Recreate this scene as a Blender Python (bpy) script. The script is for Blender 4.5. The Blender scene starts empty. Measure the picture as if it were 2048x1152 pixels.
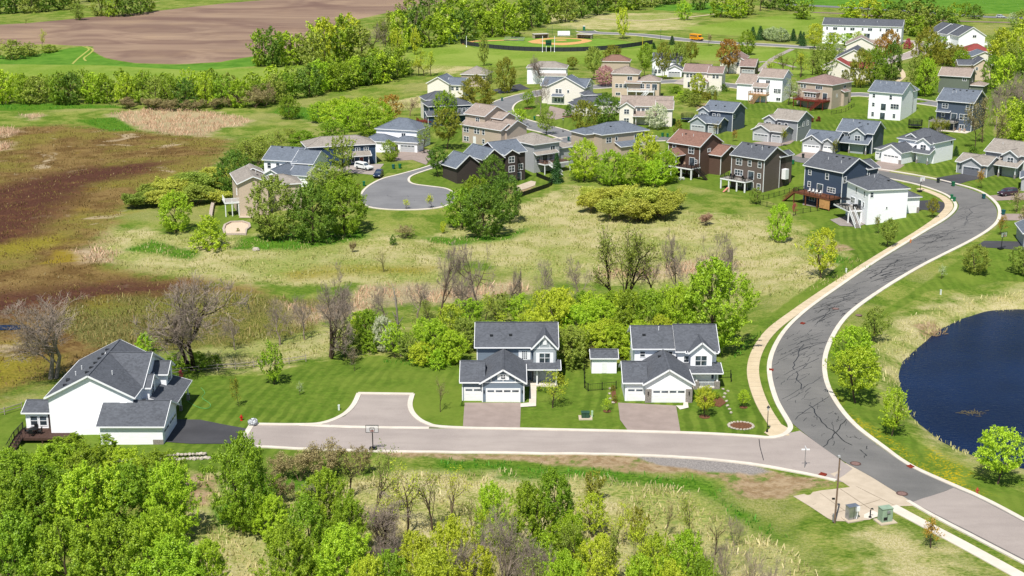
import bpy, bmesh, math, random
import numpy as np
from mathutils import Vector, Matrix, Euler
random.seed(7); np.random.seed(7)
scene = bpy.context.scene
COL = scene.collection
R = math.radians
# ------------------------------------------------------------------ camera
F, CX, CY = 2750.0, 1024.0, 576.0
PITCH, CAMH = R(15.9), 72.8
CP, SP = math.cos(PITCH), math.sin(PITCH)
cam = bpy.data.cameras.new('camera'); camo = bpy.data.objects.new('camera', cam)
COL.objects.link(camo); scene.camera = camo
camo.location = (0, 0, CAMH); camo.rotation_euler = (math.pi/2-PITCH, 0, 0)
cam.sensor_width = 36; cam.lens = F/2048*36; cam.clip_start = 1; cam.clip_end = 20000
def ray(px, py):
    a = (px-CX)/F; b = -(py-CY)/F
    return a, CP+b*SP, -SP+b*CP          # world direction per unit of optical depth
def Pz(px, py, z):
    a, b, c = ray(px, py); t = (z-CAMH)/c
    return Vector((a*t, b*t, z))
def depth(v): return v[1]*CP-(v[2]-CAMH)*SP
# ------------------------------------------------------------------ terrain height
CTRL = [
 (60,900,-.6),(200,880,0),(330,900,0),(430,830,0),(700,760,0),(900,760,0),(1000,860,0),(1300,860,0),(500,880,0),(800,900,0),(1200,905,0),
 (1450,920,0),(1560,860,0),(1680,950,0),(1800,1000,0),(1950,1100,0),(1700,1050,-.2),(1500,990,-.8),(1400,1100,-2),(1000,1000,-1.6),(1000,1140,-2.2),
 (600,1000,-1.6),(600,1140,-2.2),(200,1000,-1.6),(200,1140,-2.2),(2040,1150,0),(1600,1140,-1),(1000,950,-.4),(1300,945,-.4),(600,925,-.5),
 (350,740,-.8),(100,800,-1.2),(700,705,-.7),(950,700,-.5),(1200,700,-.4),(1420,700,-.2),
 (50,700,-2),(300,640,-2),(50,560,-2),(250,540,-2),(30,450,-2),(150,380,-2),(50,300,-2),(200,280,-2),(350,250,-1.8),(480,280,-1.6),(30,230,-1.5),
 (600,640,-1.9),(850,620,-1.9),(1050,600,-1.9),(1250,620,-1.8),(1420,620,-1.4),
 (500,520,-1.2),(700,500,-1.2),(900,500,-1.2),(1100,440,-1),(1300,500,-1.2),(1300,400,-.8),(1500,540,-1),(1600,480,-.6),(1480,450,-.6),(350,500,-1.5),
 (300,400,-1.6),(380,420,-1),(480,440,0),(600,470,-.6),(760,420,.8),(820,380,1.5),(930,320,2),(720,340,2),(600,330,1.5),(520,330,.6),(860,300,2.2),
 (950,460,-.9),(1030,378,-.3),(1090,372,-.4),(1160,360,-.3),(1250,370,-.5),(1370,360,-.2),(1480,388,-.1),(1540,385,0),(1640,420,0),(1690,448,0),(1735,450,.1),(1810,425,1.6),
 (1000,290,2.4),(1140,268,2.8),(1320,279,2.8),(1450,297,2.8),(1600,325,2.8),(1720,344,2.8),(1840,362,2.5),(1960,420,1.9),(1880,450,1.6),
 (1800,530,1),(1680,610,.5),(1590,700,.2),(1560,780,0),(1720,500,.4),(1620,590,0),(1540,650,-.2),
 (1850,620,-.6),(1780,640,-.4),(1990,560,-.2),(2030,480,1.5),(1940,530,.7),(1980,590,-1.2),
 (1720,760,-.4),(1730,850,-.2),(1760,700,-.8),(1790,820,-.9),(1860,920,-.9),(1900,960,-.6),(1960,1010,-.2),(2030,960,-1),
 (1540,285,3),(1640,303,3),(1790,335,2.9),(1900,325,3),(1990,360,2.6),(2040,400,2.4),(1440,265,3),
 (1700,235,3.7),(1640,218,4.2),(1760,238,4.1),(1900,262,4),(1560,205,4.4),(1500,200,4.4),(1420,190,4.7),(1280,193,4.6),(1330,250,3.2),(1230,248,3.2),
 (1850,205,6.5),(1720,190,6.2),(1600,188,6),(1345,163,6),(1200,172,5.6),(1080,184,4.6),(1005,215,3.4),(1120,205,4),(1060,230,3.2),(1920,182,7),
 (900,240,2.6),(880,190,3),(820,210,1.6),(760,180,1.5),(940,280,1.8),(1010,275,2.2),
 (700,200,.5),(620,230,-.8),(560,200,-.6),(300,200,0),(100,190,0),(600,120,2.5),(300,120,2.2),(100,120,2.2),(200,90,4),(500,100,4),(800,150,3),(950,130,5),
 (1115,90,7),(920,90,6.5),(1300,90,7),(1100,120,6.6),(1250,66,7.3),(1400,82,7.3),(1600,94,7.3),(1500,120,6.8),(1700,120,7),(1840,100,7.5),(1980,130,7.5),(2030,200,6.5),(2040,300,4),
 (300,60,7),(600,40,8),(50,50,8),(800,20,9),(1000,30,8),(1300,30,8.5),(1600,20,9),(1800,30,9),(2000,35,9),(100,5,10),(500,0,11),(1000,0,10),(1500,0,11),(2000,0,11),
]
_c = np.array([list(Pz(*c)) for c in CTRL])
_cu, _cv, _cz = _c[:,0]/_c[:,1], np.log(_c[:,1]), _c[:,2]
def _zraw(u, v):
    u = np.asarray(u, float); v = np.asarray(v, float)
    num = np.zeros_like(u); den = np.zeros_like(u)
    for a, b, z in zip(_cu, _cv, _cz):
        w = 1/((u-a)**2*1.0+(v-b)**2*.45+.012**2)**2
        num += w*z; den += w
    return num/den
ZU = np.linspace(-.66, .66, 265); ZV = np.linspace(math.log(40), math.log(9500), 480)
_uu, _vv = np.meshgrid(ZU, ZV)
ZG = _zraw(_uu, _vv)
def smooth(g, n):
    for _ in range(n):
        p = np.pad(g, 1, mode='edge')
        g = (p[:-2,1:-1]+p[2:,1:-1]+p[1:-1,:-2]+p[1:-1,2:]+2*g)/6
    return g
ZG = smooth(ZG, 2)
def inpoly_sdf(X, Y, poly):
    """signed distance (positive inside) of points to a closed polygon, metres"""
    X = np.asarray(X, float); Y = np.asarray(Y, float)
    d = np.full(X.shape, 1e9); inside = np.zeros(X.shape, bool)
    n = len(poly)
    for i in range(n):
        x0, y0 = poly[i][0], poly[i][1]; x1, y1 = poly[(i+1) % n][0], poly[(i+1) % n][1]
        ex, ey = x1-x0, y1-y0; L = ex*ex+ey*ey+1e-9
        t = np.clip(((X-x0)*ex+(Y-y0)*ey)/L, 0, 1)
        d = np.minimum(d, (X-x0-t*ex)**2+(Y-y0-t*ey)**2)
        c = ((y0 > Y) != (y1 > Y))
        with np.errstate(divide='ignore', invalid='ignore'):
            xi = ex*(Y-y0)/(ey if abs(ey) > 1e-9 else 1e-9)+x0
        inside ^= c & (X < xi)
    d = np.sqrt(d)
    return np.where(inside, d, -d)
WATER_Z = -1.75
POND_PX = [(2300,640),(2048,622),(1985,626),(1930,640),(1880,665),(1845,698),(1818,725),(1807,752),(1812,780),(1825,815),(1850,845),(1890,878),(1930,898),(1990,920),(2048,930),(2300,960)]
POND = [Pz(x, y, WATER_Z) for x, y in POND_PX]
_X, _Y = np.exp(_vv)*_uu, np.exp(_vv)
_m = (np.abs(_Y-190) < 120)
_s = np.full(_X.shape, -99.); _s[_m] = inpoly_sdf(_X[_m], _Y[_m], POND)
_t = np.clip((_s+5)/9, 0, 1); _t = _t*_t*(3-2*_t)
ZG = ZG*(1-_t)+(-3.2)*_t*1.0
def zh(x, y):
    """terrain height, bilinear"""
    x = np.asarray(x, float); y = np.maximum(np.asarray(y, float), 41)
    a = np.clip((x/y-ZU[0])/(ZU[1]-ZU[0]), 0, len(ZU)-1.001); b = np.clip((np.log(y)-ZV[0])/(ZV[1]-ZV[0]), 0, len(ZV)-1.001)
    i = a.astype(int); j = b.astype(int); a = a-i; b = b-j
    return (ZG[j,i]*(1-a)+ZG[j,i+1]*a)*(1-b)+(ZG[j+1,i]*(1-a)+ZG[j+1,i+1]*a)*b
def Z(x, y): return float(zh(x, y))
def P(px, py):
    """the point of the terrain seen at this pixel of the photograph"""
    z = 0.0
    for _ in range(25):
        v = Pz(px, py, z); z = z*.4+Z(v.x, v.y)*.6
    return Vector((v.x, v.y, Z(v.x, v.y)))
def scale_at(v): return F/depth(v)        # photo pixels per metre
# ------------------------------------------------------------------ objects
def tag(o, label=None, cat=None, group=None, kind=None):
    if label: o['label'] = label
    if cat: o['category'] = cat
    if group: o['group'] = group
    if kind: o['kind'] = kind
    return o
def empty(name, loc=(0,0,0), rz=0.0, label=None, cat=None, group=None):
    o = bpy.data.objects.new(name, None); COL.objects.link(o)
    o.location = loc; o.rotation_euler = (0, 0, rz); o.empty_display_size = .3
    return tag(o, label, cat, group)
def link(name, me, parent=None):
    o = bpy.data.objects.new(name, me); COL.objects.link(o)
    if parent: o.parent = parent
    return o
class MB:
    """collects faces and builds ONE mesh object"""
    def __init__(s): s.v = []; s.f = []; s.m = []; s.cur = 0
    def face(s, pts, m=None):
        n = len(s.v); s.v += [tuple(p) for p in pts]; s.f.append(tuple(range(n, n+len(pts)))); s.m.append(s.cur if m is None else m)
    def box(s, x0, x1, y0, y1, z0, z1, m=None, skip=''):
        a = [(x0,y0),(x1,y0),(x1,y1),(x0,y1)]
        n = len(s.v); s.v += [(x,y,z0) for x,y in a]+[(x,y,z1) for x,y in a]
        q = [(3,2,1,0),(4,5,6,7),(0,1,5,4),(1,2,6,5),(2,3,7,6),(3,0,4,7)]
        for k in q: s.f.append(tuple(n+i for i in k)); s.m.append(s.cur if m is None else m)
        return s
    def bar(s, a, b, w, h=None, m=None):
        a = Vector(a); b = Vector(b); h = w if h is None else h
        d = (b-a).normalized(); up = Vector((0,0,1)) if abs(d.z) < .95 else Vector((0,1,0))
        x = d.cross(up).normalized()*w/2; y = x.normalized().cross(d)*h/2
        n = len(s.v)
        for c in (a, b): s.v += [tuple(c-x-y), tuple(c+x-y), tuple(c+x+y), tuple(c-x+y)]
        for k in [(0,1,2,3),(7,6,5,4),(0,4,5,1),(1,5,6,2),(2,6,7,3),(3,7,4,0)]: s.f.append(tuple(n+i for i in k)); s.m.append(s.cur if m is None else m)
        return s
    def tube(s, pts, rad, k=6, m=None, cap=True):
        rings = []; n0 = len(s.v); N = len(pts)
        pts = [Vector(p) for p in pts]
        for i, p in enumerate(pts):
            d = (pts[min(i+1, N-1)]-pts[max(i-1, 0)]).normalized()
            up = Vector((0,0,1)) if abs(d.z) < .9 else Vector((1,0,0))
            x = d.cross(up).normalized(); y = x.cross(d)
            r = rad[i] if isinstance(rad, (list, tuple)) else rad
            for j in range(k):
                t = 2*math.pi*j/k; s.v.append(tuple(p+x*(r*math.cos(t))+y*(r*math.sin(t))))
        mm = s.cur if m is None else m
        for i in range(N-1):
            for j in range(k):
                j2 = (j+1) % k
                s.f.append((n0+i*k+j, n0+i*k+j2, n0+(i+1)*k+j2, n0+(i+1)*k+j)); s.m.append(mm)
        if cap:
            s.f.append(tuple(n0+j for j in range(k))[::-1]); s.m.append(mm)
            s.f.append(tuple(n0+(N-1)*k+j for j in range(k))); s.m.append(mm)
        return s
    def lathe(s, prof, k=10, o=(0,0,0), m=None):
        n0 = len(s.v); mm = s.cur if m is None else m
        for r, z in prof:
            for j in range(k):
                t = 2*math.pi*j/k; s.v.append((o[0]+r*math.cos(t), o[1]+r*math.sin(t), o[2]+z))
        for i in range(len(prof)-1):
            for j in range(k):
                j2 = (j+1) % k; s.f.append((n0+i*k+j, n0+i*k+j2, n0+(i+1)*k+j2, n0+(i+1)*k+j)); s.m.append(mm)
        s.f.append(tuple(n0+j for j in range(k))[::-1]); s.m.append(mm)
        e = n0+(len(prof)-1)*k; s.f.append(tuple(e+j for j in range(k))); s.m.append(mm)
        return s
    def prism(s, poly, z0, z1, m=None, top=None):
        n = len(s.v); k = len(poly); mm = s.cur if m is None else m
        s.v += [(p[0],p[1],z0) for p in poly]+[(p[0],p[1],z1) for p in poly]
        for i in range(k):
            j = (i+1) % k; s.f.append((n+i, n+j, n+k+j, n+k+i)); s.m.append(mm)
        s.f.append(tuple(n+k+i for i in range(k))); s.m.append(mm if top is None else top)
        s.f.append(tuple(n+i for i in range(k))[::-1]); s.m.append(mm)
        return s
    def mesh(s, name, mats):
        me = bpy.data.meshes.new(name); me.from_pydata(s.v, [], s.f)
        mats = mats if isinstance(mats, (list, tuple)) else [mats]
        for m in mats: me.materials.append(m)
        if len(mats) > 1: me.polygons.foreach_set('material_index', s.m)
        me.update(); return me
    def build(s, name, mats, parent=None, smooth=False):
        me = s.mesh(name, mats)
        if smooth: me.polygons.foreach_set('use_smooth', [True]*len(me.polygons))
        return link(name, me, parent)
def copy_tree(o, parent=None):
    c = o.copy(); COL.objects.link(c); c.parent = parent
    for ch in list(o.children): copy_tree(ch, c)
    return c
# ------------------------------------------------------------------ materials
def srgb(h):
    if isinstance(h, str):
        h = h.lstrip('#'); h = [int(h[i:i+2], 16)/255 for i in (0,2,4)]
    return tuple((c/12.92 if c <= .04045 else ((c+.055)/1.055)**2.4) for c in h)+(1.0,)
class NT:
    def __init__(s, name):
        s.mat = bpy.data.materials.new(name); s.mat.use_nodes = True
        s.t = s.mat.node_tree; s.n = s.t.nodes; s.l = s.t.links
        s.b = s.n['Principled BSDF']; s.out = s.n['Material Output']
        s.b.inputs['Roughness'].default_value = .8; s.b.inputs['Specular IOR Level'].default_value = .2
    def new(s, t, **k):
        n = s.n.new(t)
        for a, v in k.items(): setattr(n, a, v)
        return n
    def put(s, sock, v):
        if hasattr(v, 'is_linked') or isinstance(v, bpy.types.NodeSocket): s.l.new(v, sock)
        else: sock.default_value = v
    def math(s, op, a, b=0.0, c=None, clamp=False):
        n = s.new('ShaderNodeMath', operation=op, use_clamp=clamp); s.put(n.inputs[0], a); s.put(n.inputs[1], b)
        if c is not None: s.put(n.inputs[2], c)
        return n.outputs[0]
    def mix(s, f, a, b, mode='MIX'):
        n = s.new('ShaderNodeMix', data_type='RGBA', blend_type=mode); s.put(n.inputs[0], f); s.put(n.inputs[6], a); s.put(n.inputs[7], b)
        return n.outputs[2]
    def coord(s, kind='Object'):
        return s.new('ShaderNodeTexCoord').outputs[kind]
    def pos(s): return s.new('ShaderNodeNewGeometry').outputs['Position']
    def mapping(s, v, scale=(1,1,1), rot=(0,0,0)):
        n = s.new('ShaderNodeMapping'); s.l.new(v, n.inputs[0]); n.inputs['Scale'].default_value = scale; n.inputs['Rotation'].default_value = rot
        return n.outputs[0]
    def noise(s, v, sc, detail=3, rough=.55, dist=0, d='3D'):
        n = s.new('ShaderNodeTexNoise', noise_dimensions=d); s.l.new(v, n.inputs['Vector']); n.inputs['Scale'].default_value = sc
        n.inputs['Detail'].default_value = detail; n.inputs['Roughness'].default_value = rough; n.inputs['Distortion'].default_value = dist
        return n.outputs[0]
    def step(s, v, lo, hi, o0=0., o1=1., smooth=True):
        n = s.new('ShaderNodeMapRange', interpolation_type='SMOOTHSTEP' if smooth else 'LINEAR')
        s.put(n.inputs[0], v); n.inputs[1].default_value = lo; n.inputs[2].default_value = hi; n.inputs[3].default_value = o0; n.inputs[4].default_value = o1
        return n.outputs[0]
    def attr(s, name):
        return s.new('ShaderNodeAttribute', attribute_name=name).outputs['Fac']
    def bump(s, h, strength=.4, dist=.1):
        n = s.new('ShaderNodeBump'); s.put(n.inputs['Height'], h); n.inputs['Strength'].default_value = strength; n.inputs['Distance'].default_value = dist
        s.l.new(n.outputs[0], s.b.inputs['Normal']); return n
    def color(s, c): s.put(s.b.inputs['Base Color'], c); return s
MATS = {}
def plain(key, col, rough=.7, spec=.25, metal=0., var=.12, sc=1.5, bump=0.):
    if key in MATS: return MATS[key]
    t = NT(key); c = srgb(col) if isinstance(col, str) else tuple(col)+(1,)
    p = t.coord('Object'); n = t.noise(p, sc, 4)
    dark = tuple(x*(1-var) for x in c[:3])+(1,); lite = tuple(min(1, x*(1+var)) for x in c[:3])+(1,)
    t.color(t.mix(t.step(n, .3, .7), dark, lite)); t.b.inputs['Roughness'].default_value = rough
    t.b.inputs['Specular IOR Level'].default_value = spec; t.b.inputs['Metallic'].default_value = metal
    if bump: t.bump(t.noise(p, sc*8, 3), bump, .02)
    MATS[key] = t.mat; return t.mat
def siding(key, col, lap=.2):
    """lap boards: a fine shadow line under every board"""
    if key in MATS: return MATS[key]
    t = NT(key); c = srgb(col) if isinstance(col, str) else tuple(col)+(1,)
    p = t.coord('Object'); z = t.new('ShaderNodeSeparateXYZ'); t.l.new(p, z.inputs[0])
    fr = t.math('FRACT', t.math('DIVIDE', z.outputs[2], lap))
    line = t.step(fr, .0, .14)
    n = t.noise(t.mapping(p, (.6,.6,5)), 1.2, 3)
    base = t.mix(t.step(n, .3, .7), tuple(x*.95 for x in c[:3])+(1,), tuple(min(1,x*1.04) for x in c[:3])+(1,))
    t.color(t.mix(line, tuple(x*(.72 if c[1] < .5 else .95) for x in c[:3])+(1,), base))
    t.b.inputs['Roughness'].default_value = .55
    t.bump(fr, .25, .02)
    MATS[key] = t.mat; return t.mat
def shingle(key, col):
    if key in MATS: return MATS[key]
    t = NT(key); c = srgb(col)
    p = t.coord('Object')
    v = t.new('ShaderNodeTexVoronoi'); t.l.new(t.mapping(p, (3.2,3.2,7)), v.inputs['Vector']); v.inputs['Scale'].default_value = 1
    sep = t.new('ShaderNodeSeparateColor'); t.l.new(v.outputs['Color'], sep.inputs[0])
    z = t.new('ShaderNodeSeparateXYZ'); t.l.new(p, z.inputs[0])
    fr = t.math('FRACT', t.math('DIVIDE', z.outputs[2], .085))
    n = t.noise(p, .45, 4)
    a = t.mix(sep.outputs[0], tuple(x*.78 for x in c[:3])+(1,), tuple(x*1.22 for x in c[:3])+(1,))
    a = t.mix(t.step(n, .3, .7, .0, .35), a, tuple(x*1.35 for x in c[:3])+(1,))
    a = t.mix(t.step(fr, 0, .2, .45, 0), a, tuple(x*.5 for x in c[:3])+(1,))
    t.color(a); t.b.inputs['Roughness'].default_value = .9; t.b.inputs['Specular IOR Level'].default_value = .12
    t.bump(t.math('ADD', fr, t.noise(p, 30, 2)), .4, .02)
    MATS[key] = t.mat; return t.mat
def glass(key='window_glass', col=(.03,.04,.05)):
    if key in MATS: return MATS[key]
    t = NT(key); p = t.coord('Object')
    n = t.noise(t.mapping(p, (.5,.5,.5)), 1.1, 1)
    t.color(t.mix(t.step(n, .42, .58), col+(1,), tuple(c*2.6 for c in col)+(1,)))
    t.b.inputs['Roughness'].default_value = .06; t.b.inputs['Specular IOR Level'].default_value = .6
    t.bump(t.noise(p, .8, 1), .05, .05)
    MATS[key] = t.mat; return t.mat
def stone(key='stone_veneer', c0=(.16,.14,.125), c1=(.42,.38,.34), sc=3.2):
    if key in MATS: return MATS[key]
    t = NT(key); p = t.coord('Object')
    v = t.new('ShaderNodeTexVoronoi'); t.l.new(t.mapping(p, (sc,sc,sc*1.7)), v.inputs['Vector'])
    e = t.new('ShaderNodeTexVoronoi', feature='DISTANCE_TO_EDGE'); t.l.new(t.mapping(p, (sc,sc,sc*1.7)), e.inputs['Vector'])
    sep = t.new('ShaderNodeSeparateColor'); t.l.new(v.outputs['Color'], sep.inputs[0])
    t.color(t.mix(t.step(e.outputs[0], 0, .07), (.3,.28,.26,1), t.mix(sep.outputs[0], c0+(1,), c1+(1,))))
    t.bump(t.step(e.outputs[0], 0, .15), .5, .05)
    MATS[key] = t.mat; return t.mat
from mathutils.geometry import tessellate_polygon
# ------------------------------------------------------------------ ground zones (outlines traced on the ground)
def W(px, z=None): return [P(x, y) for x, y in px]
ZONES = {
 'lawn': [
  [(-80,850),(50,803),(350,750),(520,752),(640,724),(760,712),(870,728),(925,719),(1180,735),(1450,733),(1482,690),(1512,655),(1560,615),(1640,558),(1720,503),(1790,468),(1900,423),(1925,398),(1925,445),(1850,492),(1700,592),(1592,682),(1556,760),(1590,870),(1250,866),(860,860),(480,890),(560,896),(760,905),(740,918),(560,935),(400,945),(330,912),(180,930),(40,965),(-80,1010)],
  [(1618,438),(1660,470),(1700,505),(1740,520),(1830,465),(1895,425),(1880,395),(1830,400),(1730,448),(1680,446)],
  [(1990,460),(1960,492),(1880,545),(1800,600),(1720,652),(1662,700),(1650,760),(1690,830),(1760,890),(1850,940),(1960,1000),(2048,1042),(2300,1140),(2300,1000),(2048,985),(1960,950),(1880,915),(1820,870),(1755,800),(1725,740),(1735,690),(1760,640),(1850,583),(1930,578),(2000,562),(2300,560),(2300,380),(2048,380),(1990,400),(2010,430)],
  [(1300,255),(1480,203),(1640,160),(1850,170),(2000,180),(1985,270),(2048,300),(2060,420),(2000,430),(1960,372),(1840,345),(1720,332),(1600,312),(1450,287),(1320,277)],
  [(1335,362),(1460,388),(1540,402),(1600,432),(1650,462),(1740,448),(1820,400),(1800,360),(1600,318),(1330,282)],
  [(1020,372),(1090,378),(1130,350),(1090,290),(940,280),(820,345),(812,362),(850,376),(905,384),(935,372)],
  [(860,300),(905,235),(1000,215),(1100,185),(1250,192),(1310,250),(1140,262),(1060,292),(960,298)],
  [(640,340),(700,322),(800,330),(760,355),(724,380),(712,400),(660,400),(600,390),(480,445),(430,480),(420,440),(440,410),(560,360)],
 ],
 'park': [
  [(800,98),(880,80),(930,72),(1330,90),(1550,97),(1660,108),(1640,160),(1480,124),(1320,116),(1180,128),(1050,132),(900,132),(820,128)],
  [(-80,128),(200,130),(500,137),(660,128),(640,160),(300,166),(0,156),(-80,160)],
  [(1370,55),(1590,28),(1640,20),(1640,62),(1560,75),(1400,68)],
 ],
 'dry': [
  [(1020,420),(1150,372),(1380,425),(1500,432),(1570,452),(1650,480),(1730,520),(1690,560),(1600,590),(1500,606),(1350,575),(1100,562),(930,520),(850,495),(900,455)],
  [(200,450),(420,480),(700,470),(880,480),(900,560),(600,575),(400,560),(250,540),(180,500)],
  [(560,965),(850,950),(1000,940),(1240,960),(1390,975),(1470,1040),(1560,1090),(1640,1140),(1640,1250),(300,1250),(400,1140),(350,1000),(400,950)],
  [(1745,690),(1800,640),(1900,600),(2048,575),(2300,575),(2300,640),(2048,620),(1930,636),(1840,698),(1800,745),(1805,790),(1850,860),(1930,905),(2048,935),(2300,965),(2300,990),(2040,950),(1900,900),(1800,820),(1760,760)],
  [(400,700),(520,665),(640,640),(770,655),(740,700),(640,716),(520,738),(420,742)],
  [(1690,1052),(1790,1045),(1900,1105),(2000,1180),(1800,1170)],
  [(600,235),(700,215),(850,190),(860,215),(720,235),(640,250)],
  [(1100,30),(1380,25),(1400,60),(1250,60),(1080,55)],
  [(860,120),(960,135),(900,150),(840,140)],
 ],
 'marsh': [
  [(-90,262),(120,250),(280,262),(460,280),(430,330),(300,380),(240,430),(190,490),(240,540),(400,560),(520,585),(480,650),(300,700),(180,740),(0,790),(-90,800)],
 ],
 'sedge': [
  [(130,600),(300,585),(560,595),(680,610),(640,660),(480,690),(330,700),(200,700),(120,660)],
 ],
 'red': [
  [(-90,395),(80,352),(170,335),(290,322),(345,325),(300,345),(190,368),(130,410),(85,455),(40,492),(-90,500)],
  [(-90,590),(60,580),(160,568),(260,560),(370,566),(380,580),(230,598),(120,618),(-90,650)],
 ],
 'yellowgrass': [
  [(-60,725),(60,702),(95,718),(40,760),(-60,792)],[(-60,497),(100,470),(150,480),(60,505),(-60,518)],[(180,600),(210,595),(215,606),(185,612)],[(40,690),(80,680),(100,695),(60,705)],[(560,545),(700,530),(860,535),(850,545),(700,548),(580,560)],
 ],
 'reed': [
  [(213,229),(262,222),(330,217),(430,224),(502,241),(486,252),(446,255),(408,273),(345,270),(290,262),(240,240)],
  [(36,230),(62,227),(90,232),(62,240)],[(-60,256),(28,256),(44,264),(10,276),(-60,278)],[(-40,285),(30,285),(15,300),(-40,310)],
  [(560,605),(640,620),(700,600),(720,575),(820,568),(960,572),(1040,560),(1060,585),(950,600),(760,612),(700,640),(600,650)],
  [(140,500),(190,492),(240,505),(228,528),(170,524)],
  [(1180,545),(1300,535),(1420,515),(1480,530),(1400,552),(1220,560)],
 ],
 'plow': [
  [(-120,58),(60,46),(160,36),(310,22),(420,10),(600,-5),(760,-40),(1100,-40),(1000,-8),(900,2),(700,42),(640,75),(580,100),(510,112),(440,124),(350,128),(270,126),(212,116),(184,102),(186,93),(100,88),(30,92),(-120,92)],
 ],
 'crop': [
  [(-120,112),(60,110),(140,96),(183,92),(183,103),(212,117),(270,127),(350,129),(440,125),(510,113),(520,132),(400,141),(200,130),(-120,126)],
  [(1300,10),(1420,5),(1480,14),(1430,27),(1310,20)],
  [(1560,-30),(2300,-30),(2300,24),(2040,28),(1900,26),(1640,11),(1560,10)],
  [(-60,48),(30,48),(62,56),(30,62),(-60,66)],
 ],
 'dirt': [
  [(760,904),(1000,908),(1300,914),(1480,928),(1600,948),(1660,968),(1590,985),(1560,1000),(1480,995),(1450,962),(1380,946),(1200,936),(1000,918),(780,914)],
  [(1400,205),(1430,210),(1425,222),(1390,218)],
  [(1390,148+75),(1420,218),(1440,226),(1410,232)],
  [(1050,367),(1070,372),(1045,388),(1015,388),(1020,376)],
  [(360,960),(400,945),(430,960),(420,1010),(370,1020)],
  [(1630,488),(1690,490),(1710,500),(1650,505)],
  [(1830,650),(1870,640),(1880,665),(1850,680)],
 ],
 'gravel': [
  [(1270,911),(1400,914),(1500,926),(1540,942),(1500,948),(1400,942),(1320,930)],
 ],
 'dand': [
  [(1665,785),(1690,820),(1760,880),(1850,930),(1960,985),(1950,1000),(1850,955),(1760,905),(1680,840)],
  [(1735,855),(1790,900),(1830,915),(1790,880)],[(1870,900),(1930,950),(1900,960),(1860,920)],
 ],
 'longgrass': [
  [(1000,935),(1220,940),(1400,955),(1440,975),(1480,1015),(1580,1075),(1560,1085),(1470,1040),(1400,985),(1220,958),(1000,955)],
  [(880,915),(1040,925),(1150,935),(1150,945),(1000,940),(860,935)],
  [(480,940),(600,950),(640,975),(560,985),(470,1040),(430,1060),(430,1000)],
  [(700,725),(870,716),(930,716),(920,735),(840,735),(740,722)],
  [(1440,735),(1520,662),(1660,560),(1700,520),(1690,535),(1560,640),(1490,705)],
  [(1600,470),(1650,500),(1745,530),(1730,545),(1640,515)],
  [(840,475),(1000,470),(1060,455),(1020,480),(900,492)],[(480,475),(720,455),(740,475),(600,500),(460,500)],
  [(-60,205),(220,210),(260,216),(0,222)],[(150,240),(230,235),(275,262),(215,262)],
  [(570,210),(680,225),(640,245),(540,225)],[(300,480),(400,505),(380,520),(250,500)],
 ],
}
WZ = {k: [[(p.x, p.y) for p in W(pl)] for pl in v] for k, v in ZONES.items()}
def build_ground():
    U = np.concatenate([np.linspace(-1.6, -.46, 40)[:-1], np.linspace(-.46, .46, 440), np.linspace(.46, 1.6, 40)[1:]])
    V = np.concatenate([np.linspace(math.log(45), math.log(120), 60)[:-1], np.linspace(math.log(120), math.log(1100), 680), np.linspace(math.log(1100), math.log(9400), 60)[1:]])
    uu, vv = np.meshgrid(U, V); Y = np.exp(vv); X = uu*Y
    Zv = zh(X, Y)
    nr, nc = X.shape
    co = np.stack([X, Y, Zv], -1).reshape(-1, 3)
    idx = np.arange(nr*nc).reshape(nr, nc)
    q = np.stack([idx[:-1,:-1], idx[:-1,1:], idx[1:,1:], idx[1:,:-1]], -1).reshape(-1, 4)
    me = bpy.data.meshes.new('ground')
    me.vertices.add(len(co)); me.vertices.foreach_set('co', co.ravel())
    me.loops.add(q.size); me.loops.foreach_set('vertex_index', q.ravel().astype(np.int32))
    me.polygons.add(len(q)); me.polygons.foreach_set('loop_start', np.arange(0, q.size, 4, dtype=np.int32))
    me.polygons.foreach_set('loop_total', np.full(len(q), 4, np.int32))
    me.polygons.foreach_set('use_smooth', np.ones(len(q), bool))
    me.update(calc_edges=True); me.validate()
    Xf, Yf = X.ravel(), Y.ravel()
    for k, polys in WZ.items():
        s = np.full(Xf.shape, -30.0)
        for pl in polys:
            a = np.array(pl); m = (Xf > a[:,0].min()-30) & (Xf < a[:,0].max()+30) & (Yf > a[:,1].min()-30) & (Yf < a[:,1].max()+30)
            if m.any(): s[m] = np.maximum(s[m], np.clip(inpoly_sdf(Xf[m], Yf[m], pl), -30, 30))
        at = me.attributes.new(k, 'FLOAT', 'POINT'); at.data.foreach_set('value', s.astype(np.float32))
    o = link('ground', me); tag(o, kind='structure')
    return o
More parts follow.
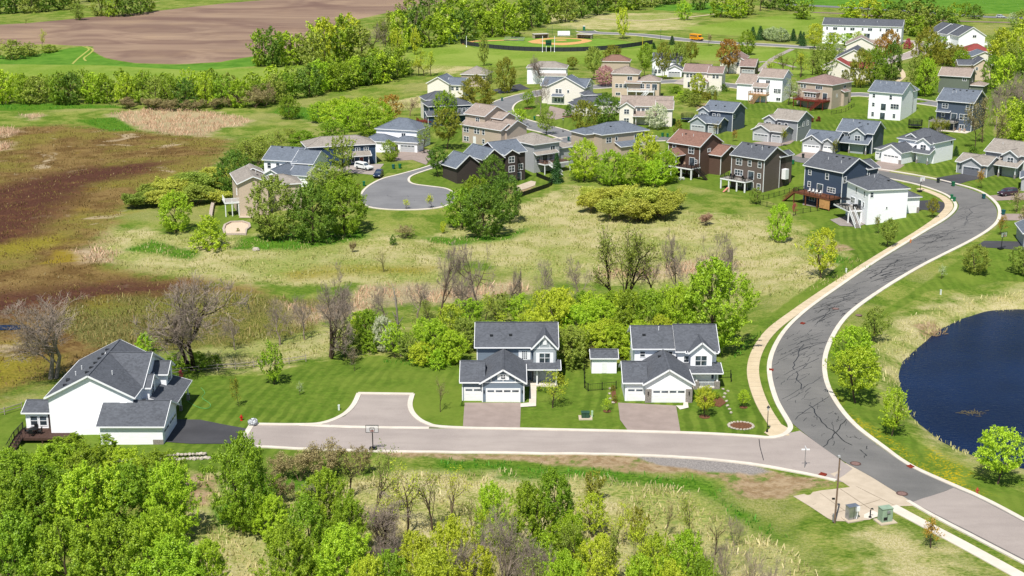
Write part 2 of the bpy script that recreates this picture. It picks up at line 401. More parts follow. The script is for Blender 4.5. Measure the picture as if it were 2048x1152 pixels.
def ground_mat():
    t = NT('ground_cover'); p = t.pos()
    s = lambda h: tuple(.68*c for c in srgb(h)[:3])+(1,)
    nb = t.noise(p, .035, 4, .6)            # broad patches, ~30 m
    nm = t.noise(p, .16, 5, .62)            # ~6 m
    nf = t.noise(p, .9, 5, .65)             # ~1 m tufts
    nx = t.noise(t.mapping(p, (1.6, 3.2, 1), (0,0,.35)), 1., 5, .7, .4)   # fine lying stalks
    nx2 = t.noise(t.mapping(p, (5.5, 2.4, 1), (0,0,-.2)), 1., 3, .65, .3)
    ed = t.math('ADD', t.math('MULTIPLY', t.math('SUBTRACT', nm, .5), 9.), t.math('MULTIPLY', t.math('SUBTRACT', nf, .5), 3.))
    def zone(name, amp=1., w=.6, off=0.):
        return t.step(t.math('ADD', t.attr(name), t.math('MULTIPLY_ADD', ed, amp, off)), -w, w)
    def three(a, b, c, n1=nx, n2=nm, lo=.36, hi=.64):
        return t.mix(t.step(n2, .38, .62), t.mix(t.step(n1, lo, hi), a, b), t.mix(t.step(n1, lo, hi), b, c))
    # rough grass everywhere
    base = three(s('557623'), s('7d9636'), s('adab60'))
    base = t.mix(t.step(nb, .5, .64, 0, .6), base, t.mix(t.step(nx2, .4, .6), s('9a9c50'), s('c2b880')))
    c = base
    # dry meadow: bleached stalks over new green
    dry = t.mix(t.step(nx, .40, .6), s('84943a'), s('cdc484'))
    dry = t.mix(t.step(nm, .36, .60), dry, t.mix(t.step(nx2, .4, .6), s('bcb476'), s('dcd0a0')))
    dry = t.mix(t.step(nb, .45, .62, 0, .75), dry, t.mix(t.step(nx, .40, .6), s('6d8e2c'), s('b6b866')))
    c = t.mix(zone('dry', 1.6, 3.), c, dry)
    # marsh
    ma = three(s('644a2c'), s('866c40'), s('a58c58'), nx, nm)
    ma = t.mix(t.step(nb, .46, .6, 0, .8), ma, t.mix(t.step(nx, .4, .6), s('75782f'), s('9f8f48')))
    ma = t.mix(t.step(t.noise(p, .06, 3, .6, .8), .58, .66, 0, .9), ma, t.mix(t.step(nx2, .4, .6), s('b09a76'), s('d2bf9e')))
    ma = t.mix(t.step(t.noise(p, .05, 3, .6, .5), .3, .38, .8, 0), ma, s('a59030'))
    c = t.mix(zone('marsh', 2., 6.), c, ma)
    sd = t.mix(t.step(nx2, .40, .62), s('525c28'), s('9c9058'))
    sd = t.mix(t.step(nb, .44, .58, 0, .7), sd, t.mix(t.step(nx2, .4, .6), s('53641f'), s('a09a4c')))
    c = t.mix(zone('sedge', 1.3, 2.), c, sd)
    rd = t.mix(t.step(nx, .36, .64), s('50332a'), s('714d3d'))
    rd = t.mix(t.step(nm, .5, .66, 0, .5), rd, s('84603f'))
    c = t.mix(zone('red', 2.2, 6.), c, rd)
    c = t.mix(t.math('MULTIPLY', zone('yellowgrass', 1.6, 4.), .8), c, t.mix(t.step(nx, .36, .64), s('7d7a24'), s('b3a53c')))
    re = t.mix(t.step(nx2, .36, .64), s('b79c7c'), s('dcc8a8'))
    c = t.mix(t.math('MULTIPLY', zone('reed', 1.3, 3.), .75), c, re)
    # long vivid grass
    c = t.mix(zone('longgrass', .8, 1.5), c, t.mix(t.step(nx, .36, .64), s('46701a'), s('729a30')))
    # mown lawns with mowing stripes
    px = t.new('ShaderNodeSeparateXYZ'); t.l.new(t.mapping(p, (1,1,1), (0,0,.12)), px.inputs[0])
    st = t.math('SINE', t.math('MULTIPLY', t.math('ADD', px.outputs[0], t.math('MULTIPLY', nb, 6.)), 3.4))
    sm = st
    la = t.mix(t.step(nf, .3, .7), s('53731f'), s('6e8e2e'))
    la = t.mix(t.step(nm, .42, .68, 0, .75), la, s('83983c'))
    la = t.mix(t.step(nx, .35, .65, 0, .3), la, s('92984a'))
    la = t.mix(t.math('MULTIPLY', t.step(sm, -.6, .6, 0, .42), t.step(t.noise(p, .03, 2), .4, .6, .15, 1.)), la, s('3b5c17'))
    la = t.mix(t.step(nb, .5, .66, 0, .6), la, s('7f923a'))
    c = t.mix(zone('lawn', .22, .35), c, la)
    pk = t.mix(t.step(nf, .3, .7), s('74942f'), s('90a844'))
    pk = t.mix(t.step(nb, .42, .62, 0, .7), pk, s('a0b054'))
    c = t.mix(zone('park', .8, 2.5), c, pk)
    cr = t.mix(t.step(nm, .3, .7), s('588a2a'), s('74a03a'))
    c = t.mix(zone('crop', .25, .8), c, cr)
    # ploughed field with contour bands
    py = t.new('ShaderNodeSeparateXYZ'); t.l.new(t.mapping(p, (1,1,1), (0,0,-.22)), py.inputs[0])
    bands = t.noise(t.mapping(p, (.0035, .028, 1), (0,0,-.16)), 1., 4, .6, .5)
    pl = t.mix(t.step(bands, .3, .7), s('8a7064'), s('b69c84'))
    pl = t.mix(t.step(t.noise(t.mapping(p, (.012, .35, 1), (0,0,-.16)), 1., 3, .6), .3, .7, 0, .3), pl, s('80685e'))
    pl = t.mix(t.step(nb, .45, .75, 0, .35), pl, s('c2a684'))
    c = t.mix(zone('plow', .15, .6), c, pl)
    di = t.mix(t.step(nf, .35, .65), s('a48a66'), s('c4ac8a'))
    di = t.mix(t.step(nm, .5, .62), di, t.mix(t.step(nf, .4, .6), s('6e8a38'), s('b09a70')))
    c = t.mix(zone('dirt', .5, .6), c, di)
    gr = t.mix(t.step(t.noise(p, 6, 3), .35, .65), s('96908c'), s('b7b0aa'))
    c = t.mix(zone('gravel', .25, .5), c, gr)
    dd = t.math('MULTIPLY', zone('dand', .8, 1.5), t.step(t.noise(p, 2.6, 3, .7), .5, .58))
    c = t.mix(dd, c, s('c9b41c'))
    t.color(c); t.b.inputs['Roughness'].default_value = 1.; t.b.inputs['Specular IOR Level'].default_value = .05
    rough_h = t.math('ADD', t.math('MULTIPLY', nf, .6), t.math('MULTIPLY', nx, .5))
    flat = t.step(t.math('MAXIMUM', t.attr('lawn'), t.attr('park')), -1., 1., 1., .22)
    t.bump(t.math('MULTIPLY', rough_h, flat), .9, .45)
    return t.mat
GROUND = build_ground(); GROUND.data.materials.append(ground_mat())
# ------------------------------------------------------------------ flat sheets that follow the ground
def catmull(pts, n=6):
    pts = [Vector(p).to_2d() if len(p) > 2 else Vector(p) for p in pts]; out = []
    for i in range(len(pts)-1):
        p0, p1, p2, p3 = pts[max(i-1,0)], pts[i], pts[i+1], pts[min(i+2, len(pts)-1)]
        for k in range(n):
            t = k/n
            out.append(.5*((2*p1)+(p2-p0)*t+(2*p0-5*p1+4*p2-p3)*t*t+(3*p1-p0-3*p2+p3)*t**3))
    out.append(pts[-1]); return out
def gpts(px, n=6, closed=False):
    """ground points along a smooth line through pixels of the photograph"""
    q = catmull(px, n) if n > 1 else [Vector(p) for p in px]
    return [P(v.x, v.y) for v in q]
def drape(me, off):
    n = len(me.vertices); a = np.empty(n*3, np.float32); me.vertices.foreach_get('co', a); a = a.reshape(-1, 3)
    a[:,2] = zh(a[:,0], a[:,1])+off; me.vertices.foreach_set('co', a.ravel()); me.update()
def sheet(name, poly, mat, off=.05, step=4., kind='structure', thick=0.):
    bm = bmesh.new()
    pv = [Vector((p[0], p[1], 0)) for p in poly]; vs = [bm.verts.new(p) for p in pv]
    for tri in tessellate_polygon([pv]):
        try: bm.faces.new([vs[i] for i in tri])
        except ValueError: pass
    for _ in range(6):
        ln = [e for e in bm.edges if e.calc_length() > step]
        if not ln: break
        bmesh.ops.subdivide_edges(bm, edges=ln, cuts=1, use_grid_fill=False)
        bmesh.ops.triangulate(bm, faces=[f for f in bm.faces if len(f.verts) > 3])
    bmesh.ops.recalc_face_normals(bm, faces=bm.faces[:])
    if bm.faces and sum(f.normal.z for f in bm.faces) < 0: bmesh.ops.reverse_faces(bm, faces=bm.faces[:])
    me = bpy.data.meshes.new(name); bm.to_mesh(me); bm.free(); drape(me, off); me.materials.append(mat)
    return tag(link(name, me), kind=kind)
def offset_line(pts, d):
    out = []
    for i, p in enumerate(pts):
        a = pts[max(i-1,0)]; b = pts[min(i+1,len(pts)-1)]
        t = Vector((b[0]-a[0], b[1]-a[1])); t.normalize() if t.length > 1e-6 else None
        out.append(Vector((p[0]-t.y*d, p[1]+t.x*d)))
    return out
def ribbon(name, pts, w, mat, off=.05, h=0., kind='structure', build=True, mb=None):
    """a strip of width w along ground points; with h it is a raised kerb or slab"""
    L, Rr = offset_line(pts, w/2), offset_line(pts, -w/2)
    mb = mb or MB()
    g = lambda v, o: (v.x, v.y, Z(v.x, v.y)+o)
    for i in range(len(pts)-1):
        a, b, c, d = Rr[i], Rr[i+1], L[i+1], L[i]
        mb.face([g(a,off+h), g(b,off+h), g(c,off+h), g(d,off+h)])
        if h > 0:
            mb.face([g(a,-.15), g(b,-.15), g(b,off+h), g(a,off+h)]); mb.face([g(c,-.15), g(d,-.15), g(d,off+h), g(c,off+h)])
    if h > 0:
        mb.face([g(L[0],-.15), g(Rr[0],-.15), g(Rr[0],off+h), g(L[0],off+h)]); mb.face([g(Rr[-1],-.15), g(L[-1],-.15), g(L[-1],off+h), g(Rr[-1],off+h)])
    if build: return tag(mb.build(name, mat), kind=kind)
def between(a, b, mat, name, off=.05, across=5):
    """road surface between two edge lines of equal length"""
    mb = MB()
    for i in range(len(a)-1):
        for k in range(across):
            t0, t1 = k/across, (k+1)/across
            q = [a[i].lerp(b[i], t0), a[i].lerp(b[i], t1), a[i+1].lerp(b[i+1], t1), a[i+1].lerp(b[i+1], t0)]
            mb.face([(v.x, v.y, Z(v.x, v.y)+off) for v in q])
    return tag(mb.build(name, mat), kind='structure')
def resample(pts, n):
    d = [0]
    for i in range(1, len(pts)): d.append(d[-1]+(pts[i]-pts[i-1]).length)
    out = []
    for k in range(n):
        s = d[-1]*k/(n-1); i = 0
        while i < len(d)-2 and d[i+1] < s: i += 1
        t = (s-d[i])/max(d[i+1]-d[i], 1e-6); out.append(pts[i].lerp(pts[i+1], min(t,1)))
    return out
def asphalt(key, a, b, sc=.6):
    t = NT(key); p = t.pos()
    n1 = t.noise(p, .12, 4, .6); n2 = t.noise(p, 9, 3, .6); n3 = t.noise(t.mapping(p, (.25,1.2,1), (0,0,.2)), .5, 3)
    c = t.mix(t.step(n1, .3, .7), srgb(a), srgb(b)); c = t.mix(t.step(n3, .4, .7, 0, .35), c, tuple(x*.8 for x in srgb(a)[:3])+(1,))
    c = t.mix(t.step(n2, .35, .65, 0, .25), c, tuple(x*1.3 for x in srgb(b)[:3])+(1,))
    t.color(c); t.b.inputs['Roughness'].default_value = .9; t.bump(n2, .2, .02)
    MATS[key] = t.mat; return t.mat
def concrete(key, a, b, joint=None):
    t = NT(key); p = t.pos()
    n1 = t.noise(p, .5, 4, .6); n2 = t.noise(p, 12, 3)
    c = t.mix(t.step(n1, .3, .7), srgb(a), srgb(b)); c = t.mix(t.step(n2, .3, .7, 0, .2), c, tuple(x*.75 for x in srgb(a)[:3])+(1,))
    t.color(c); t.b.inputs['Roughness'].default_value = .85; t.bump(n2, .12, .01)
    MATS[key] = t.mat; return t.mat
A_DARK = asphalt('asphalt_aged', '656462', '757370'); A_TAUPE = asphalt('asphalt_taupe', '948a84', 'a0968f'); A_BLACK = asphalt('asphalt_new', '3d3d40', '4a4a4d')
A_MID = asphalt('asphalt_grey', '6d6d6f', '7b7b7c')
C_CURB = concrete('concrete_kerb', 'c9c0b2', 'd6cec0'); C_WALK = concrete('concrete_walk', 'bfae90', 'cbba9d'); C_PAD = concrete('concrete_pad', 'b2a490', 'c0b29e')
C_DRIVE = concrete('driveway_paving', '8f8179', '9b8c84')
SEAL = plain('crack_seal', '26272a', .5, .3)
# front street ------------------------------------------------------
nr = resample(gpts([(497,851),(640,853),(850,857),(1100,861),(1400,868),(1540,876),(1600,868)], 4), 60)
sr = resample(gpts([(478,893),(740,902),(1000,906),(1300,912),(1480,926),(1600,946),(1715,972)], 4), 60)
between(sr, nr, A_TAUPE, 'road', .05, 4)
sheet('road', gpts([(640,852),(690,833),(711,812),(722,789),(821,790),(817,810),(823,828),(846,846),(880,856),(640,853)], 1), A_TAUPE, .062)
HAMMER = gpts([(500,849),(600,850),(645,847),(684,832),(706,812),(718,787.5),(824.5,789),(820,810),(827,829),(851,846.5),(900,855),(1100,860),(1240,863)], 1)
k1 = resample(gpts([(500,849),(600,850),(645,847),(684,832),(706,812),(718,787.5)], 5), 40)
k2 = resample(gpts([(825,789),(820,810),(827,829),(851,846.5),(900,855.5),(1100,860),(1240,863),(1400,867.5),(1500,873),(1540,876),(1568,870),(1581,856),(1573,838)], 5), 110)
ribbon('kerb', k1, .75, C_CURB, .05, .1); ribbon('kerb', gpts([(716,787.5),(827,789)], 1), .75, C_CURB, .053, .1); ribbon('kerb', k2, .75, C_CURB, .05, .1)
ribbon('gutter', gpts([(600,850),(700,854.5),(858,856.5)], 3), .9, C_CURB, .075)
ribbon('kerb', resample(gpts([(487,893),(740,903),(1000,906.5),(1300,912),(1480,926),(1600,946),(1672,962)], 5), 70), .6, C_CURB, .05, .1)
ribbon('kerb', gpts([(505,848),(478,890)], 1), .8, C_CURB, .06, .05)
# main road -------------------------------------------------------------
RL = gpts([(2120,1160),(2048,1122),(1880,1036),(1800,990),(1740,953),(1690,925),(1645,895),(1606,865),(1578,840),(1556,800),(1543,750),(1547,710),(1571,666),(1612,625),(1682,574),(1762,520),(1850,466),(1898,437),(1917,416),(1911,400),(1888,385),(1840,369),(1785,357),(1700,343),(1600,325),(1450,297),(1318,280)], 4)
RR = gpts([(2120,1085),(2048,1044),(1960,998),(1830,940),(1762,896),(1703,850),(1664,800),(1646,750),(1650,700),(1683,640),(1745,590),(1840,532),(1940,480),(1982,452),(1994,432),(1988,410),(1958,386),(1900,368),(1840,355),(1780,345),(1700,332),(1600,314),(1450,288),(1322,273)], 4)
RLs, RRs = resample(RL, 150), resample(RR, 150)
between(RLs, RRs, A_DARK, 'road', .066, 4)
mid = [a.lerp(b,.5) for a,b in zip(RLs,RRs)]
cut_l = gpts([(2120,1158),(2048,1120),(1880,1034),(1824,1006)], 4); cut_r = gpts([(2120,1087),(2048,1046),(1960,1000),(1907,977)], 4)
between(resample(cut_l, 24), resample(cut_r, 24), A_TAUPE, 'road', .1, 4)
ribbon('kerb', resample(gpts([(2120,1082),(2048,1041),(1960,995),(1830,937),(1765,893),(1707,848),(1668,798),(1650,750),(1654,700),(1687,640),(1748,590),(1843,532),(1943,481),(1986,453),(1999,432),(1993,408),(1960,383),(1900,365),(1840,352),(1780,342),(1700,329)], 5), 170), .75, C_CURB, .06, .11)
ribbon('kerb', resample(gpts([(1573,838),(1552,800),(1539,750),(1543,710),(1567,665),(1608,624),(1678,573),(1758,519),(1846,465),(1893,436),(1911,416),(1906,401),(1886,387),(1840,371),(1785,359),(1700,345)], 5), 130), .75, C_CURB, .06, .11)
ribbon('kerb', resample(gpts([(2120,1166),(2048,1127),(1880,1040),(1815,1003)], 4), 30), .6, C_CURB, .06, .11)
sw = resample(gpts([(1566,872),(1546,845),(1525,810),(1510,770),(1506,735),(1516,700),(1541,664),(1586,628),(1664,574),(1760,512),(1850,457),(1888,428),(1898,411),(1886,396),(1860,384),(1838,377)], 5), 90)
ribbon('pavement', sw, 1.9, C_WALK, .05, .06)
sheet('pavement', gpts([(1556,846),(1578,858),(1566,874),(1540,874),(1528,866)], 1), C_WALK, .1)
# joints of the walk
mb = MB()
for i in range(2, len(sw)-2):
    a = offset_line(sw, .93)[i]; b = offset_line(sw, -.93)[i]
    mb.bar((a.x,a.y,Z(a.x,a.y)+.113), (b.x,b.y,Z(b.x,b.y)+.113), .05, .01)
tag(mb.build('pavement_joint', plain('joint', '8d8170', .9)), kind='structure')
# concrete apron and the walk at the lower right
sheet('concrete_pad', gpts([(1586,993),(1700,975),(1660,948),(1672,945),(1692,927),(1745,956),(1805,993),(1838,1012),(1800,1013),(1770,1022),(1752,1030),(1740,1040),(1700,1043),(1668,1043),(1655,1037)], 1), C_PAD, .055)
sheet('road', gpts([(1536,876),(1600,862),(1660,905),(1705,938),(1690,950),(1672,961),(1600,945),(1560,910)], 1), A_TAUPE, .058)
ribbon('pavement', gpts([(1783,1014),(1860,1055),(1950,1103),(2048,1157),(2120,1196)], 3), 1.7, C_CURB, .05, .06)
mb = MB()
for a, b in [((1625,1010),(1720,985)),((1660,1030),(1760,1000)),((1640,987),(1715,1040)),((1680,978),(1755,1028)),((1712,973),(1790,1012))]:
    a, b = P(*a), P(*b); mb.bar((a.x,a.y,a.z+.06), (b.x,b.y,b.z+.06), .06, .01)
tag(mb.build('pavement_joint', MATS['joint']), kind='structure')
# other streets -----------------------------------------------------------
CUL = [(985,298),(937,305),(897,318),(850,335),(800,349),(765,358),(738,372),(724,386),(720,399),(727,409),(745,416),(790,420),(850,419),(890,413),(908,402),(911,390),(893,378),(860,373),(830,369),(818,363),(822,353),(850,342),(900,327),(940,317),(990,308)]
CULg = gpts(CUL, 4); sheet('road', CULg, A_MID, .07)
ribbon('kerb', CULg[4:-4], .6, C_CURB, .06, .11)
def street(px, w, mat=A_MID, n=4, k=True, off=.06):
    g = gpts(px, n); ribbon('road', g, w, mat, off)
    if k:
        ribbon('kerb', [Vector((v.x,v.y,0)) for v in offset_line(g, w/2+.3)], .6, C_CURB, .06, .11); ribbon('kerb', [Vector((v.x,v.y,0)) for v in offset_line(g, -w/2-.3)], .6, C_CURB, .06, .11)
street([(985,303),(1060,293),(1140,280),(1230,280),(1322,277)], 8, off=.075)
street([(1150,277),(1105,262),(1050,248),(1012,234),(1000,218),(1015,203),(1060,190),(1120,180),(1220,172),(1345,163),(1450,170),(1560,186),(1640,196),(1720,189),(1850,205),(1960,222)], 8)
street([(1170,62),(1190,66),(1280,70),(1400,83),(1550,91),(1660,98),(1760,103)], 9, A_MID)
street([(1750,128),(1790,118),(1830,108),(1850,97),(1842,86),(1800,82)], 8, A_TAUPE)
street([(1740,200),(1800,160),(1806,148),(1795,132)], 1.8, C_WALK, 4, False, .1)
street([(1480,150),(1520,140),(1545,118),(1585,98)], 2.6, A_TAUPE, 4, False, .09); street([(1590,135),(1540,123),(1500,128)], 2.2, A_TAUPE, 4, False, .085)
street([(1200,38),(1300,41),(1390,33),(1430,28)], 3, plain('dirt_track', 'b5a585', .95), 4, False, .08)
street([(1570,9),(1690,15),(1780,20),(1930,31),(2000,35),(2120,38)], 11, A_MID, 3, False, .1)
street([(1590,24),(1700,28),(1850,40),(2120,48)], 7, plain('rail_bed', '7d6f60', .95), 3, False, .1)
street([(165,93),(178,98),(170,106),(155,118),(145,128)], .9, plain('wheel_track', '9a9c4c', .95), 4, False, .06); street([(172,93),(186,99),(180,107),(168,116),(172,122)], .9, MATS['wheel_track'], 4, False, .06)
# driveways ----------------------------------------------------------------
def drive(px, mat, name='driveway', off=.06): return sheet(name, gpts(px, 1), mat, off)
drive([(929,806),(1042,806),(1040,857),(926,853)], C_DRIVE); drive([(1236,806),(1352,812),(1361,865),(1256,862),(1240,840)], C_DRIVE)
drive([(327,884),(346,842),(350,839),(400,840),(450,850),(495,858),(480,888),(430,888),(380,888)], A_BLACK)
drive([(1041,815),(1072,813),(1073,768),(1060,768),(1058,806),(1041,808)], C_CURB, 'path', .09); drive([(1352,812),(1360,820),(1377,816),(1375,800),(1369,798),(1366,812)], C_CURB, 'path', .09)
drive([(620,336),(680,330),(768,328),(760,338),(745,350),(690,345)], A_TAUPE); drive([(790,322),(800,300),(868,300),(862,318),(852,330),(825,320)], C_DRIVE)
drive([(1730,337),(1757,322),(1810,330),(1800,337),(1775,345)], C_DRIVE); drive([(1580,316),(1612,302),(1664,304),(1660,312),(1620,322)], C_DRIVE)
drive([(1480,292),(1514,284),(1590,281),(1580,288),(1545,296)], C_DRIVE); drive([(1866,357),(1926,347),(1968,356),(1935,363),(1906,372)], A_BLACK)
drive([(1800,405),(1835,402),(1870,400),(1905,410),(1890,428),(1850,420),(1812,420)], A_BLACK); drive([(1974,392),(2048,386),(2140,390),(2140,400),(2048,400),(1985,402)], C_DRIVE)
drive([(2003,428),(2048,428),(2120,428),(2120,442),(2000,441)], C_DRIVE); drive([(1968,482),(2048,484),(2140,488),(2140,505),(2040,501),(1950,494)], A_BLACK)
drive([(1100,212),(1140,222),(1150,230),(1110,240),(1090,235)], C_DRIVE); drive([(1345,167),(1372,152),(1400,158),(1366,170)], A_TAUPE); drive([(985,180),(1040,168),(1060,178),(1000,188)], A_BLACK)
# ------------------------------------------------------------------ water
wm = NT('pond_water'); p = wm.pos()
wm.color(wm.mix(wm.step(wm.noise(p, .06, 3), .3, .7), (.0011,.0065,.03,1), (.0022,.0115,.048,1)))
wm.b.inputs['Roughness'].default_value = .16; wm.b.inputs['Specular IOR Level'].default_value = .1
wm.bump(wm.math('ADD', wm.noise(wm.mapping(p, (1.,2.2,1), (0,0,.5)), 1.1, 3, .6), wm.math('MULTIPLY', wm.noise(p, 5, 2), .3)), .4, .18)
wp = MB(); pc = sum((Vector((p.x,p.y,0)) for p in POND), Vector())/len(POND)
wp.face([(pc.x+(p.x-pc.x)*1.12, pc.y+(p.y-pc.y)*1.12, WATER_Z) for p in POND])
tag(wp.build('water', wm.mat), kind='structure')
mk = MB(); a = [Pz(x,y,-1.9) for x,y in [(-60,651),(40,650),(62,655),(30,660),(-60,662)]]
sheet('water', a, wm.mat, .1)
# ------------------------------------------------------------------ light
scene.world = bpy.data.worlds.new('World'); scene.world.use_nodes = True
wt = scene.world.node_tree; bg = wt.nodes['Background']
sky = wt.nodes.new('ShaderNodeTexSky'); sky.sky_type = 'NISHITA'; sky.sun_disc = False
SUN_EL, SUN_AZ = R(58), R(198)      # azimuth clockwise from the view direction: the sun stands behind the camera, to its left
sky.sun_elevation = SUN_EL; sky.sun_rotation = SUN_AZ; sky.air_density = 1.0; sky.dust_density = .6
wt.links.new(sky.outputs[0], bg.inputs[0]); bg.inputs[1].default_value = .085
sl = bpy.data.lights.new('sun', 'SUN'); sl.energy = 4.9; sl.angle = R(.53); sl.color = (1., .955, .88)
so = bpy.data.objects.new('sun', sl); COL.objects.link(so)
sd = Vector((math.sin(SUN_AZ)*math.cos(SUN_EL), math.cos(SUN_AZ)*math.cos(SUN_EL), math.sin(SUN_EL)))
so.rotation_euler = sd.to_track_quat('Z', 'Y').to_euler(); so.location = sd*300
scene.view_settings.view_transform = 'Standard'; scene.view_settings.look = 'None'; scene.view_settings.gamma = 1; scene.view_settings.exposure = .28
# ------------------------------------------------------------------ houses
TRIM = plain('white_trim', 'e8e9ea', .5, .3, var=.03)
GLASS = glass()
WHITE = siding('white_siding', 'f4f5f8'); CREAM = siding('cream_siding', 'e4ded4'); BEIGE = siding('beige_siding', 'cab7a3'); TAN = siding('tan_siding', 'b7a898')
NAVY = siding('navy_siding', '3f4c60'); SLATE = siding('slate_siding', '515c6c'); BLUEGREY = siding('blue_grey_siding', '74808d'); GREY = siding('grey_siding', '8e9196')
BROWN = siding('brown_siding', '5f4b42'); CHAR = siding('charcoal_siding', '48403e'); UMBER = siding('umber_siding', '655a54'); SAGE = siding('sage_siding', '6a7268'); BLUE = siding('blue_siding', '35485f'); LGREY = siding('light_grey_siding', 'a9abae'); PALEB = siding('pale_shake', '9fa6ab')
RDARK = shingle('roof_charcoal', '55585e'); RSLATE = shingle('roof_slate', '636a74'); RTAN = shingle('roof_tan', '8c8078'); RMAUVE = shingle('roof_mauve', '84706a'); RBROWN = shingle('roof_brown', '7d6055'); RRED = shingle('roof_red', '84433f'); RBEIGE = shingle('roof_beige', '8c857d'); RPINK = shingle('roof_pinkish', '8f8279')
DOORW = siding('garage_door_white', 'e9e9e9', .54); DOORG = siding('garage_door_grey', '6d7077', .54); DOORL = siding('garage_door_pale', 'b4b6b8', .54)
WOOD = plain('deck_wood', '6d4430', .8, .15, var=.2, sc=3); DKWOOD = plain('deck_dark', '4a3831', .8, .15, var=.2, sc=3); TANWOOD = plain('deck_tan', 'a68460', .8, .15, var=.2, sc=3); REDWOOD = plain('deck_red', '6a2f25', .8, .15, var=.2, sc=3); GREYWOOD = plain('deck_grey', '97928c', .8, .15, var=.12, sc=3)
BLACK = plain('black_metal', '17181a', .45, .4, var=.05); STONE = stone(); PIPE = plain('vent_white', 'd9dadb', .5); VENT = plain('vent_dark', '2b2d30', .7)
CORNERS = {'navy_siding','umber_siding','brown_siding','slate_siding','blue_grey_siding','blue_siding','grey_siding'}
_mc = {}
def cached(key, fn):
    if key not in _mc: _mc[key] = fn()
    return _mc[key]
def win_meshes(w, h, nx, ny, m):
    def frame():
        b = MB(); t = .11
        b.box(-t, w+t, -.07, .03, -t, 0); b.box(-t, w+t, -.07, .03, h, h+t); b.box(-t, 0, -.07, .03, 0, h); b.box(w, w+t, -.07, .03, 0, h)
        for i in range(1, nx): x = w*i/nx; b.box(x-.045, x+.045, -.05, .03, 0, h)
        for i in range(1, ny): z = h*i/ny; b.box(0, w, -.045, .028, z-.03, z+.03)
        return b.mesh('window_frame', m)
    def pane():
        b = MB(); b.box(0, w, -.015, .02, 0, h); return b.mesh('window_pane', GLASS)
    return cached(('wf', round(w,2), round(h,2), nx, ny, m.name), frame), cached(('wp', round(w,2), round(h,2)), pane)
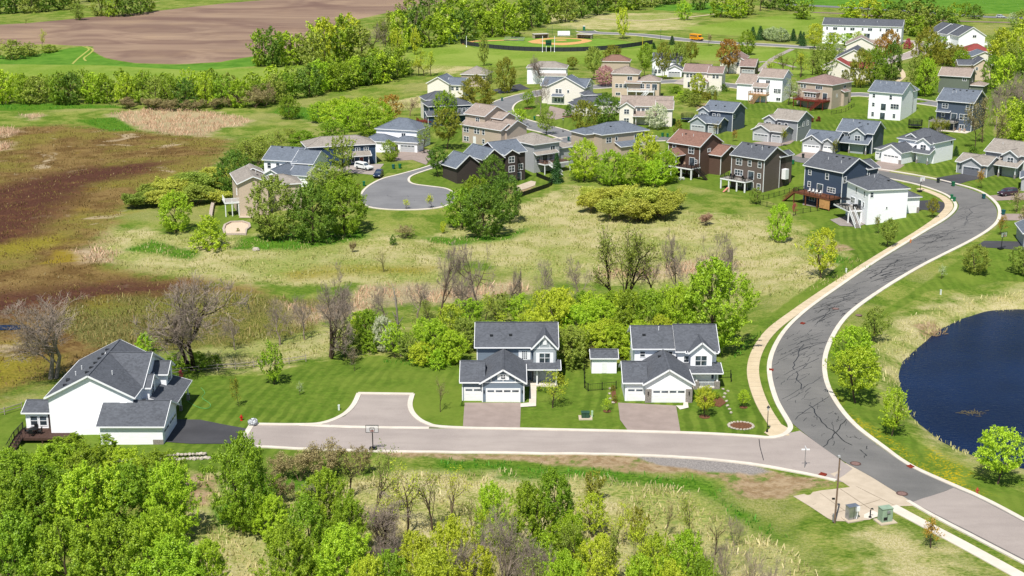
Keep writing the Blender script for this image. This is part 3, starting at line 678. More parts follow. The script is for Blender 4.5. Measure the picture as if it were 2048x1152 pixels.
class House:
    def __init__(s, label, L, Rr, h, rot=None, W=None, wall=WHITE, roof=RDARK, ov=.4, z0=None, dz=0., name='house', cat='house', group=None, trim=TRIM):
        z = 0.
        for _ in range(14):
            a = Pz(L[0], L[1], z+h); b = Pz(Rr[0], Rr[1], z+h)
            zz = (z0 if z0 is not None else (Z(a.x,a.y)+Z(b.x,b.y))/2+dz); z = z*.5+zz*.5
        d = b-a; ang = math.atan2(d.y, d.x) if rot is None else R(rot)
        s.W = (d.xy.length if W is None else W)-2*ov; s.h = h; s.ov = ov; s.z0 = z
        ex = Vector((math.cos(ang), math.sin(ang), 0)); ey = Vector((-ex.y, ex.x, 0))
        o = a+ex*ov+ey*ov; s.o = Vector((o.x, o.y, z)); s.ang = ang
        s.root = empty(name, s.o, ang, label, cat, group)
        s.wallm, s.roofm, s.trimm = wall, roof, trim
        s.walls = {}; s.roofs = {}; s.tr = MB(); s.fas = MB(); s.b = []; s.glist = []
    def world(s, x, y): 
        c, n = math.cos(s.ang), math.sin(s.ang); return (s.o.x+c*x-n*y, s.o.y+n*x+c*y)
    def ground(s, x, y): return Z(*s.world(x, y))-s.z0
    def blk(s, x0, x1, y0, y1, h, roof='x', pitch=.5, ov=None, wall=None, rm=None, base=-1.6, z0=None, corner=True, soff=True, rk='lr'):
        ov = s.ov if ov is None else ov; wall = wall or s.wallm; rm = rm or s.roofm
        wb = s.walls.setdefault(wall.name, (wall, MB()))[1]; rb = s.roofs.setdefault(rm.name, (rm, MB()))[1]; T = s.fas
        zb = base if z0 is None else z0
        B = (x0, x1, y0, y1); s.b.append(B)
        cx, cy = (x0+x1)/2, (y0+y1)/2
        if roof in 'xy':
            if roof == 'x':   half = (y1-y0)/2; uv = lambda u, v, z: (u, v, z); u0, u1, v0, v1, vc = x0, x1, y0, y1, cy
            else:             half = (x1-x0)/2; uv = lambda u, v, z: (v, u, z); u0, u1, v0, v1, vc = y0, y1, x0, x1, cx
            zw = h+pitch*ov; zr = h+pitch*(half+ov); flip = roof == 'y'
            def q(pts, b, m=None): b.face(pts[::-1] if flip else pts)
            q([uv(u0,v0,zb),uv(u1,v0,zb),uv(u1,v0,zw),uv(u0,v0,zw)], wb); q([uv(u1,v1,zb),uv(u0,v1,zb),uv(u0,v1,zw),uv(u1,v1,zw)], wb)
            q([uv(u1,v0,zb),uv(u1,v1,zb),uv(u1,v1,zw),uv(u1,vc,zr-.02),uv(u1,v0,zw)], wb); q([uv(u0,v1,zb),uv(u0,v0,zb),uv(u0,v0,zw),uv(u0,vc,zr-.02),uv(u0,v1,zw)], wb)
            a0, a1 = u0-ov, u1+ov; e0, e1 = v0-ov, v1+ov; th = .14
            q([uv(a0,e0,h+th),uv(a1,e0,h+th),uv(a1,vc,zr+th),uv(a0,vc,zr+th)], rb); q([uv(a1,e1,h+th),uv(a0,e1,h+th),uv(a0,vc,zr+th),uv(a1,vc,zr+th)], rb)
            q([uv(a0,e0,h+th),uv(a0,e0,h),uv(a1,e0,h),uv(a1,e0,h+th)], rb)
            # soffit
            q([uv(a1,e0,h),uv(a0,e0,h),uv(a0,vc,zr),uv(a1,vc,zr)], T); q([uv(a0,e1,h),uv(a1,e1,h),uv(a1,vc,zr),uv(a0,vc,zr)], T)
            for e in (e0, e1): T.bar(uv(a0-.05,e+(-.05 if e==e0 else .05),h+.03), uv(a1+.05,e+(-.05 if e==e0 else .05),h+.03), .1, .18)
            for a_ in ([a0-.035] if 'l' in rk else [])+([a1+.035] if 'r' in rk else []):
                T.bar(uv(a_,e0,h+.03), uv(a_,vc,zr+.03), .07, .24); T.bar(uv(a_,e1,h+.03), uv(a_,vc,zr+.03), .07, .24)
            rb.bar(uv(a0,vc,zr+th+.01), uv(a1,vc,zr+th+.01), .3, .05)
        elif roof == 'h':
            zw = h+.02; wb.box(x0, x1, y0, y1, zb, zw)
            e = [(x0-ov,y0-ov),(x1+ov,y0-ov),(x1+ov,y1+ov),(x0-ov,y1+ov)]
            hx, hy = (x1-x0)/2+ov, (y1-y0)/2+ov; r = min(hx, hy); zr = h+pitch*r; th = .14
            if hx > hy: A, Bp = (x0-ov+r, cy), (x1+ov-r, cy)
            else: A, Bp = (cx, y0-ov+r), (cx, y1+ov-r)
            t = lambda p, z: (p[0], p[1], z)
            if hx > hy: F_ = [[e[0],e[1],Bp,A],[e[1],e[2],Bp],[e[2],e[3],A,Bp],[e[3],e[0],A]]
            else: F_ = [[e[0],e[1],A],[e[1],e[2],Bp,A],[e[2],e[3],Bp],[e[3],e[0],A,Bp]]
            for f in F_: rb.face([t(p, h+th if p in e else zr+th) for p in f])
            T.face([t(p, h) for p in e[::-1]])
            for i in range(4):
                p, q_ = e[i], e[(i+1)%4]; T.bar(t(p,h+.06), t(q_,h+.06), .1, .2)
                rb.bar(t(p,h+th+.02), t(A if (A[0]-p[0])**2+(A[1]-p[1])**2 < (Bp[0]-p[0])**2+(Bp[1]-p[1])**2 else Bp, zr+th+.02), .3, .06)
            rb.bar(t(A,zr+th+.01), t(Bp,zr+th+.01), .3, .05)
        else:   # sheds: f falls to the front, r to +x, l to -x
            if roof == 'f': c = [(x0-ov,y0-ov,h),(x1+ov,y0-ov,h),(x1+ov,y1,h+pitch*(y1-y0+ov)),(x0-ov,y1,h+pitch*(y1-y0+ov))]
            elif roof == 'r': c = [(x1+ov,y0-ov,h),(x1+ov,y1+ov,h),(x0,y1+ov,h+pitch*(x1-x0+ov)),(x0,y0-ov,h+pitch*(x1-x0+ov))]
            else: c = [(x0-ov,y1+ov,h),(x0-ov,y0-ov,h),(x1,y0-ov,h+pitch*(x1-x0+ov)),(x1,y1+ov,h+pitch*(x1-x0+ov))]
            up = lambda p: (p[0],p[1],p[2]+.14)
            rb.face([up(p) for p in c]); T.face(c[::-1])
            for i in (0, 1, 3): T.bar((c[i][0],c[i][1],c[i][2]+.05), (c[(i+1)%4][0],c[(i+1)%4][1],c[(i+1)%4][2]+.05), .09, .18)
            if wall is not None and soff:
                wb.box(x0, x1, y0, y1, zb, h+.03)
        if corner and zb < 2 and soff and wall.name in CORNERS:
            for x, y in ((x0,y0),(x1,y0),(x0,y1)):
                me = cached(('cb', round(h-zb,1)), lambda: MB().box(-.07, .07, -.07, .07, 0, h+.05-zb).mesh('corner_board', TRIM)); o = link('corner_board', me, s.root); o.location = (x, y, zb)
        return B
    def at(s, B, f, u, z):
        x0, x1, y0, y1 = B
        return {'F': ((x0+u, y0, z), 0), 'R': ((x1, y0+u, z), math.pi/2), 'L': ((x0, y1-u, z), -math.pi/2)}[f]
    def put(s, name, me, B, f, u, z, parent=None):
        loc, rz = s.at(B, f, u, z); o = link(name, me, parent or s.root); o.location = loc; o.rotation_euler = (0,0,rz); return o
    def win(s, B, f, u, z, w=.95, h=1.4, nx=1, ny=2, m=None):
        a, b = win_meshes(w, h, nx, ny, m or s.trimm)
        o = s.put('window', a, B, f, u, z); link('pane', b, o); return o
    def wins(s, B, f, us, z, *a, **k):
        for u in us: s.win(B, f, u, z, *a, **k)
    def gdoor(s, B, f, u, w, m=None, h=2.15, z=0., lights=True):
        m = m or DOORW
        def fn():
            b = MB(); b.box(0, w, -.03, .03, 0, h)
            for k in range(4): b.box(.02, w-.02, -.045, -.02, h*k/4+.02, h*(k+1)/4-.03)
            return b.mesh('garage_door', m)
        def fr():
            b = MB(); t = .14; b.box(-t, 0, -.07, .03, 0, h+t); b.box(w, w+t, -.07, .03, 0, h+t); b.box(0, w, -.07, .03, h, h+t); return b.mesh('door_frame', s.trimm)
        def li():
            b = MB(); n = max(2, round(w/1.2))
            for k in range(n): b.box(w*k/n+.12, w*(k+1)/n-.12, -.06, -.04, h*.8, h*.93)
            return b.mesh('door_window', GLASS)
        o = s.put('garage_door', cached(('gd', w, h, m.name), fn), B, f, u, z); link('frame', cached(('gf', w, h, s.trimm.name), fr), o)
        if lights: link('door_window', cached(('gl', w, h), li), o)
        return o
    def door(s, B, f, u, z, w=.95, h=2.05, m=None):
        def fn(): b = MB(); b.box(0, w, -.05, .03, 0, h); b.box(w*.2, w*.8, -.065, -.05, h*.55, h*.9); return b.mesh('door', m or plain('door_paint', '3a2d2a', .5))
        def fr(): b = MB(); t = .1; b.box(-t, 0, -.08, .03, 0, h+t); b.box(w, w+t, -.08, .03, 0, h+t); b.box(0, w, -.08, .03, h, h+t); return b.mesh('frame', s.trimm)
        o = s.put('door', cached(('dr', w, h, (m or WHITE).name), fn), B, f, u, z); link('frame', cached(('df', w, h, s.trimm.name), fr), o); return o
    def box(s, name, x0, x1, y0, y1, z0, z1, m): return MB().box(x0, x1, y0, y1, z0, z1).build(name, m, s.root)
    def column(s, x, y, z0, z1, w=.2, st=True, m=None):
        o = MB().box(x-w/2, x+w/2, y-w/2, y+w/2, z0, z1).build('column', m or TRIM, s.root)
        if st: MB().box(x-w, x+w, y-w, y+w, z0, z0+.95).box(x-w*1.1, x+w*1.1, y-w*1.1, y+w*1.1, z0+.95, z0+1.02).build('base', STONE, o)
        return o
    def deck(s, x0, x1, y0, y1, z, floor=WOOD, post=TRIM, rail=BLACK, rails='FLR', stair=None, ground=None, n=3, pw=.2):
        d = MB().box(x0, x1, y0, y1, z-.08, z).box(x0+.05, x1-.05, y0+.05, y0+.1, z-.35, z-.08).build('deck', floor, s.root)
        MB().box(x0-.03, x1+.03, y0-.04, y0, z-.32, z+.02).box(x0-.04, x0, y0, y1, z-.32, z+.02).box(x1, x1+.04, y0, y1, z-.32, z+.02).build('skirt', post, d)
        for i in range(n):
            x = x0+.15+(x1-x0-.3)*i/(n-1); g = s.ground(x, y0) if ground is None else ground
            MB().box(x-pw/2, x+pw/2, y0+.06, y0+.06+pw, g-.3, z-.08).build('post', post, d)
        seg = {'F': ((x0,y0+.05),(x1,y0+.05)), 'L': ((x0+.05,y0),(x0+.05,y1)), 'R': ((x1-.05,y0),(x1-.05,y1))}
        for k in rails:
            a, b = seg[k]; a = Vector(a); b = Vector(b); L = (b-a).length; m = MB()
            m.bar((a.x,a.y,z+.95), (b.x,b.y,z+.95), .08, .06); m.bar((a.x,a.y,z+.12), (b.x,b.y,z+.12), .05, .05)
            nb = max(2, int(L/.28))
            for i in range(nb+1):
                p = a.lerp(b, i/nb); w = .1 if i % 6 == 0 else .035; m.box(p.x-w/2, p.x+w/2, p.y-w/2, p.y+w/2, z, z+.97)
            m.build('railing', rail, d)
        if stair:
            sx, sy, dx, dy, w = stair[:5]; g = s.ground(sx+dx, sy+dy); st = MB(); k = max(3, int((z-g)/.19)); m = MB()
            nrm = Vector((dx, dy)).normalized(); side = Vector((-nrm.y, nrm.x))*w/2
            for i in range(k):
                t = (i+.5)/k; x, y, zz = sx+dx*t, sy+dy*t, z-(z-g)*(i+1)/(k+.5)
                st.bar((x-side.x, y-side.y, zz), (x+side.x, y+side.y, zz), math.hypot(dx,dy)/k*1.02, .06)
            o = st.build('stair', floor, d)
            for q in (-1, 1):
                a = (sx+side.x*q, sy+side.y*q); b = (sx+dx+side.x*q, sy+dy+side.y*q)
                m.bar((a[0],a[1],z-.12), (b[0],b[1],g-.1), .07, .3); m.bar((a[0],a[1],z+.92), (b[0],b[1],g+.92), .07, .07)
                for i in range(k): 
                    t = i/k; m.bar((a[0]+(b[0]-a[0])*t, a[1]+(b[1]-a[1])*t, z+(g-z)*t), (a[0]+(b[0]-a[0])*t, a[1]+(b[1]-a[1])*t, z+(g-z)*t+.92), .05)
            m.build('stair_rail', post if len(stair) < 6 else stair[5], d)
        return d
    def rz(s, B, roof, h, pitch, x, y):
        x0, x1, y0, y1 = B; ov = s.ov
        if roof == 'x': return h+pitch*((y1-y0)/2+ov-abs(y-(y0+y1)/2))+.14
        if roof == 'y': return h+pitch*((x1-x0)/2+ov-abs(x-(x0+x1)/2))+.14
        return h+pitch*min(y-y0+ov, x-x0+ov, x1+ov-x, y1+ov-y)+.14
    def pipes(s, B, roof, h, pitch, pts, vents=()):
        s.glist.append((B, roof, h, pitch, pts, vents))
    def done(s):
        for k, (m, b) in s.walls.items(): b.build('wall', m, s.root)
        ro = None
        for k, (m, b) in s.roofs.items():
            r = b.build('roof', m, s.root); ro = ro or r
        if ro:
            s.fas.build('fascia', s.trimm, ro)
            for B, roof, h, pitch, pts, vents in s.glist:
                for x, y in pts:
                    z = s.rz(B, roof, h, pitch, x, y); me = cached('pipe', lambda: MB().lathe([(.07,-.2),(.07,.5),(.1,.5),(.1,.58),(.02,.6)], 8).mesh('vent_pipe', PIPE)); o = link('vent_pipe', me, ro); o.location = (x, y, z)
                for x, y in vents:
                    z = s.rz(B, roof, h, pitch, x, y); me = cached('rvent', lambda: MB().box(-.22,.22,-.2,.2,-.15,.14).box(-.26,.26,-.24,.24,.14,.18).mesh('roof_vent', VENT)); o = link('roof_vent', me, ro); o.location = (x, y, z)
        return s
def row(n, a, b): return [a+(b-a)*i/(n-1) for i in range(n)]
HOUSES = {}
def H(key, *a, **k): h = House(*a, **k); HOUSES[key] = h; return h
# --- the three near houses ---------------------------------------------------
h = H('F1', 'big white house with charcoal roof at the street end, blank side wall facing front', (88.5,797.5), (271,796), 5.8, rot=0)
B = h.blk(0, 11.8, 0, 15.5, 5.8, 'y', .52); h.win(B, 'F', 10.3-.2, 4.0, .7, 1.0)
h.pipes(B, 'y', 5.8, .52, [(2.7,4.4),(2.9,6.6),(8.2,3.4)], [(5.1,2),(5.1,4),(5.1,6),(5.1,8),(5.1,10),(5.1,12),(2.2,.9),(1.9,3.2),(1.6,4.1)])
C = h.blk(5.9, 11.9, 4.2, 15.8, 5.8, 'x', .52); D1 = h.blk(9.5, 12.9, 4.6, 8.0, 5.6, 'x', .62); D2 = h.blk(9.5, 13.9, 10.4, 14., 5.6, 'x', .62)
h.win(D1, 'R', .9, 4.0, 1.6, 1.4, 2, 2); h.win(D2, 'R', .9, 4.0, 1.6, 1.4, 2, 2); h.win(D1,'R',.9,1.,1.6,1.4,2,2)
h.blk(12.9, 16.2, 4.6, 14.5, 2.9, 'r', .3, soff=False)
for y in (4.8, 9.5, 14.2): h.column(16., y, 0, 2.9)
G = h.blk(8., 16.6, -3.6, 4.4, 2.95, 'x', .5); h.gdoor(G, 'R', .7, 2.6); h.gdoor(G, 'R', 3.9, 3.6); h.box('stone_base', 15.2, 16.64, -3.65, -3.55, 0, 1.0, STONE)
h.pipes(G, 'x', 2.95, .5, [], [(11,1.6-1.),(13.2,.6)])
S = h.blk(-4.1, 0, 1.8, 6.2, 2.9, 'x', .38); h.wins(S, 'F', [.7, 2.0], 1.0, .95, 1.35); h.door(S, 'F', 3.2, .6)
h.deck(-4.6, 3.2, -2., 1.8, .55, DKWOOD, DKWOOD, BLACK, 'L', (-4.0, -2., -.2, -2.6, 1.2, BLACK)); h.done()
h = H('F2', 'blue grey house with white gable trim between the turnaround and the white shed', (949,696), (1117.6,697), 5.5, rot=0, wall=BLUEGREY)
B = h.blk(0, h.W, 0, 9., 5.5, 'x', .52); h.win(B, 'F', 7.0, 3.55, .75, 1.35, 3, 4); h.pipes(B, 'x', 5.5, .52, [], [(2.2,1.8),(5.2,1.9)])
h.box('shutter', 6.45, 6.9, -.05, -.003, 3.45, 5.0, TRIM); h.box('shutter', 7.85, 8.3, -.05, -.003, 3.45, 5.0, TRIM)
D = h.blk(8.75, 12.2, -.9, 3.5, 5.5, 'y', 1.08, ov=.35, wall=PALEB); h.win(D, 'F', .95, 3.3, 1.6, 1.5, 2, 2); h.box('shutter', 9.15, 9.6, -.95, -.903, 3.2, 4.9, TRIM); h.box('shutter', 11.4, 11.85, -.95, -.903, 3.2, 4.9, TRIM)
h.box('gable_board', 8.75, 12.2, -.95, -.9, 5.55, 5.7, TRIM); h.box('gable_board', 9.6, 9.7, -.95, -.9, 5.7, 6.5, TRIM); h.box('gable_board', 11.25, 11.35, -.95, -.9, 5.7, 6.5, TRIM); h.box('gable_vent', 10.2, 10.8, -.97, -.9, 6.2, 7.3, TRIM)
G = h.blk(1.0, 7.2, -9.8, .5, 3.1, 'y', .62); g2 = G; h.gdoor(G, 'F', .65, 4.9)
h.box('gable_board', 1.0, 7.2, -9.86, -9.8, 3.15, 3.32, TRIM)
for x in (2.3, 4.1, 5.9): h.box('gable_board', x-.05, x+.05, -9.85, -9.8, 3.32, 4.3 if x != 4.1 else 3.9, TRIM)
w = h.win(G, 'F', 2.8, 3.75, .6, .7, 2, 2)
h.box('shutter', 3.25, 3.68, -9.87, -9.803, 3.6, 4.6, TRIM); h.box('shutter', 4.55, 4.98, -9.87, -9.803, 3.6, 4.6, TRIM)
T = h.blk(-2.0, 1.0, -9.3, -2.6, 3.1, 'x', .56, rk='l'); h.gdoor(T, 'F', .35, 2.5)
for x in (1.25, 6.95): MB().box(x-.07, x+.07, -9.95, -9.8, 1.6, 2.0).build('wall_lamp', BLACK, h.root)
h.blk(7.2, 12.6, -2.6, 0, 2.75, 'f', .2, soff=False)
E = (7.2, 12.3, 0, 1, ); h.door(B, 'F', 8.6, .15); h.win(B, 'F', 9.9, .8, 1.3, 1.4, 2, 1); h.column(9.3, -2.3, 0, 2.8, .22, False); h.column(12.3, -2.3, 0, 2.8, .22, False); h.box('porch_floor', 7.4, 12.5, -2.6, 0, -.5, .15, C_CURB)
h.done()
h = H('F3', 'white house with grey roof and stone garage piers on the street corner', (1264.6,699), (1353,699), 5.5, rot=0)
B = h.blk(0, 7., 0, 8.2, 5.5, 'x', .52, rk='l'); B2 = h.blk(6.6, 12.6, -.9, 8.4, 5.35, 'x', .56, rk='r'); h.pipes(B, 'x', 5.5, .52, [(4.,3.2)], [(1.6,2.2)])
h.win(B, 'F', .9, 4.2, .7, .85, 1, 2); h.win(B, 'F', 4.5, 4.55, .55, .5, 1, 1); h.win(B, 'F', 5.3, 4.55, .55, .5, 1, 1); h.win(B2, 'F', 1.0, 3.6, .7, 1.0, 1, 2)
D = h.blk(8.5, 11.8, -1.9, 2.5, 5.4, 'y', .85); h.win(D, 'F', .75, 3.4, 1.7, 1.55, 2, 2); h.blk(8.1, 12.4, -1.3, -.9, 5.25, 'f', .3, soff=False)
G = h.blk(.9, 7.8, -9.4, 1.0, 3.0, 'y', .62); h.gdoor(G, 'F', 1.05, 4.9)
h.box('stone_pier', .85, 1.8, -9.55, -9.38, -.3, 2.3, STONE); h.box('stone_pier', 6.9, 7.9, -9.55, -9.38, -.3, 2.3, STONE); h.box('stone_pier', 7.75, 7.92, -9.4, -8.2, -.3, 2.3, STONE)
for x in (1.3, 7.4): MB().box(x-.07, x+.07, -9.75, -9.55, 1.5, 1.95).build('wall_lamp', BLACK, h.root)
T = h.blk(-2.1, .9, -8.7, -2., 3.05, 'x', .56, rk='l'); h.gdoor(T, 'F', .35, 2.4); h.pipes(G, 'y', 3.0, .62, [], [(3.6,-2.6)])
h.blk(7.8, 12.9, -3.6, -.9, 2.75, 'f', .22, soff=False); h.box('porch_floor', 7.9, 12.8, -3.5, -.9, -.5, .35, C_CURB); h.box('porch_base', 9., 12.8, -3.56, -3.48, -.4, .3, STONE)
for x in (9.3, 12.5): 
    o = h.column(x, -3.25, .3, 3.0, .26, False); MB().box(x-.4, x+.4, -3.6, -2.9, -.3, 1.35).build('base', STONE, o)
m = MB(); m.box(9.7, 12.1, -3.3, -3.22, 1.15, 1.22).box(9.7, 12.1, -3.3, -3.22, .42, .48)
for i in range(14): m.box(9.75+i*.18, 9.8+i*.18, -3.29, -3.24, .45, 1.2)
m.build('railing', TRIM, h.root)
P_ = (7.8, 12.6, -.9, 0); h.win(P_, 'F', 2.3, .9, 2.2, 1.5, 2, 1); h.door(P_, 'F', .7, .35, m=plain('door_dark', '202327', .5)); h.done()
# --- cul-de-sac -----------------------------------------------------------------
h = H('H1', 'beige walkout house with a white deck at the marsh edge', (474,369), (538,364), 7.8, rot=18, wall=BEIGE, roof=RBEIGE)
B = h.blk(0, h.W, 0, 13, 7.8, 'y', .42); G = h.blk(h.W-1, h.W+8.5, 3.5, 11, 6.3, 'h', .42); h.win(B, 'L', 8, 4.4, 1.2, 1.4, 2, 2); h.win(B, 'L', 10, 1.2, 1.2, 1.4, 2, 2); h.blk(2.5, 7, 10, 15, 8.2, 'y', .5)
h.pipes(B, 'y', 7.8, .42, [(5.2,8)], [(5,4),(4.6,10)])
h.deck(-3.4, 0, .6, 5.4, 3.4, GREYWOOD, TRIM, TRIM, 'FL', None, n=3); h.done()
h = H('H2', 'dark roofed white house behind the beige walkout with a blossoming tree in front', (523.5,320), (593,324), 5.5, roof=RSLATE)
B = h.blk(0, h.W, 0, 11, 5.5, 'x', .45); C = h.blk(h.W-.5, h.W+5, -.6, 9, 5.2, 'x', .5); h.wins(C, 'F', [1.5, 3.3], 3.2, .9, 1.0); h.wins(B, 'F', [1, 3.5], 3.4)
G = h.blk(3.5, 10., -9.5, 0, 3., 'y', .55); h.gdoor(G, 'F', .9, 4.6); h.blk(9.5, 14.5, -5, -.6, 2.9, 'f', .4); h.pipes(B, 'x', 5.5, .45, [], [(3,5),(6,5)]); h.done()
h = H('H3', 'navy blue house with a long tan hip roof on the cul-de-sac', (612,296), (754.5,288.6), 5.6, wall=BLUE, roof=RBEIGE)
B = h.blk(0, h.W, 0, 9, 5.6, 'h', .4); h.wins(B, 'F', [h.W-8.2, h.W-5.6, h.W-3.2], 3.5, 1.15, 1.4, 2, 2); h.win(B, 'R', 1.4, 3.5, 1.5, 1.4, 2, 2); h.win(B, 'R', 1.4, .9, 1.5, 1.3, 2, 2)
h.blk(h.W-8.6, h.W-2, -2.2, 0, 2.9, 'f', .35, soff=False); h.column(h.W-8.2, -2, 0, 2.9); h.column(h.W-2.4, -2, 0, 2.9); h.door(B, 'F', h.W-4.5, .1, m=plain('door_red', '7a2c22', .5)); h.win(B, 'F', h.W-7.6, .8, 1.6, 1.3, 2, 1); h.done()
h = H('H4', 'white house with dark layered hip roofs at the bend of the cul-de-sac street', (749,258), (835,263), 5.6, wall=WHITE, roof=RSLATE)
B = h.blk(0, h.W, 0, 10, 5.6, 'h', .5); G = h.blk(-1.5, 7, -6, 0, 3.0, 'h', .5); G2 = h.blk(6.8, 14.5, -4, 1, 2.9, 'h', .45); h.gdoor(G2, 'F', 2.5, 4.4, m=DOORL); h.win(B, 'F', 8, 3.9, 1.2, .9, 2, 1); h.door(G2, 'F', .8, .1); h.gdoor(G, 'R', 1, 4.4, m=DOORL); h.done()
h = H('H5', 'tan three level house with pinkish roofs stepping down its side', (927,227.4), (968.4,234), 8.2, rot=-44, wall=TAN, roof=RPINK)
B = h.blk(0, h.W, 0, 9.5, 8.2, 'x', .5); C = h.blk(h.W-.5, h.W+4.2, 3.0, 8.6, 7.5, 'x', .5); h.pipes(B, 'x', 8.2, .5, [(3,3)], [(4,6)]); h.win(B, 'F', 4.5, 6.3, 1.4, 1.2, 2, 2)
D = h.blk(.4, h.W+8.5, -1.8, 3.8, 5.2, 'x', .5); E = h.blk(h.W+1, h.W+9, 0, 8.5, 5.2, 'x', .5); h.wins(D, 'F', [.8, 1.9, 5.2, 6.4, 8.6], 3.2, .9, 1.5); h.wins(D, 'F', [.8, 1.9, 8.6], .5, .9, 1.3); h.door(D, 'F', 4.8, .1, 1., m=TRIM); h.done()
h = H('H6', 'charcoal brown house with tall white windows and a curved patio', (997,310), (1050,302), 7.6, rot=34, wall=CHAR, roof=RSLATE, dz=0)
B = h.blk(0, h.W, 0, 9.5, 7.6, 'x', .5); C = h.blk(1.2, 5.0, -1.3, 2, 7.5, 'y', .55); h.wins(C, 'F', [1.1], 5.4, 1.7, 1.5, 2, 2); h.wins(C, 'F', [1.1], 2.9, 1.7, 1.5, 2, 2); h.win(C, 'F', 1.5, .5, .9, 1.2)
D = h.blk(-5.5, .5, -1.2, 8.5, 6.9, 'y', .75); h.win(B, 'F', 6.2, 2.9, 1.4, 1.5, 2, 2); h.door(B, 'F', 5.6, .1, 1.4, m=GLASS)
G = h.blk(-12.5, -5, 1, 8, 5.1, 'y', .75); h.pipes(B, 'x', 7.6, .5, [], [(1.5,5.9),(3,5.9),(4.5,5.9),(6,5.9)]); h.done()
h = H('H7', 'light grey house with tan hip roof and a stair down from its deck', (1067.6,291), (1121,283), 7.7, rot=38, wall=LGREY, roof=RBEIGE)
B = h.blk(0, h.W, 0, 11, 7.7, 'h', .42); C = h.blk(h.W, h.W+6, 1, 9, 5.6, 'h', .4); h.wins(B, 'F', [h.W-3.2], 5.6, 1.6, 1.2, 2, 1); h.blk(0.2, h.W-1.5, -.9, 0, 5.0, 'f', .5, soff=False)
h.wins(B, 'F', [.8, 5.4], 3.0, 1.2, 1.4, 2, 2); h.door(B, 'F', 3.0, 2.75, 1.7, m=GLASS); h.win(B, 'L', 5, 3.2, .5, .6, 1, 1)
h.deck(1.2, h.W+1.5, -3.2, 0, 2.7, DKWOOD, TRIM, plain('rail_pinkish', '8c6f63', .7), 'FLR', (2.6, -3.2, 3.2, -2.2, 1.1)); h.done()
h = H('H8', 'tan stucco house with a wide blue grey hip roof above the round bushes', (1204,271), (1294.8,259.5), 6.6, rot=32, wall=TAN, roof=RSLATE)
B = h.blk(0, h.W, 0, 10.5, 6.6, 'h', .42); h.win(B, 'F', 1.4, 4.3, 1.7, 1.4, 2, 2); h.wins(B, 'F', [4.6], 4.7, .7, .9, 1, 1); h.wins(B, 'F', [h.W-4.8, h.W-3], 4.5, 1.4, 1.2, 2, 1); h.blk(4.6, 12, -2.8, 0, 3.2, 'f', .3); h.wins((4.6,12,-2.8,0), 'F', [3.2, 5.2], 1.6, 1.2, 1.1, 2, 1)
h.blk(-3, 2, 4, 11, 6.4, 'h', .4); h.pipes(B, 'h', 6.6, .42, [], [(5,3)]); h.done()
# --- walkouts over the meadow -----------------------------------------------
h = H('H9', 'brown walkout house with a brown shingle roof and a deck on tall white posts', (1333.6,284.6), (1399.8,294.8), 8.2, rot=-44, wall=BROWN, roof=RBROWN)
B = h.blk(0, h.W, 0, 10, 8.2, 'x', .55); G = h.blk(h.W-1, h.W+3.8, 4.5, 12.5, 5.6, 'x', .5); h.win(B, 'F', 1.4, 6.2, 1.0, 1.5); h.win(B, 'F', 6.8, 6.1, 1.7, 1.6, 2, 2); h.win(B, 'R', 3.6, 6.4, 1.2, .8, 2, 1)
h.win(B, 'F', 9, 3.6, .7, .9); h.door(B, 'F', 7.2, 2.9, 1.7, m=GLASS); C = h.blk(.6, 5.4, -3.6, 0, 5.5, 'y', .55, z0=5.45, soff=True); h.pipes(B, 'x', 8.2, .55, [(2.6,2.6),(6,3)], [(3.2,3.4)])
for x in (.8, 5.2): h.column(x, -3.4, 2.8, 5.5, .25, False)
h.deck(.5, h.W+.4, -4., 0, 2.8, DKWOOD, TRIM, BLACK, 'FR', (h.W+.4, -2.6, 3.4, 1.2, 1.2, BLACK), n=4, pw=.32); h.wins(B, 'F', [1.5, 4.5, 7], .5, 1.4, 1.5, 2, 1); h.done()
h = H('H10', 'umber grey walkout house with a white deck full of patio furniture', (1459.5,310), (1530,321), 8.4, rot=-45, wall=UMBER, roof=RDARK)
B = h.blk(0, h.W, 0, 9.6, 8.4, 'x', .52); h.win(B, 'F', 1.5, 6.2, 1.7, 1.5, 2, 2); h.win(B, 'F', 5.2, 6.3, .95, 1.4); h.win(B, 'F', 8.3, 6.3, .95, 1.4); h.win(B, 'F', 1.2, 3.4, 2.4, 1.4, 3, 2); h.door(B, 'F', 5.4, 2.9, 1.7, m=GLASS); h.win(B, 'F', 8.3, 3.6, .9, 1.1); h.win(B, 'F', 8.3, .6, .95, 1.4); h.door(B, 'F', 5.4, .1, 1.7, m=GLASS); h.win(B, 'F', 2, .8, 1.4, 1.2, 2, 1)
h.blk(h.W-3, h.W, 7, 12.5, 8.2, 'y', .5); h.pipes(B, 'x', 8.4, .52, [(3.8,3.2),(7.2,3.),(6.8,3.6)], [(2,4.2),(4.5,4.2),(6.5,4.2),(8.5,4.2)])
h.deck(-.9, 6.9, -3.4, 0, 2.75, GREYWOOD, TRIM, BLACK, 'FLR', None, n=4, pw=.3); h.box('porch_frame', h.W, h.W+1.2, 8, 9.5, 2.4, 5, TRIM); h.done()
h = H('H11', 'navy walkout house with a stained wood deck and lattice below', (1606,331), (1673,348.6), 8.8, rot=-53, wall=NAVY, roof=RDARK)
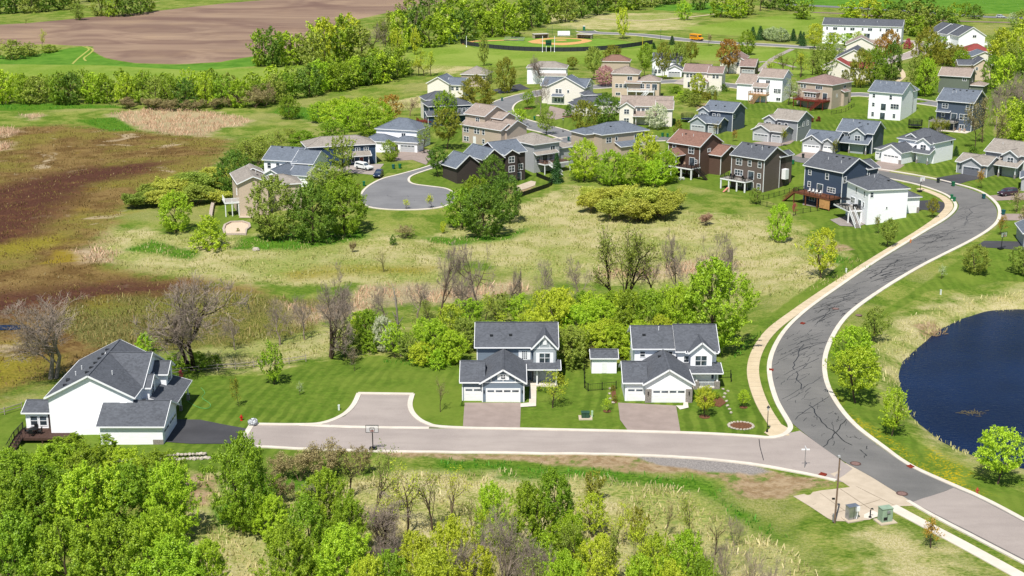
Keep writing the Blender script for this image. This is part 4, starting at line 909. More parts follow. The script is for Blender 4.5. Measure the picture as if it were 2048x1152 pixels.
B = h.blk(0, h.W, 0, 10.5, 8.8, 'x', .52); h.win(B, 'F', 1.2, 6.8, .8, 1.1); h.win(B, 'F', 6.6, 6.5, .9, 1.4); h.win(B, 'R', .5, 6.3, .9, 1.4); h.win(B, 'F', 1.2, 3.8, .8, 1.2); h.door(B, 'F', 4.2, 2.9, 1.7, m=GLASS); h.win(B, 'F', 7.4, 3.5, 2.4, 1.1, 3, 2); h.wins(B, 'F', [2, 6], .5, 1.6, 1.5, 2, 1)
h.blk(6, h.W+.2, 9, 13, 8.6, 'y', .5); h.pipes(B, 'x', 8.8, .52, [(4.6,3),(9,2.6)], [(6,4.4),(8,4.4),(10,4.4)])
h.deck(.3, h.W, -4.2, 0, 2.85, WOOD, WOOD, BLACK, 'FLR', (.3, -3.4, -3.2, -.6, 1.3, WOOD), n=4, pw=.22); h.box('lattice', 8.6, h.W, -4.15, -4.1, .3, 2.5, plain('lattice_wood', 'b98a58', .8)); h.done()
h = H('H12', 'bright white walkout house at the road bend with dark hip roof and white deck', (1735.9,382), (1821.6,378), 7.9, rot=12, wall=WHITE, roof=RDARK, z0=.3)
B = h.blk(0, h.W, 0, 11, 7.9, 'h', .48); h.win(B, 'F', .5, 6.3, .7, 1.1); h.wins(B, 'L', [8.8], 6.2, .6, 1.1); h.wins(B, 'L', [4.6], 6.2, .6, 1.2); h.win(B, 'L', 8.7, 3.6, .6, 1.1); h.door(B, 'L', 6.2, 2.8, 1.6, m=GLASS); h.win(B, 'L', 2.4, 3.4, 2.0, 1.3, 3, 2); h.win(B, 'L', 2.6, .6, .8, 1.3); h.win(B, 'F', 4.6, 3.4, .3, .5, 1, 1)
G = h.blk(h.W-1, h.W+5, 3.5, 10, 5.0, 'h', .45); h.box('stone_pier', h.W+4.4, h.W+5.05, 3.4, 3.55, .8, 2.6, STONE); h.pipes(B, 'h', 7.9, .48, [(3.5,4.6),(4.8,5.6),(3.4,7.)], [(6,2.5),(3.2,8)])
h.deck(-3.4, 0, 2.6, 10.5, 2.75, GREYWOOD, TRIM, BLACK, 'FL', (-2.6, 2.6, -.6, -5., 1.2), n=3, pw=.26); h.done()
# --- second row -----------------------------------------------------------------------
h = H('H13', 'slate blue house with pale blue front gables beside the trampoline', (1405,220), (1456,224.3), 5.9, rot=-34, W=10.5, wall=SLATE, roof=RSLATE)
B = h.blk(0, h.W, 0, 9, 5.9, 'x', .5); C = h.blk(-1.2, 2.2, -1.6, 3, 5.8, 'y', .62, wall=PALEB); h.win(C, 'F', .9, 3.6, 1.6, 1.5, 2, 2); h.wins(B, 'F', [3, 4.6], 4., .8, 1.); h.win(B, 'R', .7, 4., .9, 1.2)
G = h.blk(-.8, 8., -6.4, 0, 3., 'x', .45); G1 = h.blk(-1., 4.2, -7.4, -2, 3., 'y', .62, wall=PALEB); h.gdoor(G1, 'F', .6, 4.2, m=DOORL); h.gdoor(G, 'F', 5.6, 2.4, m=DOORL); h.pipes(B, 'x', 5.9, .5, [], [(3,2),(6,2)]); h.done()
h = H('H14', 'grey house with tan roof and pale garage doors in the second row', (1540,237), (1582,241), 5.9, rot=-39, W=9.4, wall=GREY, roof=RBEIGE)
B = h.blk(0, h.W, 0, 8.8, 5.9, 'x', .5); C = h.blk(-2.2, 1.6, -.8, 3, 5.6, 'y', .6, wall=LGREY); h.win(C, 'F', .8, 3.6, 1.6, 1.4, 2, 2); h.wins(B, 'F', [2.2, 4.4], 4.3, .9, .6, 1, 1); h.wins(B, 'R', [.6, 3.2, 6.], 4., .8, 1.2)
G = h.blk(-2., 7., -6.2, 0, 3.2, 'x', .42); G1 = h.blk(-2.4, 3.2, -6.9, -2, 3.2, 'y', .5, wall=LGREY); h.gdoor(G1, 'F', .5, 4.6, m=DOORL); h.gdoor(G, 'F', 5.7, 2.7, m=DOORL); h.pipes(B, 'x', 5.9, .5, [(5,3)], []); h.done()
h = H('H15', 'slate craftsman house with three front gables and white double garage doors', (1672,262), (1728,267), 5.6, rot=-32, W=11, wall=SLATE, roof=RSLATE)
B = h.blk(0, h.W, 0, 10, 5.6, 'x', .52); C = h.blk(4.2, 8.2, -1.6, 3, 5.5, 'y', .7, wall=PALEB); h.win(C, 'F', 1.4, 3.6, 1.5, 1.4, 2, 2); h.win(B, 'F', 2.2, 3.9, 1.2, 1.0, 2, 1); h.blk(1.5, 9.6, -2.6, 0, 2.9, 'f', .45, soff=False); h.column(4.4, -2.4, 0, 2.9); h.column(9.2, -2.4, 0, 2.9); h.win(B, 'F', 6.5, .9, 1.4, 1.4, 2, 1); h.door(B, 'F', 5, .1)
G = h.blk(-7.2, 1.5, -6, 3, 3.1, 'x', .5); G1 = h.blk(-7.6, -2., -7.6, 0, 3.1, 'y', .62, wall=LGREY); G2 = h.blk(-2., 1.2, -6.8, 0, 3.1, 'y', .62, wall=LGREY); h.gdoor(G1, 'F', .5, 4.6); h.gdoor(G2, 'F', .35, 2.5); h.win(G1, 'F', 2.4, 3.6, .6, .6, 1, 1); h.box('stone_pier', -2.3, -1.75, -7.7, -7.5, 0, 1.2, STONE)
h.pipes(B, 'x', 5.6, .52, [(3,4)], [(5,3.6),(7.5,3.4)]); h.done()
h = H('H16', 'white house with arched dormer gables and dark hip roof', (1793.4,276.4), (1863,289), 5.6, rot=-48, wall=WHITE, roof=RDARK)
B = h.blk(0, h.W, 0, 9.5, 5.6, 'h', .55); C = h.blk(h.W-4.6, h.W-.6, -1.4, 3, 5.4, 'y', .62); h.win(C, 'F', 1.2, 3.5, 1.6, 1.5, 2, 2); D = h.blk(2.2, 4.6, .9, 3.5, 6.3, 'y', .6, z0=5.5); h.win(D, 'F', .9, 6.0, .6, .6, 1, 1)
G = h.blk(-2.8, 5.6, -6.5, 0, 3.1, 'h', .45); G1 = h.blk(-.4, 5.8, -7.4, -1, 3.1, 'y', .55); h.gdoor(G1, 'F', .8, 4.6); h.gdoor(G, 'F', .1, 2.2); h.box('stone_pier', 5.2, 5.9, -7.55, -7.38, 0, 1.2, STONE); h.blk(5.6, h.W, -2.6, 0, 2.9, 'f', .45, soff=False); h.column(7.6, -2.4, 0, 2.9); h.column(h.W-.4, -2.4, 0, 2.9); h.door(B, 'F', 7.2, .1); h.win(B, 'F', 8.8, .9, 1.2, 1.4); h.win(B, 'R', 8, 4.6, .7, .9, 1, 1); h.done()
h = H('H17', 'grey house with tan roof and dark garage door at the right edge above the bend', (1967.8,302), (2032,318), 5.6, rot=-46, W=11.5, wall=GREY, roof=RBEIGE)
B = h.blk(0, h.W, 0, 10, 5.6, 'x', .5); C = h.blk(5.6, 9.4, -1.4, 3, 5.4, 'y', .65, wall=LGREY); h.win(C, 'F', 1.2, 3.5, 1.6, 1.5, 2, 2); h.win(B, 'F', 4., 4.3, .9, .6, 1, 1); h.blk(3.6, h.W-.4, -3, 0, 2.9, 'f', .4, soff=False); h.column(5.4, -2.8, 0, 2.9); h.column(h.W-.8, -2.8, 0, 2.9); h.door(B, 'F', 7, .1)
G = h.blk(-4.5, 4., -6.4, 1, 3., 'x', .45); G1 = h.blk(-2.8, 2.6, -7, -1, 3., 'y', .55, wall=LGREY); h.gdoor(G1, 'F', .5, 4.4, m=DOORG); h.box('stone_pier', 2.0, 2.7, -7.15, -7, 0, 1.2, STONE); h.pipes(B, 'x', 5.6, .5, [(3,3)], []); h.done()
# --- third row -------------------------------------------------------------------------------
h = H('H18', 'tall plain white three level house on the mown slope', (1735.6,182.7), (1805,188.7), 8.6, rot=-36, wall=WHITE, roof=RSLATE)
B = h.blk(0, h.W, 0, 11, 8.6, 'x', .5); h.win(B, 'F', 1.2, 6.8, .8, 1.1); h.win(B, 'F', 6.8, 6.6, .8, 1.3); h.win(B, 'F', 1.2, 4., .8, 1.1); h.door(B, 'F', 4.2, 3., 1.6, m=GLASS); h.win(B, 'F', 7.4, 3.7, 2.6, 1.5, 3, 2); h.win(B, 'F', 1.2, .8, .8, 1.3); h.door(B, 'F', 4.1, .1, 1.6, m=GLASS); h.win(B, 'F', 8.3, .8, .8, 1.3); h.pipes(B, 'x', 8.6, .5, [(2,4),(4,4),(7,4),(9,4)], []); h.blk(7, h.W, 10, 14, 8.4, 'y', .5); h.done()
h = H('H19', 'slate blue walkout house with grey deck in front of the bare woods', (1872,200.7), (1947.8,207.6), 8.6, rot=-37, wall=SLATE, roof=RSLATE)
B = h.blk(0, h.W, 0, 11.5, 8.6, 'x', .52); h.win(B, 'F', 1.6, 6.5, 1.7, 1.3, 2, 2); h.win(B, 'F', 9, 6.6, .9, 1.2); h.win(B, 'F', 1.6, 3.8, .9, 1.0); h.door(B, 'F', 4.6, 3., 1.7, m=GLASS); h.win(B, 'F', 7.2, 3.4, 2.6, 1.6, 2, 2); h.win(B, 'F', 7.4, .6, 1.4, 1.2, 2, 1); h.win(B, 'R', 2.6, 6.8, .8, .7, 1, 1); h.blk(.4, 4, -.8, 0, 5.3, 'f', .3, soff=False); h.pipes(B, 'x', 8.6, .52, [(3.2,3.6),(4.2,3.8)], [(3,5),(5,5),(7,5),(9,5)])
h.deck(-1., 7., -3.6, 0, 2.8, GREYWOOD, GREYWOOD, BLACK, 'FLR', (.8, -3.6, 2.6, -2., 1.2), n=4); h.box('patio', 2.5, h.W, -4, 0, -.2, .08, C_CURB); h.done()
h = H('H20', 'sage green house with a tan roof in front of the woods', (1876,151), (1939.8,155.5), 6., rot=-30, wall=SAGE, roof=RPINK)
B = h.blk(0, h.W, 0, 9, 6., 'x', .5); h.win(B, 'F', 8, 4.7, 1.2, .9, 2, 1); h.win(B, 'R', 4, 4, 1., 1.2); h.win(B, 'R', 2, .9, 1.2, 1.2); h.blk(h.W, h.W+4.5, 2, 9, 3., 'h', .4); h.done()
h = H('H21', 'beige house with a white balcony deck on its long rear side', (1222,148), (1278.5,148.8), 8.2, rot=-10, wall=BEIGE, roof=RPINK)
B = h.blk(0, h.W, 0, 9.5, 8.2, 'h', .45); C = h.blk(h.W, h.W+7.5, 0, 8, 5.8, 'h', .45); h.win(B, 'F', 5.4, 6.2, 1.6, 1.2, 2, 1); h.wins(B, 'F', [1.2, 2.6, 4.], 3.5, 1., 1.2); h.win(B, 'F', 1.4, .8, 1.5, .9, 2, 1); h.blk(5., h.W+1, -.8, 0, 5.2, 'f', .4, soff=False); h.wins(C, 'F', [1, 3], 3.3, 1.2, 1.6, 2, 2); h.door(C, 'F', 5, 2.9, 1.7, m=GLASS)
h.deck(5.6, h.W+6, -3, 0, 2.8, GREYWOOD, TRIM, TRIM, 'FLR', (h.W+4, -3, -2.8, -1.6, 1.2), n=4); h.done()
h = H('H22', 'cream house with a broad front gable at the bend of the far street', (1081,171.5), (1164,176), 6., rot=-20, W=16.5, wall=CREAM, roof=RSLATE)
B = h.blk(0, h.W, 0, 9, 6., 'x', .5); C = h.blk(2.5, h.W, -1.5, 5, 6., 'y', .5); h.wins(C, 'F', [3, 4.2], 4., .9, 1.3); h.win(C, 'F', 7.2, 4.2, .6, .9, 1, 1); h.wins(C, 'F', [2.6, 3.8, 5], 1., .9, 1.2); h.win(C, 'F', 8.6, .8, .8, .8, 1, 1); h.blk(4.6, 8.2, -2.6, -1.5, 2.9, 'f', .4, soff=False); h.done()
h = H('H23', 'low dark hip roofed house half hidden by the round trees', (1160,208), (1243,197), 3.2, rot=12, W=14, wall=CREAM, roof=RDARK)
B = h.blk(0, h.W, 0, 9, 3.2, 'h', .5); h.blk(-3, 5, -3, 4, 3., 'h', .5); h.blk(2, 6, 3, 8, 5.5, 'h', .5); h.done()
h = H('H24', 'cream house with several tan gables beside the white blossoming tree', (1240,212), (1345,214.5), 5.8, rot=-8, wall=CREAM, roof=RPINK)
B = h.blk(0, h.W, 0, 9.5, 5.8, 'x', .5); C = h.blk(-.4, 4., -2.6, 4, 5.6, 'y', .65); h.win(C, 'F', 1.5, 3.7, 1.5, 1.4, 2, 2); h.win(C, 'F', 1.5, .9, 1.5, 1.4, 2, 2); h.wins(B, 'F', [5, 6.4, 7.8, 10.4, 11.6], 4., 1., 1.1); h.blk(4.2, 9.5, -2.6, 0, 2.9, 'f', .4, soff=False); h.column(9.2, -2.4, 0, 2.9); h.column(4.8, -2.4, 0, 2.9)
D = h.blk(h.W-4.5, h.W+.4, -3, 4, 5.4, 'x', .55); h.blk(10., h.W-4.4, -3.4, 0, 3.0, 'f', .6); h.win(D, 'F', 1.2, 4.3, 1., .7, 1, 1); h.done()
h = H('H25', 'cream house with a mauve roof above the blossoming shrubs', (1365,144), (1417.5,146.8), 6.1, rot=-18, wall=CREAM, roof=RMAUVE)
B = h.blk(0, h.W, 0, 9, 6.1, 'x', .5); C = h.blk(h.W, h.W+5, -.5, 7, 6., 'x', .5); h.wins(B, 'F', [1, 2.3, 3.6], 4.3, .9, 1.2); h.wins(C, 'F', [1.6, 2.9], 4.3, .9, 1.1); D = h.blk(3, 9, -3, 0, 3., 'y', .5); h.wins(D, 'F', [.8, 2.2, 3.6, 4.8], .9, .9, 1.4); h.door(B, 'F', 1.6, .6, 1.5, m=GLASS); h.done()
h = H('H26', 'brown roofed house behind the orange budding tree', (1478,133), (1511,134.5), 3.4, rot=-20, wall=UMBER, roof=RMAUVE)
B = h.blk(0, h.W, 0, 8, 3.4, 'x', .6); h.gdoor(B, 'F', .8, 4.4, m=DOORL); C = h.blk(-8.5, .5, 3, 14, 5.6, 'y', .55, wall=CREAM); h.win(C, 'F', 6.5, 3.2, 1.2, 1.2); h.done()
h = H('H27', 'white house with two pinkish roofed blocks and a tan wooden deck stair', (1471.4,167), (1503.8,170), 5.6, rot=-30, W=7, wall=WHITE, roof=RPINK)
B = h.blk(0, h.W, 0, 9, 5.6, 'x', .6); C = h.blk(h.W+1.5, h.W+10, .5, 9.5, 8.3, 'x', .5); h.win(C, 'F', 2.6, 6.2, 1.4, 1.1, 2, 1); h.wins(C, 'F', [5.6, 6.8], 3.2, 1.2, 1.4, 2, 2); h.win(C, 'F', 6.6, .6, 1.4, 1., 2, 1); h.blk(h.W+.2, h.W+5, -1.5, .5, 5., 'f', .5); h.door(C, 'F', .8, 2.9, 1.6, m=GLASS); h.wins((h.W+.2,h.W+5,-1.5,.5), 'F', [.5, 1.6, 2.8], 3.3, .8, 1.2)
h.deck(h.W-.4, h.W+6.2, -4.2, -1.5, 2.8, TANWOOD, TANWOOD, TANWOOD, 'FLR', (h.W+3, -4.2, -1.2, -2.8, 1.6), n=4); h.done()
h = H('H28', 'taupe house with a mauve hip roof, red deck and a red hedge beside', (1592.4,164), (1664,172.6), 7.8, rot=-42, W=14, wall=TAN, roof=RMAUVE)
B = h.blk(0, h.W, 0, 13, 7.8, 'h', .36); h.wins(B, 'F', [1.2, 2.3], 6.1, .9, 1.); h.win(B, 'F', 7, 6.1, 2.4, 1., 3, 1); h.win(B, 'R', 7.5, 6.1, 1.6, 1., 2, 1); C = h.blk(3.6, 8.4, -2, 0, 5.1, 'h', .45); h.wins(C, 'F', [.5, 1.6, 2.7, 3.8], 3.6, .8, 1.2); h.door(B, 'F', 9.8, 2.9, 1.6, m=GLASS); h.win(B, 'R', 3, 3.6, .6, .9); h.blk(h.W, h.W+1, 6.4, 9.4, 5, 'r', .4)
h.deck(1.2, h.W-.6, -4.6, 0, 2.7, REDWOOD, REDWOOD, REDWOOD, 'FLR', (h.W-1.6, -4.6, -2.6, -2.4, 1.5), n=5); h.done()
# --- far houses -----------------------------------------------------------------------------------
h = H('H29', 'cream gabled house with a red shingle roof', (1642,133), (1699,137), 5., rot=-22, wall=CREAM, roof=RRED)
B = h.blk(0, h.W, 0, 8, 5., 'y', .5); C = h.blk(h.W-3, h.W+8, 2, 9, 4.6, 'x', .5); h.win(B, 'F', 7.4, 3.2, .6, .8, 1, 1); h.wins(C, 'F', [1, 4], 2.8, .9, 1.1); h.done()
h = H('H30', 'long dark blue grey roofed house behind the red roof', (1668,119), (1745,124), 4., rot=-18, W=15, wall=CREAM, roof=RDARK)
h.blk(0, h.W, 0, 17, 4., 'y', .55); h.done()
h = H('H31', 'tan roofed gabled house in front of the white row houses', (1691,90), (1746,92), 4., rot=-14, W=13, wall=CREAM, roof=RPINK)
h.blk(0, h.W, 0, 12, 4., 'y', .5); h.blk(h.W-2, h.W+4, 3, 10, 3.8, 'x', .5); h.done()
h = H('H32', 'long white row of townhouses with one dark roof', (1644.4,49.3), (1786,55.3), 8.4, rot=-20, W=36, wall=WHITE, roof=RDARK, name='townhouse_row', cat='townhouses')
B = h.blk(0, h.W, 0, 12, 8.4, 'x', .42); h.wins(B, 'F', [1.5, 9.5, 17.5, 25.5, 33], 6.2, .8, 1.2); h.wins(B, 'F', [4.6, 12.4, 20.3, 28.2], 6.2, 1.9, 1.2, 2, 1); h.wins(B, 'F', [3, 10.8, 18.7, 26.5], 2.9, 2.6, 2.1, 2, 1); h.pipes(B, 'x', 8.4, .42, [(7,3),(18,3),(24,3)], []); h.done()
h = H('H33', 'white townhouse with stepped dark roofs at the far right', (1917,73), (1972,66), 6.5, rot=8, W=13, wall=WHITE, roof=RDARK, name='townhouse', cat='townhouse')
B = h.blk(0, h.W, 0, 8, 6.5, 'y', .6); C = h.blk(-1.5, h.W-1, 8.2, 16, 6.5, 'y', .6); D = h.blk(-3, h.W-2.5, 16.2, 24, 6.5, 'y', .6); h.win(B, 'F', 6.4, 5.9, 1.6, 1., 2, 1); h.deck(h.W, h.W+3, 0, 5, 2.8, TRIM, TRIM, TRIM, 'FR', None); h.done()
h = H('H34', 'red hip roofed house under the far right townhouse', (1925,103), (1976,104), 3.2, rot=-8, W=12, wall=CREAM, roof=RRED); h.blk(0, h.W, 0, 10, 3.2, 'h', .5); h.done()
h = H('H34b', 'grey roofed gabled house in front of the red hip roof', (1943,114), (1989,113), 3.2, rot=0, W=10.5, wall=CREAM, roof=RSLATE); h.blk(0, h.W, 0, 9, 3.2, 'y', .4); h.done()
h = H('H34c', 'narrow beige gabled house behind the sage green house', (1947,131), (1976,129), 5.5, rot=-6, W=7, wall=BEIGE, roof=RDARK); B = h.blk(0, h.W, 0, 9, 5.5, 'y', .7); h.blk(-5, 1, 3, 9, 5.2, 'x', .5); h.win(B, 'F', .6, 3.8, .8, 1.); h.done()
h = H('H35', 'cream gabled house with dark roof at the meadow edge of the far street', (852,167), (899,168.7), 5., rot=-16, wall=CREAM, roof=RSLATE); B = h.blk(0, h.W, 0, 10, 5., 'y', .55); C = h.blk(h.W-1, h.W+5, 1, 9, 4.6, 'x', .5); h.wins(C, 'F', [1.6, 3.4], 2.8, 1, 1.2); h.done()
h = H('H36', 'dark hip roofed blue house with a red deck', (856,214), (940,206), 5.8, rot=16, W=15, wall=BLUE, roof=RDARK)
B = h.blk(0, h.W, 0, 8, 5.8, 'h', .42); C = h.blk(1, 11, 9, 17, 6.6, 'h', .5, wall=CREAM); h.wins(B, 'F', [9.5, 11, 12.5], 3.8, 1., 1.1); h.win(B, 'F', 2, 3.6, 1.4, 1.2, 2, 1); h.blk(-1, 4, -3, 0, 3.2, 'f', .35); h.blk(9, 14, -1.5, 0, 3.0, 'f', .4, soff=False); h.deck(-4, 0, -3, 1, 1.6, REDWOOD, REDWOOD, REDWOOD, 'FL', None); h.done()
h = H('H37', 'tan hip roofed house just below the ball field slope', (920,149), (969,152), 4.6, rot=-12, W=10.5, wall=TAN, roof=RBEIGE); B = h.blk(0, h.W, 0, 10, 4.6, 'h', .5); h.win(B, 'R', 3, 3, 1, 1.2); h.win(B, 'F', 8.4, 3., .9, 1.2); h.done()
h = H('H38', 'white house with tan hip roof behind a bare tree', (1052,136), (1135,135), 5.8, rot=-6, W=15.5, wall=WHITE, roof=RBEIGE); h.blk(0, h.W, 0, 9, 5.8, 'h', .4); h.blk(5, h.W, -1.6, 0, 3, 'f', .4); h.done()
h = H('H39', 'white house with dark gabled roofs left of the mauve roofed houses', (1304,121), (1345,120), 5.6, rot=-10, W=11.5, wall=WHITE, roof=RDARK); B = h.blk(0, h.W, 0, 9, 5.6, 'x', .5); C = h.blk(-.2, 4.4, -2, 3, 5.4, 'y', .6); h.wins(C, 'F', [1, 2.4], 1, 1, 1.4); G = h.blk(6, 11.5, -6, 0, 3, 'y', .5); h.gdoor(G, 'F', .5, 4.4, m=DOORL); h.done()
h = H('H40', 'small brown house behind the row of street trees below the ball field', (1200,123), (1258,124), 4., rot=-8, W=12, wall=TAN, roof=RBROWN); h.blk(0, h.W, 0, 8, 4., 'h', .5); h.done()
h = H('H41', 'grey garage corner entering at the right edge beside the parked van', (2040,357), (2090,364), 3.2, rot=-20, W=9, wall=LGREY, roof=RSLATE); B = h.blk(0, h.W, 0, 8, 3.2, 'y', .5); h.gdoor(B, 'F', 1.2, 4.6); h.done()
h = H('H42', 'blue roofed house corner at the right edge by the lower basketball hoop', (2046,468), (2110,472), 3.2, rot=-10, W=9, wall=LGREY, roof=RSLATE); B = h.blk(0, h.W, 0, 9, 3.2, 'y', .5); h.gdoor(B, 'F', 1.2, 4.6); h.done()
h = H('shed', 'small white garden shed with grey roof between the two front houses', (1180.6,718), (1237,718), 2.5, rot=0, wall=WHITE, roof=RDARK, ov=.25, name='garden_shed', cat='shed'); B = h.blk(0, h.W, 0, 3.2, 2.5, 'x', .5); MB().box(1.6, 2.4, -.03, .02, .05, 2.).build('door', TRIM, h.root); h.done()
# ------------------------------------------------------------------ trees and shrubs
from mathutils import noise as mnoise
def leaf_mat(key, a, b, trans=.27, var=.6):
    t = NT(key); g = t.new('ShaderNodeNewGeometry'); oi = t.new('ShaderNodeObjectInfo')
    r = t.math('ADD', t.math('MULTIPLY', g.outputs['Random Per Island'], .5), t.math('MULTIPLY', t.attr('tone'), .5))
    k = 1.3; c = t.mix(r, tuple(min(1,x*k) for x in srgb(a)[:3])+(1,), tuple(min(1,x*k) for x in srgb(b)[:3])+(1,))
    hs = t.new('ShaderNodeHueSaturation'); t.l.new(c, hs.inputs['Color'])
    t.l.new(t.step(oi.outputs['Random'], 0, 1, .5-.014*var, .5+.022*var, False), hs.inputs['Hue'])
    t.l.new(t.step(t.math('FRACT', t.math('MULTIPLY', oi.outputs['Random'], 7.31)), 0, 1, 1-.25*var, 1+.2*var, False), hs.inputs['Value'])
    t.n.remove(t.b)
    d = t.new('ShaderNodeBsdfDiffuse'); tr = t.new('ShaderNodeBsdfTranslucent'); mx = t.new('ShaderNodeMixShader'); gl = t.new('ShaderNodeBsdfGlossy'); m2 = t.new('ShaderNodeMixShader')
    t.l.new(hs.outputs[0], d.inputs[0]); t.l.new(hs.outputs[0], tr.inputs[0]); mx.inputs[0].default_value = trans
    t.l.new(d.outputs[0], mx.inputs[1]); t.l.new(tr.outputs[0], mx.inputs[2])
    gl.inputs['Roughness'].default_value = .45; gl.inputs[0].default_value = (.9,.95,.8,1); m2.inputs[0].default_value = .02
    t.l.new(mx.outputs[0], m2.inputs[1]); t.l.new(gl.outputs[0], m2.inputs[2]); t.l.new(m2.outputs[0], t.out.inputs['Surface'])
    return t.mat
LEAF = {
 'green': leaf_mat('leaves_green', '5b781a', '94ac30'), 'dark': leaf_mat('leaves_dark_green', '42621c', '728e32'), 'bright': leaf_mat('leaves_bright', '7a981c', 'aec438'),
 'yellow': leaf_mat('leaves_yellow_green', '92a022', 'bcc43e'), 'olive': leaf_mat('leaves_olive', '6a7a2a', '96a446'), 'orange': leaf_mat('leaves_orange_bud', '85662a', 'a8863a'),
 'rust': leaf_mat('leaves_rust_green', '6a6e26', '90902f'), 'pine': leaf_mat('needles', '22401c', '41612e', .1), 'white': leaf_mat('blossom_white', '8fa068', 'e0dcc8', .3), 'pink': leaf_mat('blossom_pink', '9a6e74', 'cda09e', .3),
 'dusty': leaf_mat('leaves_dusty_red', '80604e', 'a08270', .2), 'magenta': leaf_mat('blossom_magenta', '8f2c4c', 'b8446a', .3), 'red': leaf_mat('leaves_red', '5a1820', '80242c', .2), 'tan': leaf_mat('dry_buds', '7c704c', '9c9064', .2), 'willow': leaf_mat('leaves_willow', '8e9434', 'b6b852'), 'pale': leaf_mat('leaves_pale', '8a9a66', 'b6c094'),
}
BARK = plain('bark_brown', '574a3e', .95, .05, var=.3, sc=4); BARKG = plain('bark_grey', '857c72', .95, .05, var=.25, sc=4); BARKD = plain('bark_dark', '40362e', .95, .05, var=.3, sc=4); TWIG = plain('twig_grey_brown', '8d8074', .95, .05, var=.2, sc=4); TWIGR = plain('twig_reddish', '86705f', .95, .05, var=.2, sc=4)
def leaves_mesh(name, cen, nor, size, tone, rng, fold=.0):
    M = len(cen)
    nor = nor/np.linalg.norm(nor, axis=1, keepdims=True)
    t = rng.normal(size=(M,3)); t -= (t*nor).sum(1, keepdims=True)*nor; t /= np.linalg.norm(t, axis=1, keepdims=True); b = np.cross(nor, t)
    s = size[:,None]
    v = np.stack([cen-t*s, cen-b*s*.62+nor*s*.12, cen+t*s, cen+b*s*.62+nor*s*.12], 1).reshape(-1, 3).astype(np.float32)
    me = bpy.data.meshes.new(name); me.vertices.add(4*M); me.vertices.foreach_set('co', v.ravel())
    me.loops.add(4*M); me.loops.foreach_set('vertex_index', np.arange(4*M, dtype=np.int32)); me.polygons.add(M)
    me.polygons.foreach_set('loop_start', np.arange(0, 4*M, 4, dtype=np.int32)); me.polygons.foreach_set('loop_total', np.full(M, 4, np.int32))
    me.update(calc_edges=True)
    at = me.attributes.new('tone', 'FLOAT', 'POINT'); at.data.foreach_set('value', np.repeat(tone, 4).astype(np.float32))
    return me
def prof(kind, t):
    if kind == 'broad': return math.sqrt(max(0, 1-(2*t-.92)**2/1.0))*(.96 if t < .5 else 1)
    if kind == 'round': return math.sqrt(max(0, 1-(2*t-1)**2))
    if kind == 'column': return (math.sin(math.pi*min(1, t*.93+.05))**.6)
    if kind == 'dome': return math.sqrt(max(0, 1-t*t))**.9
    if kind == 'cone': return max(0, 1-t)**.85
    if kind == 'vase': return (.45+.75*t)*math.sqrt(max(0, 1-max(0, t-.55)**2/.21))
    return 1
def crown(kind, seed, zb, clumps=70, per=90, leaf=.03, rc=.105, uneven=.28, spread=.5, inner=.45):
    rng = np.random.default_rng(seed); cs = []; R0 = []
    lim = 0
    while len(cs) < clumps and lim < 9000:
        lim += 1
        t = rng.uniform(0, 1) if kind != 'cone' else rng.beta(1, 1.6); a = rng.uniform(0, 2*math.pi)
        r = prof(kind, t)*.5
        nz = mnoise.noise(Vector((math.cos(a)*1.3+seed*3.1, math.sin(a)*1.3, t*2.4)))
        r *= 1+uneven*nz*1.3
        q = rng.uniform(inner**2, 1)**.5
        rr = max(0, r-rc*.55)*q
        p = np.array([rr*math.cos(a), rr*math.sin(a), zb+t*(1-zb)*(1+.08*nz)])
        if cs and min(np.linalg.norm(p-c) for c in cs[-60:]) < rc*.45: continue
        cs.append(p)
    cs = np.array(cs); n = len(cs)
    ct = rng.uniform(0, 1, n)
    o0 = cs-np.array([0,0,zb+(1-zb)*.3]); o0 /= np.linalg.norm(o0, axis=1, keepdims=True)+1e-6
    dirs = o0*.55+np.array([0,0,.55 if kind == 'column' else .28])+rng.normal(size=(n,3))*.45; dirs /= np.linalg.norm(dirs, axis=1, keepdims=True)
    ln = rc*rng.uniform(1.1, 2.6, n); fat = rc*rng.uniform(.28, .5, n)
    idx = np.repeat(np.arange(n), per); M = len(idx)
    sp = rng.uniform(-.55, .55, M); g = rng.normal(size=(M,3)); d = g/np.linalg.norm(g, axis=1, keepdims=True)
    cen = cs[idx]+dirs[idx]*(sp*ln[idx])[:,None]+g*(fat[idx]*(1.-.75*np.abs(sp+.15)))[:,None]*.62
    cen[:,2] = np.minimum(cen[:,2], 1.04); cen[:,:2] *= .5/np.percentile(np.hypot(cen[:,0], cen[:,1]), 96)
    out = o0[idx]
    nor = d*.8+out*.35+np.array([0,0,.35])+rng.normal(size=(M,3))*spread
    cen[:,2] = np.maximum(cen[:,2], .015)
    return leaves_mesh('crown', cen, nor, leaf*rng.uniform(.6, 1.3, M), np.clip(ct[idx]+rng.normal(size=M)*.1, 0, 1), rng)
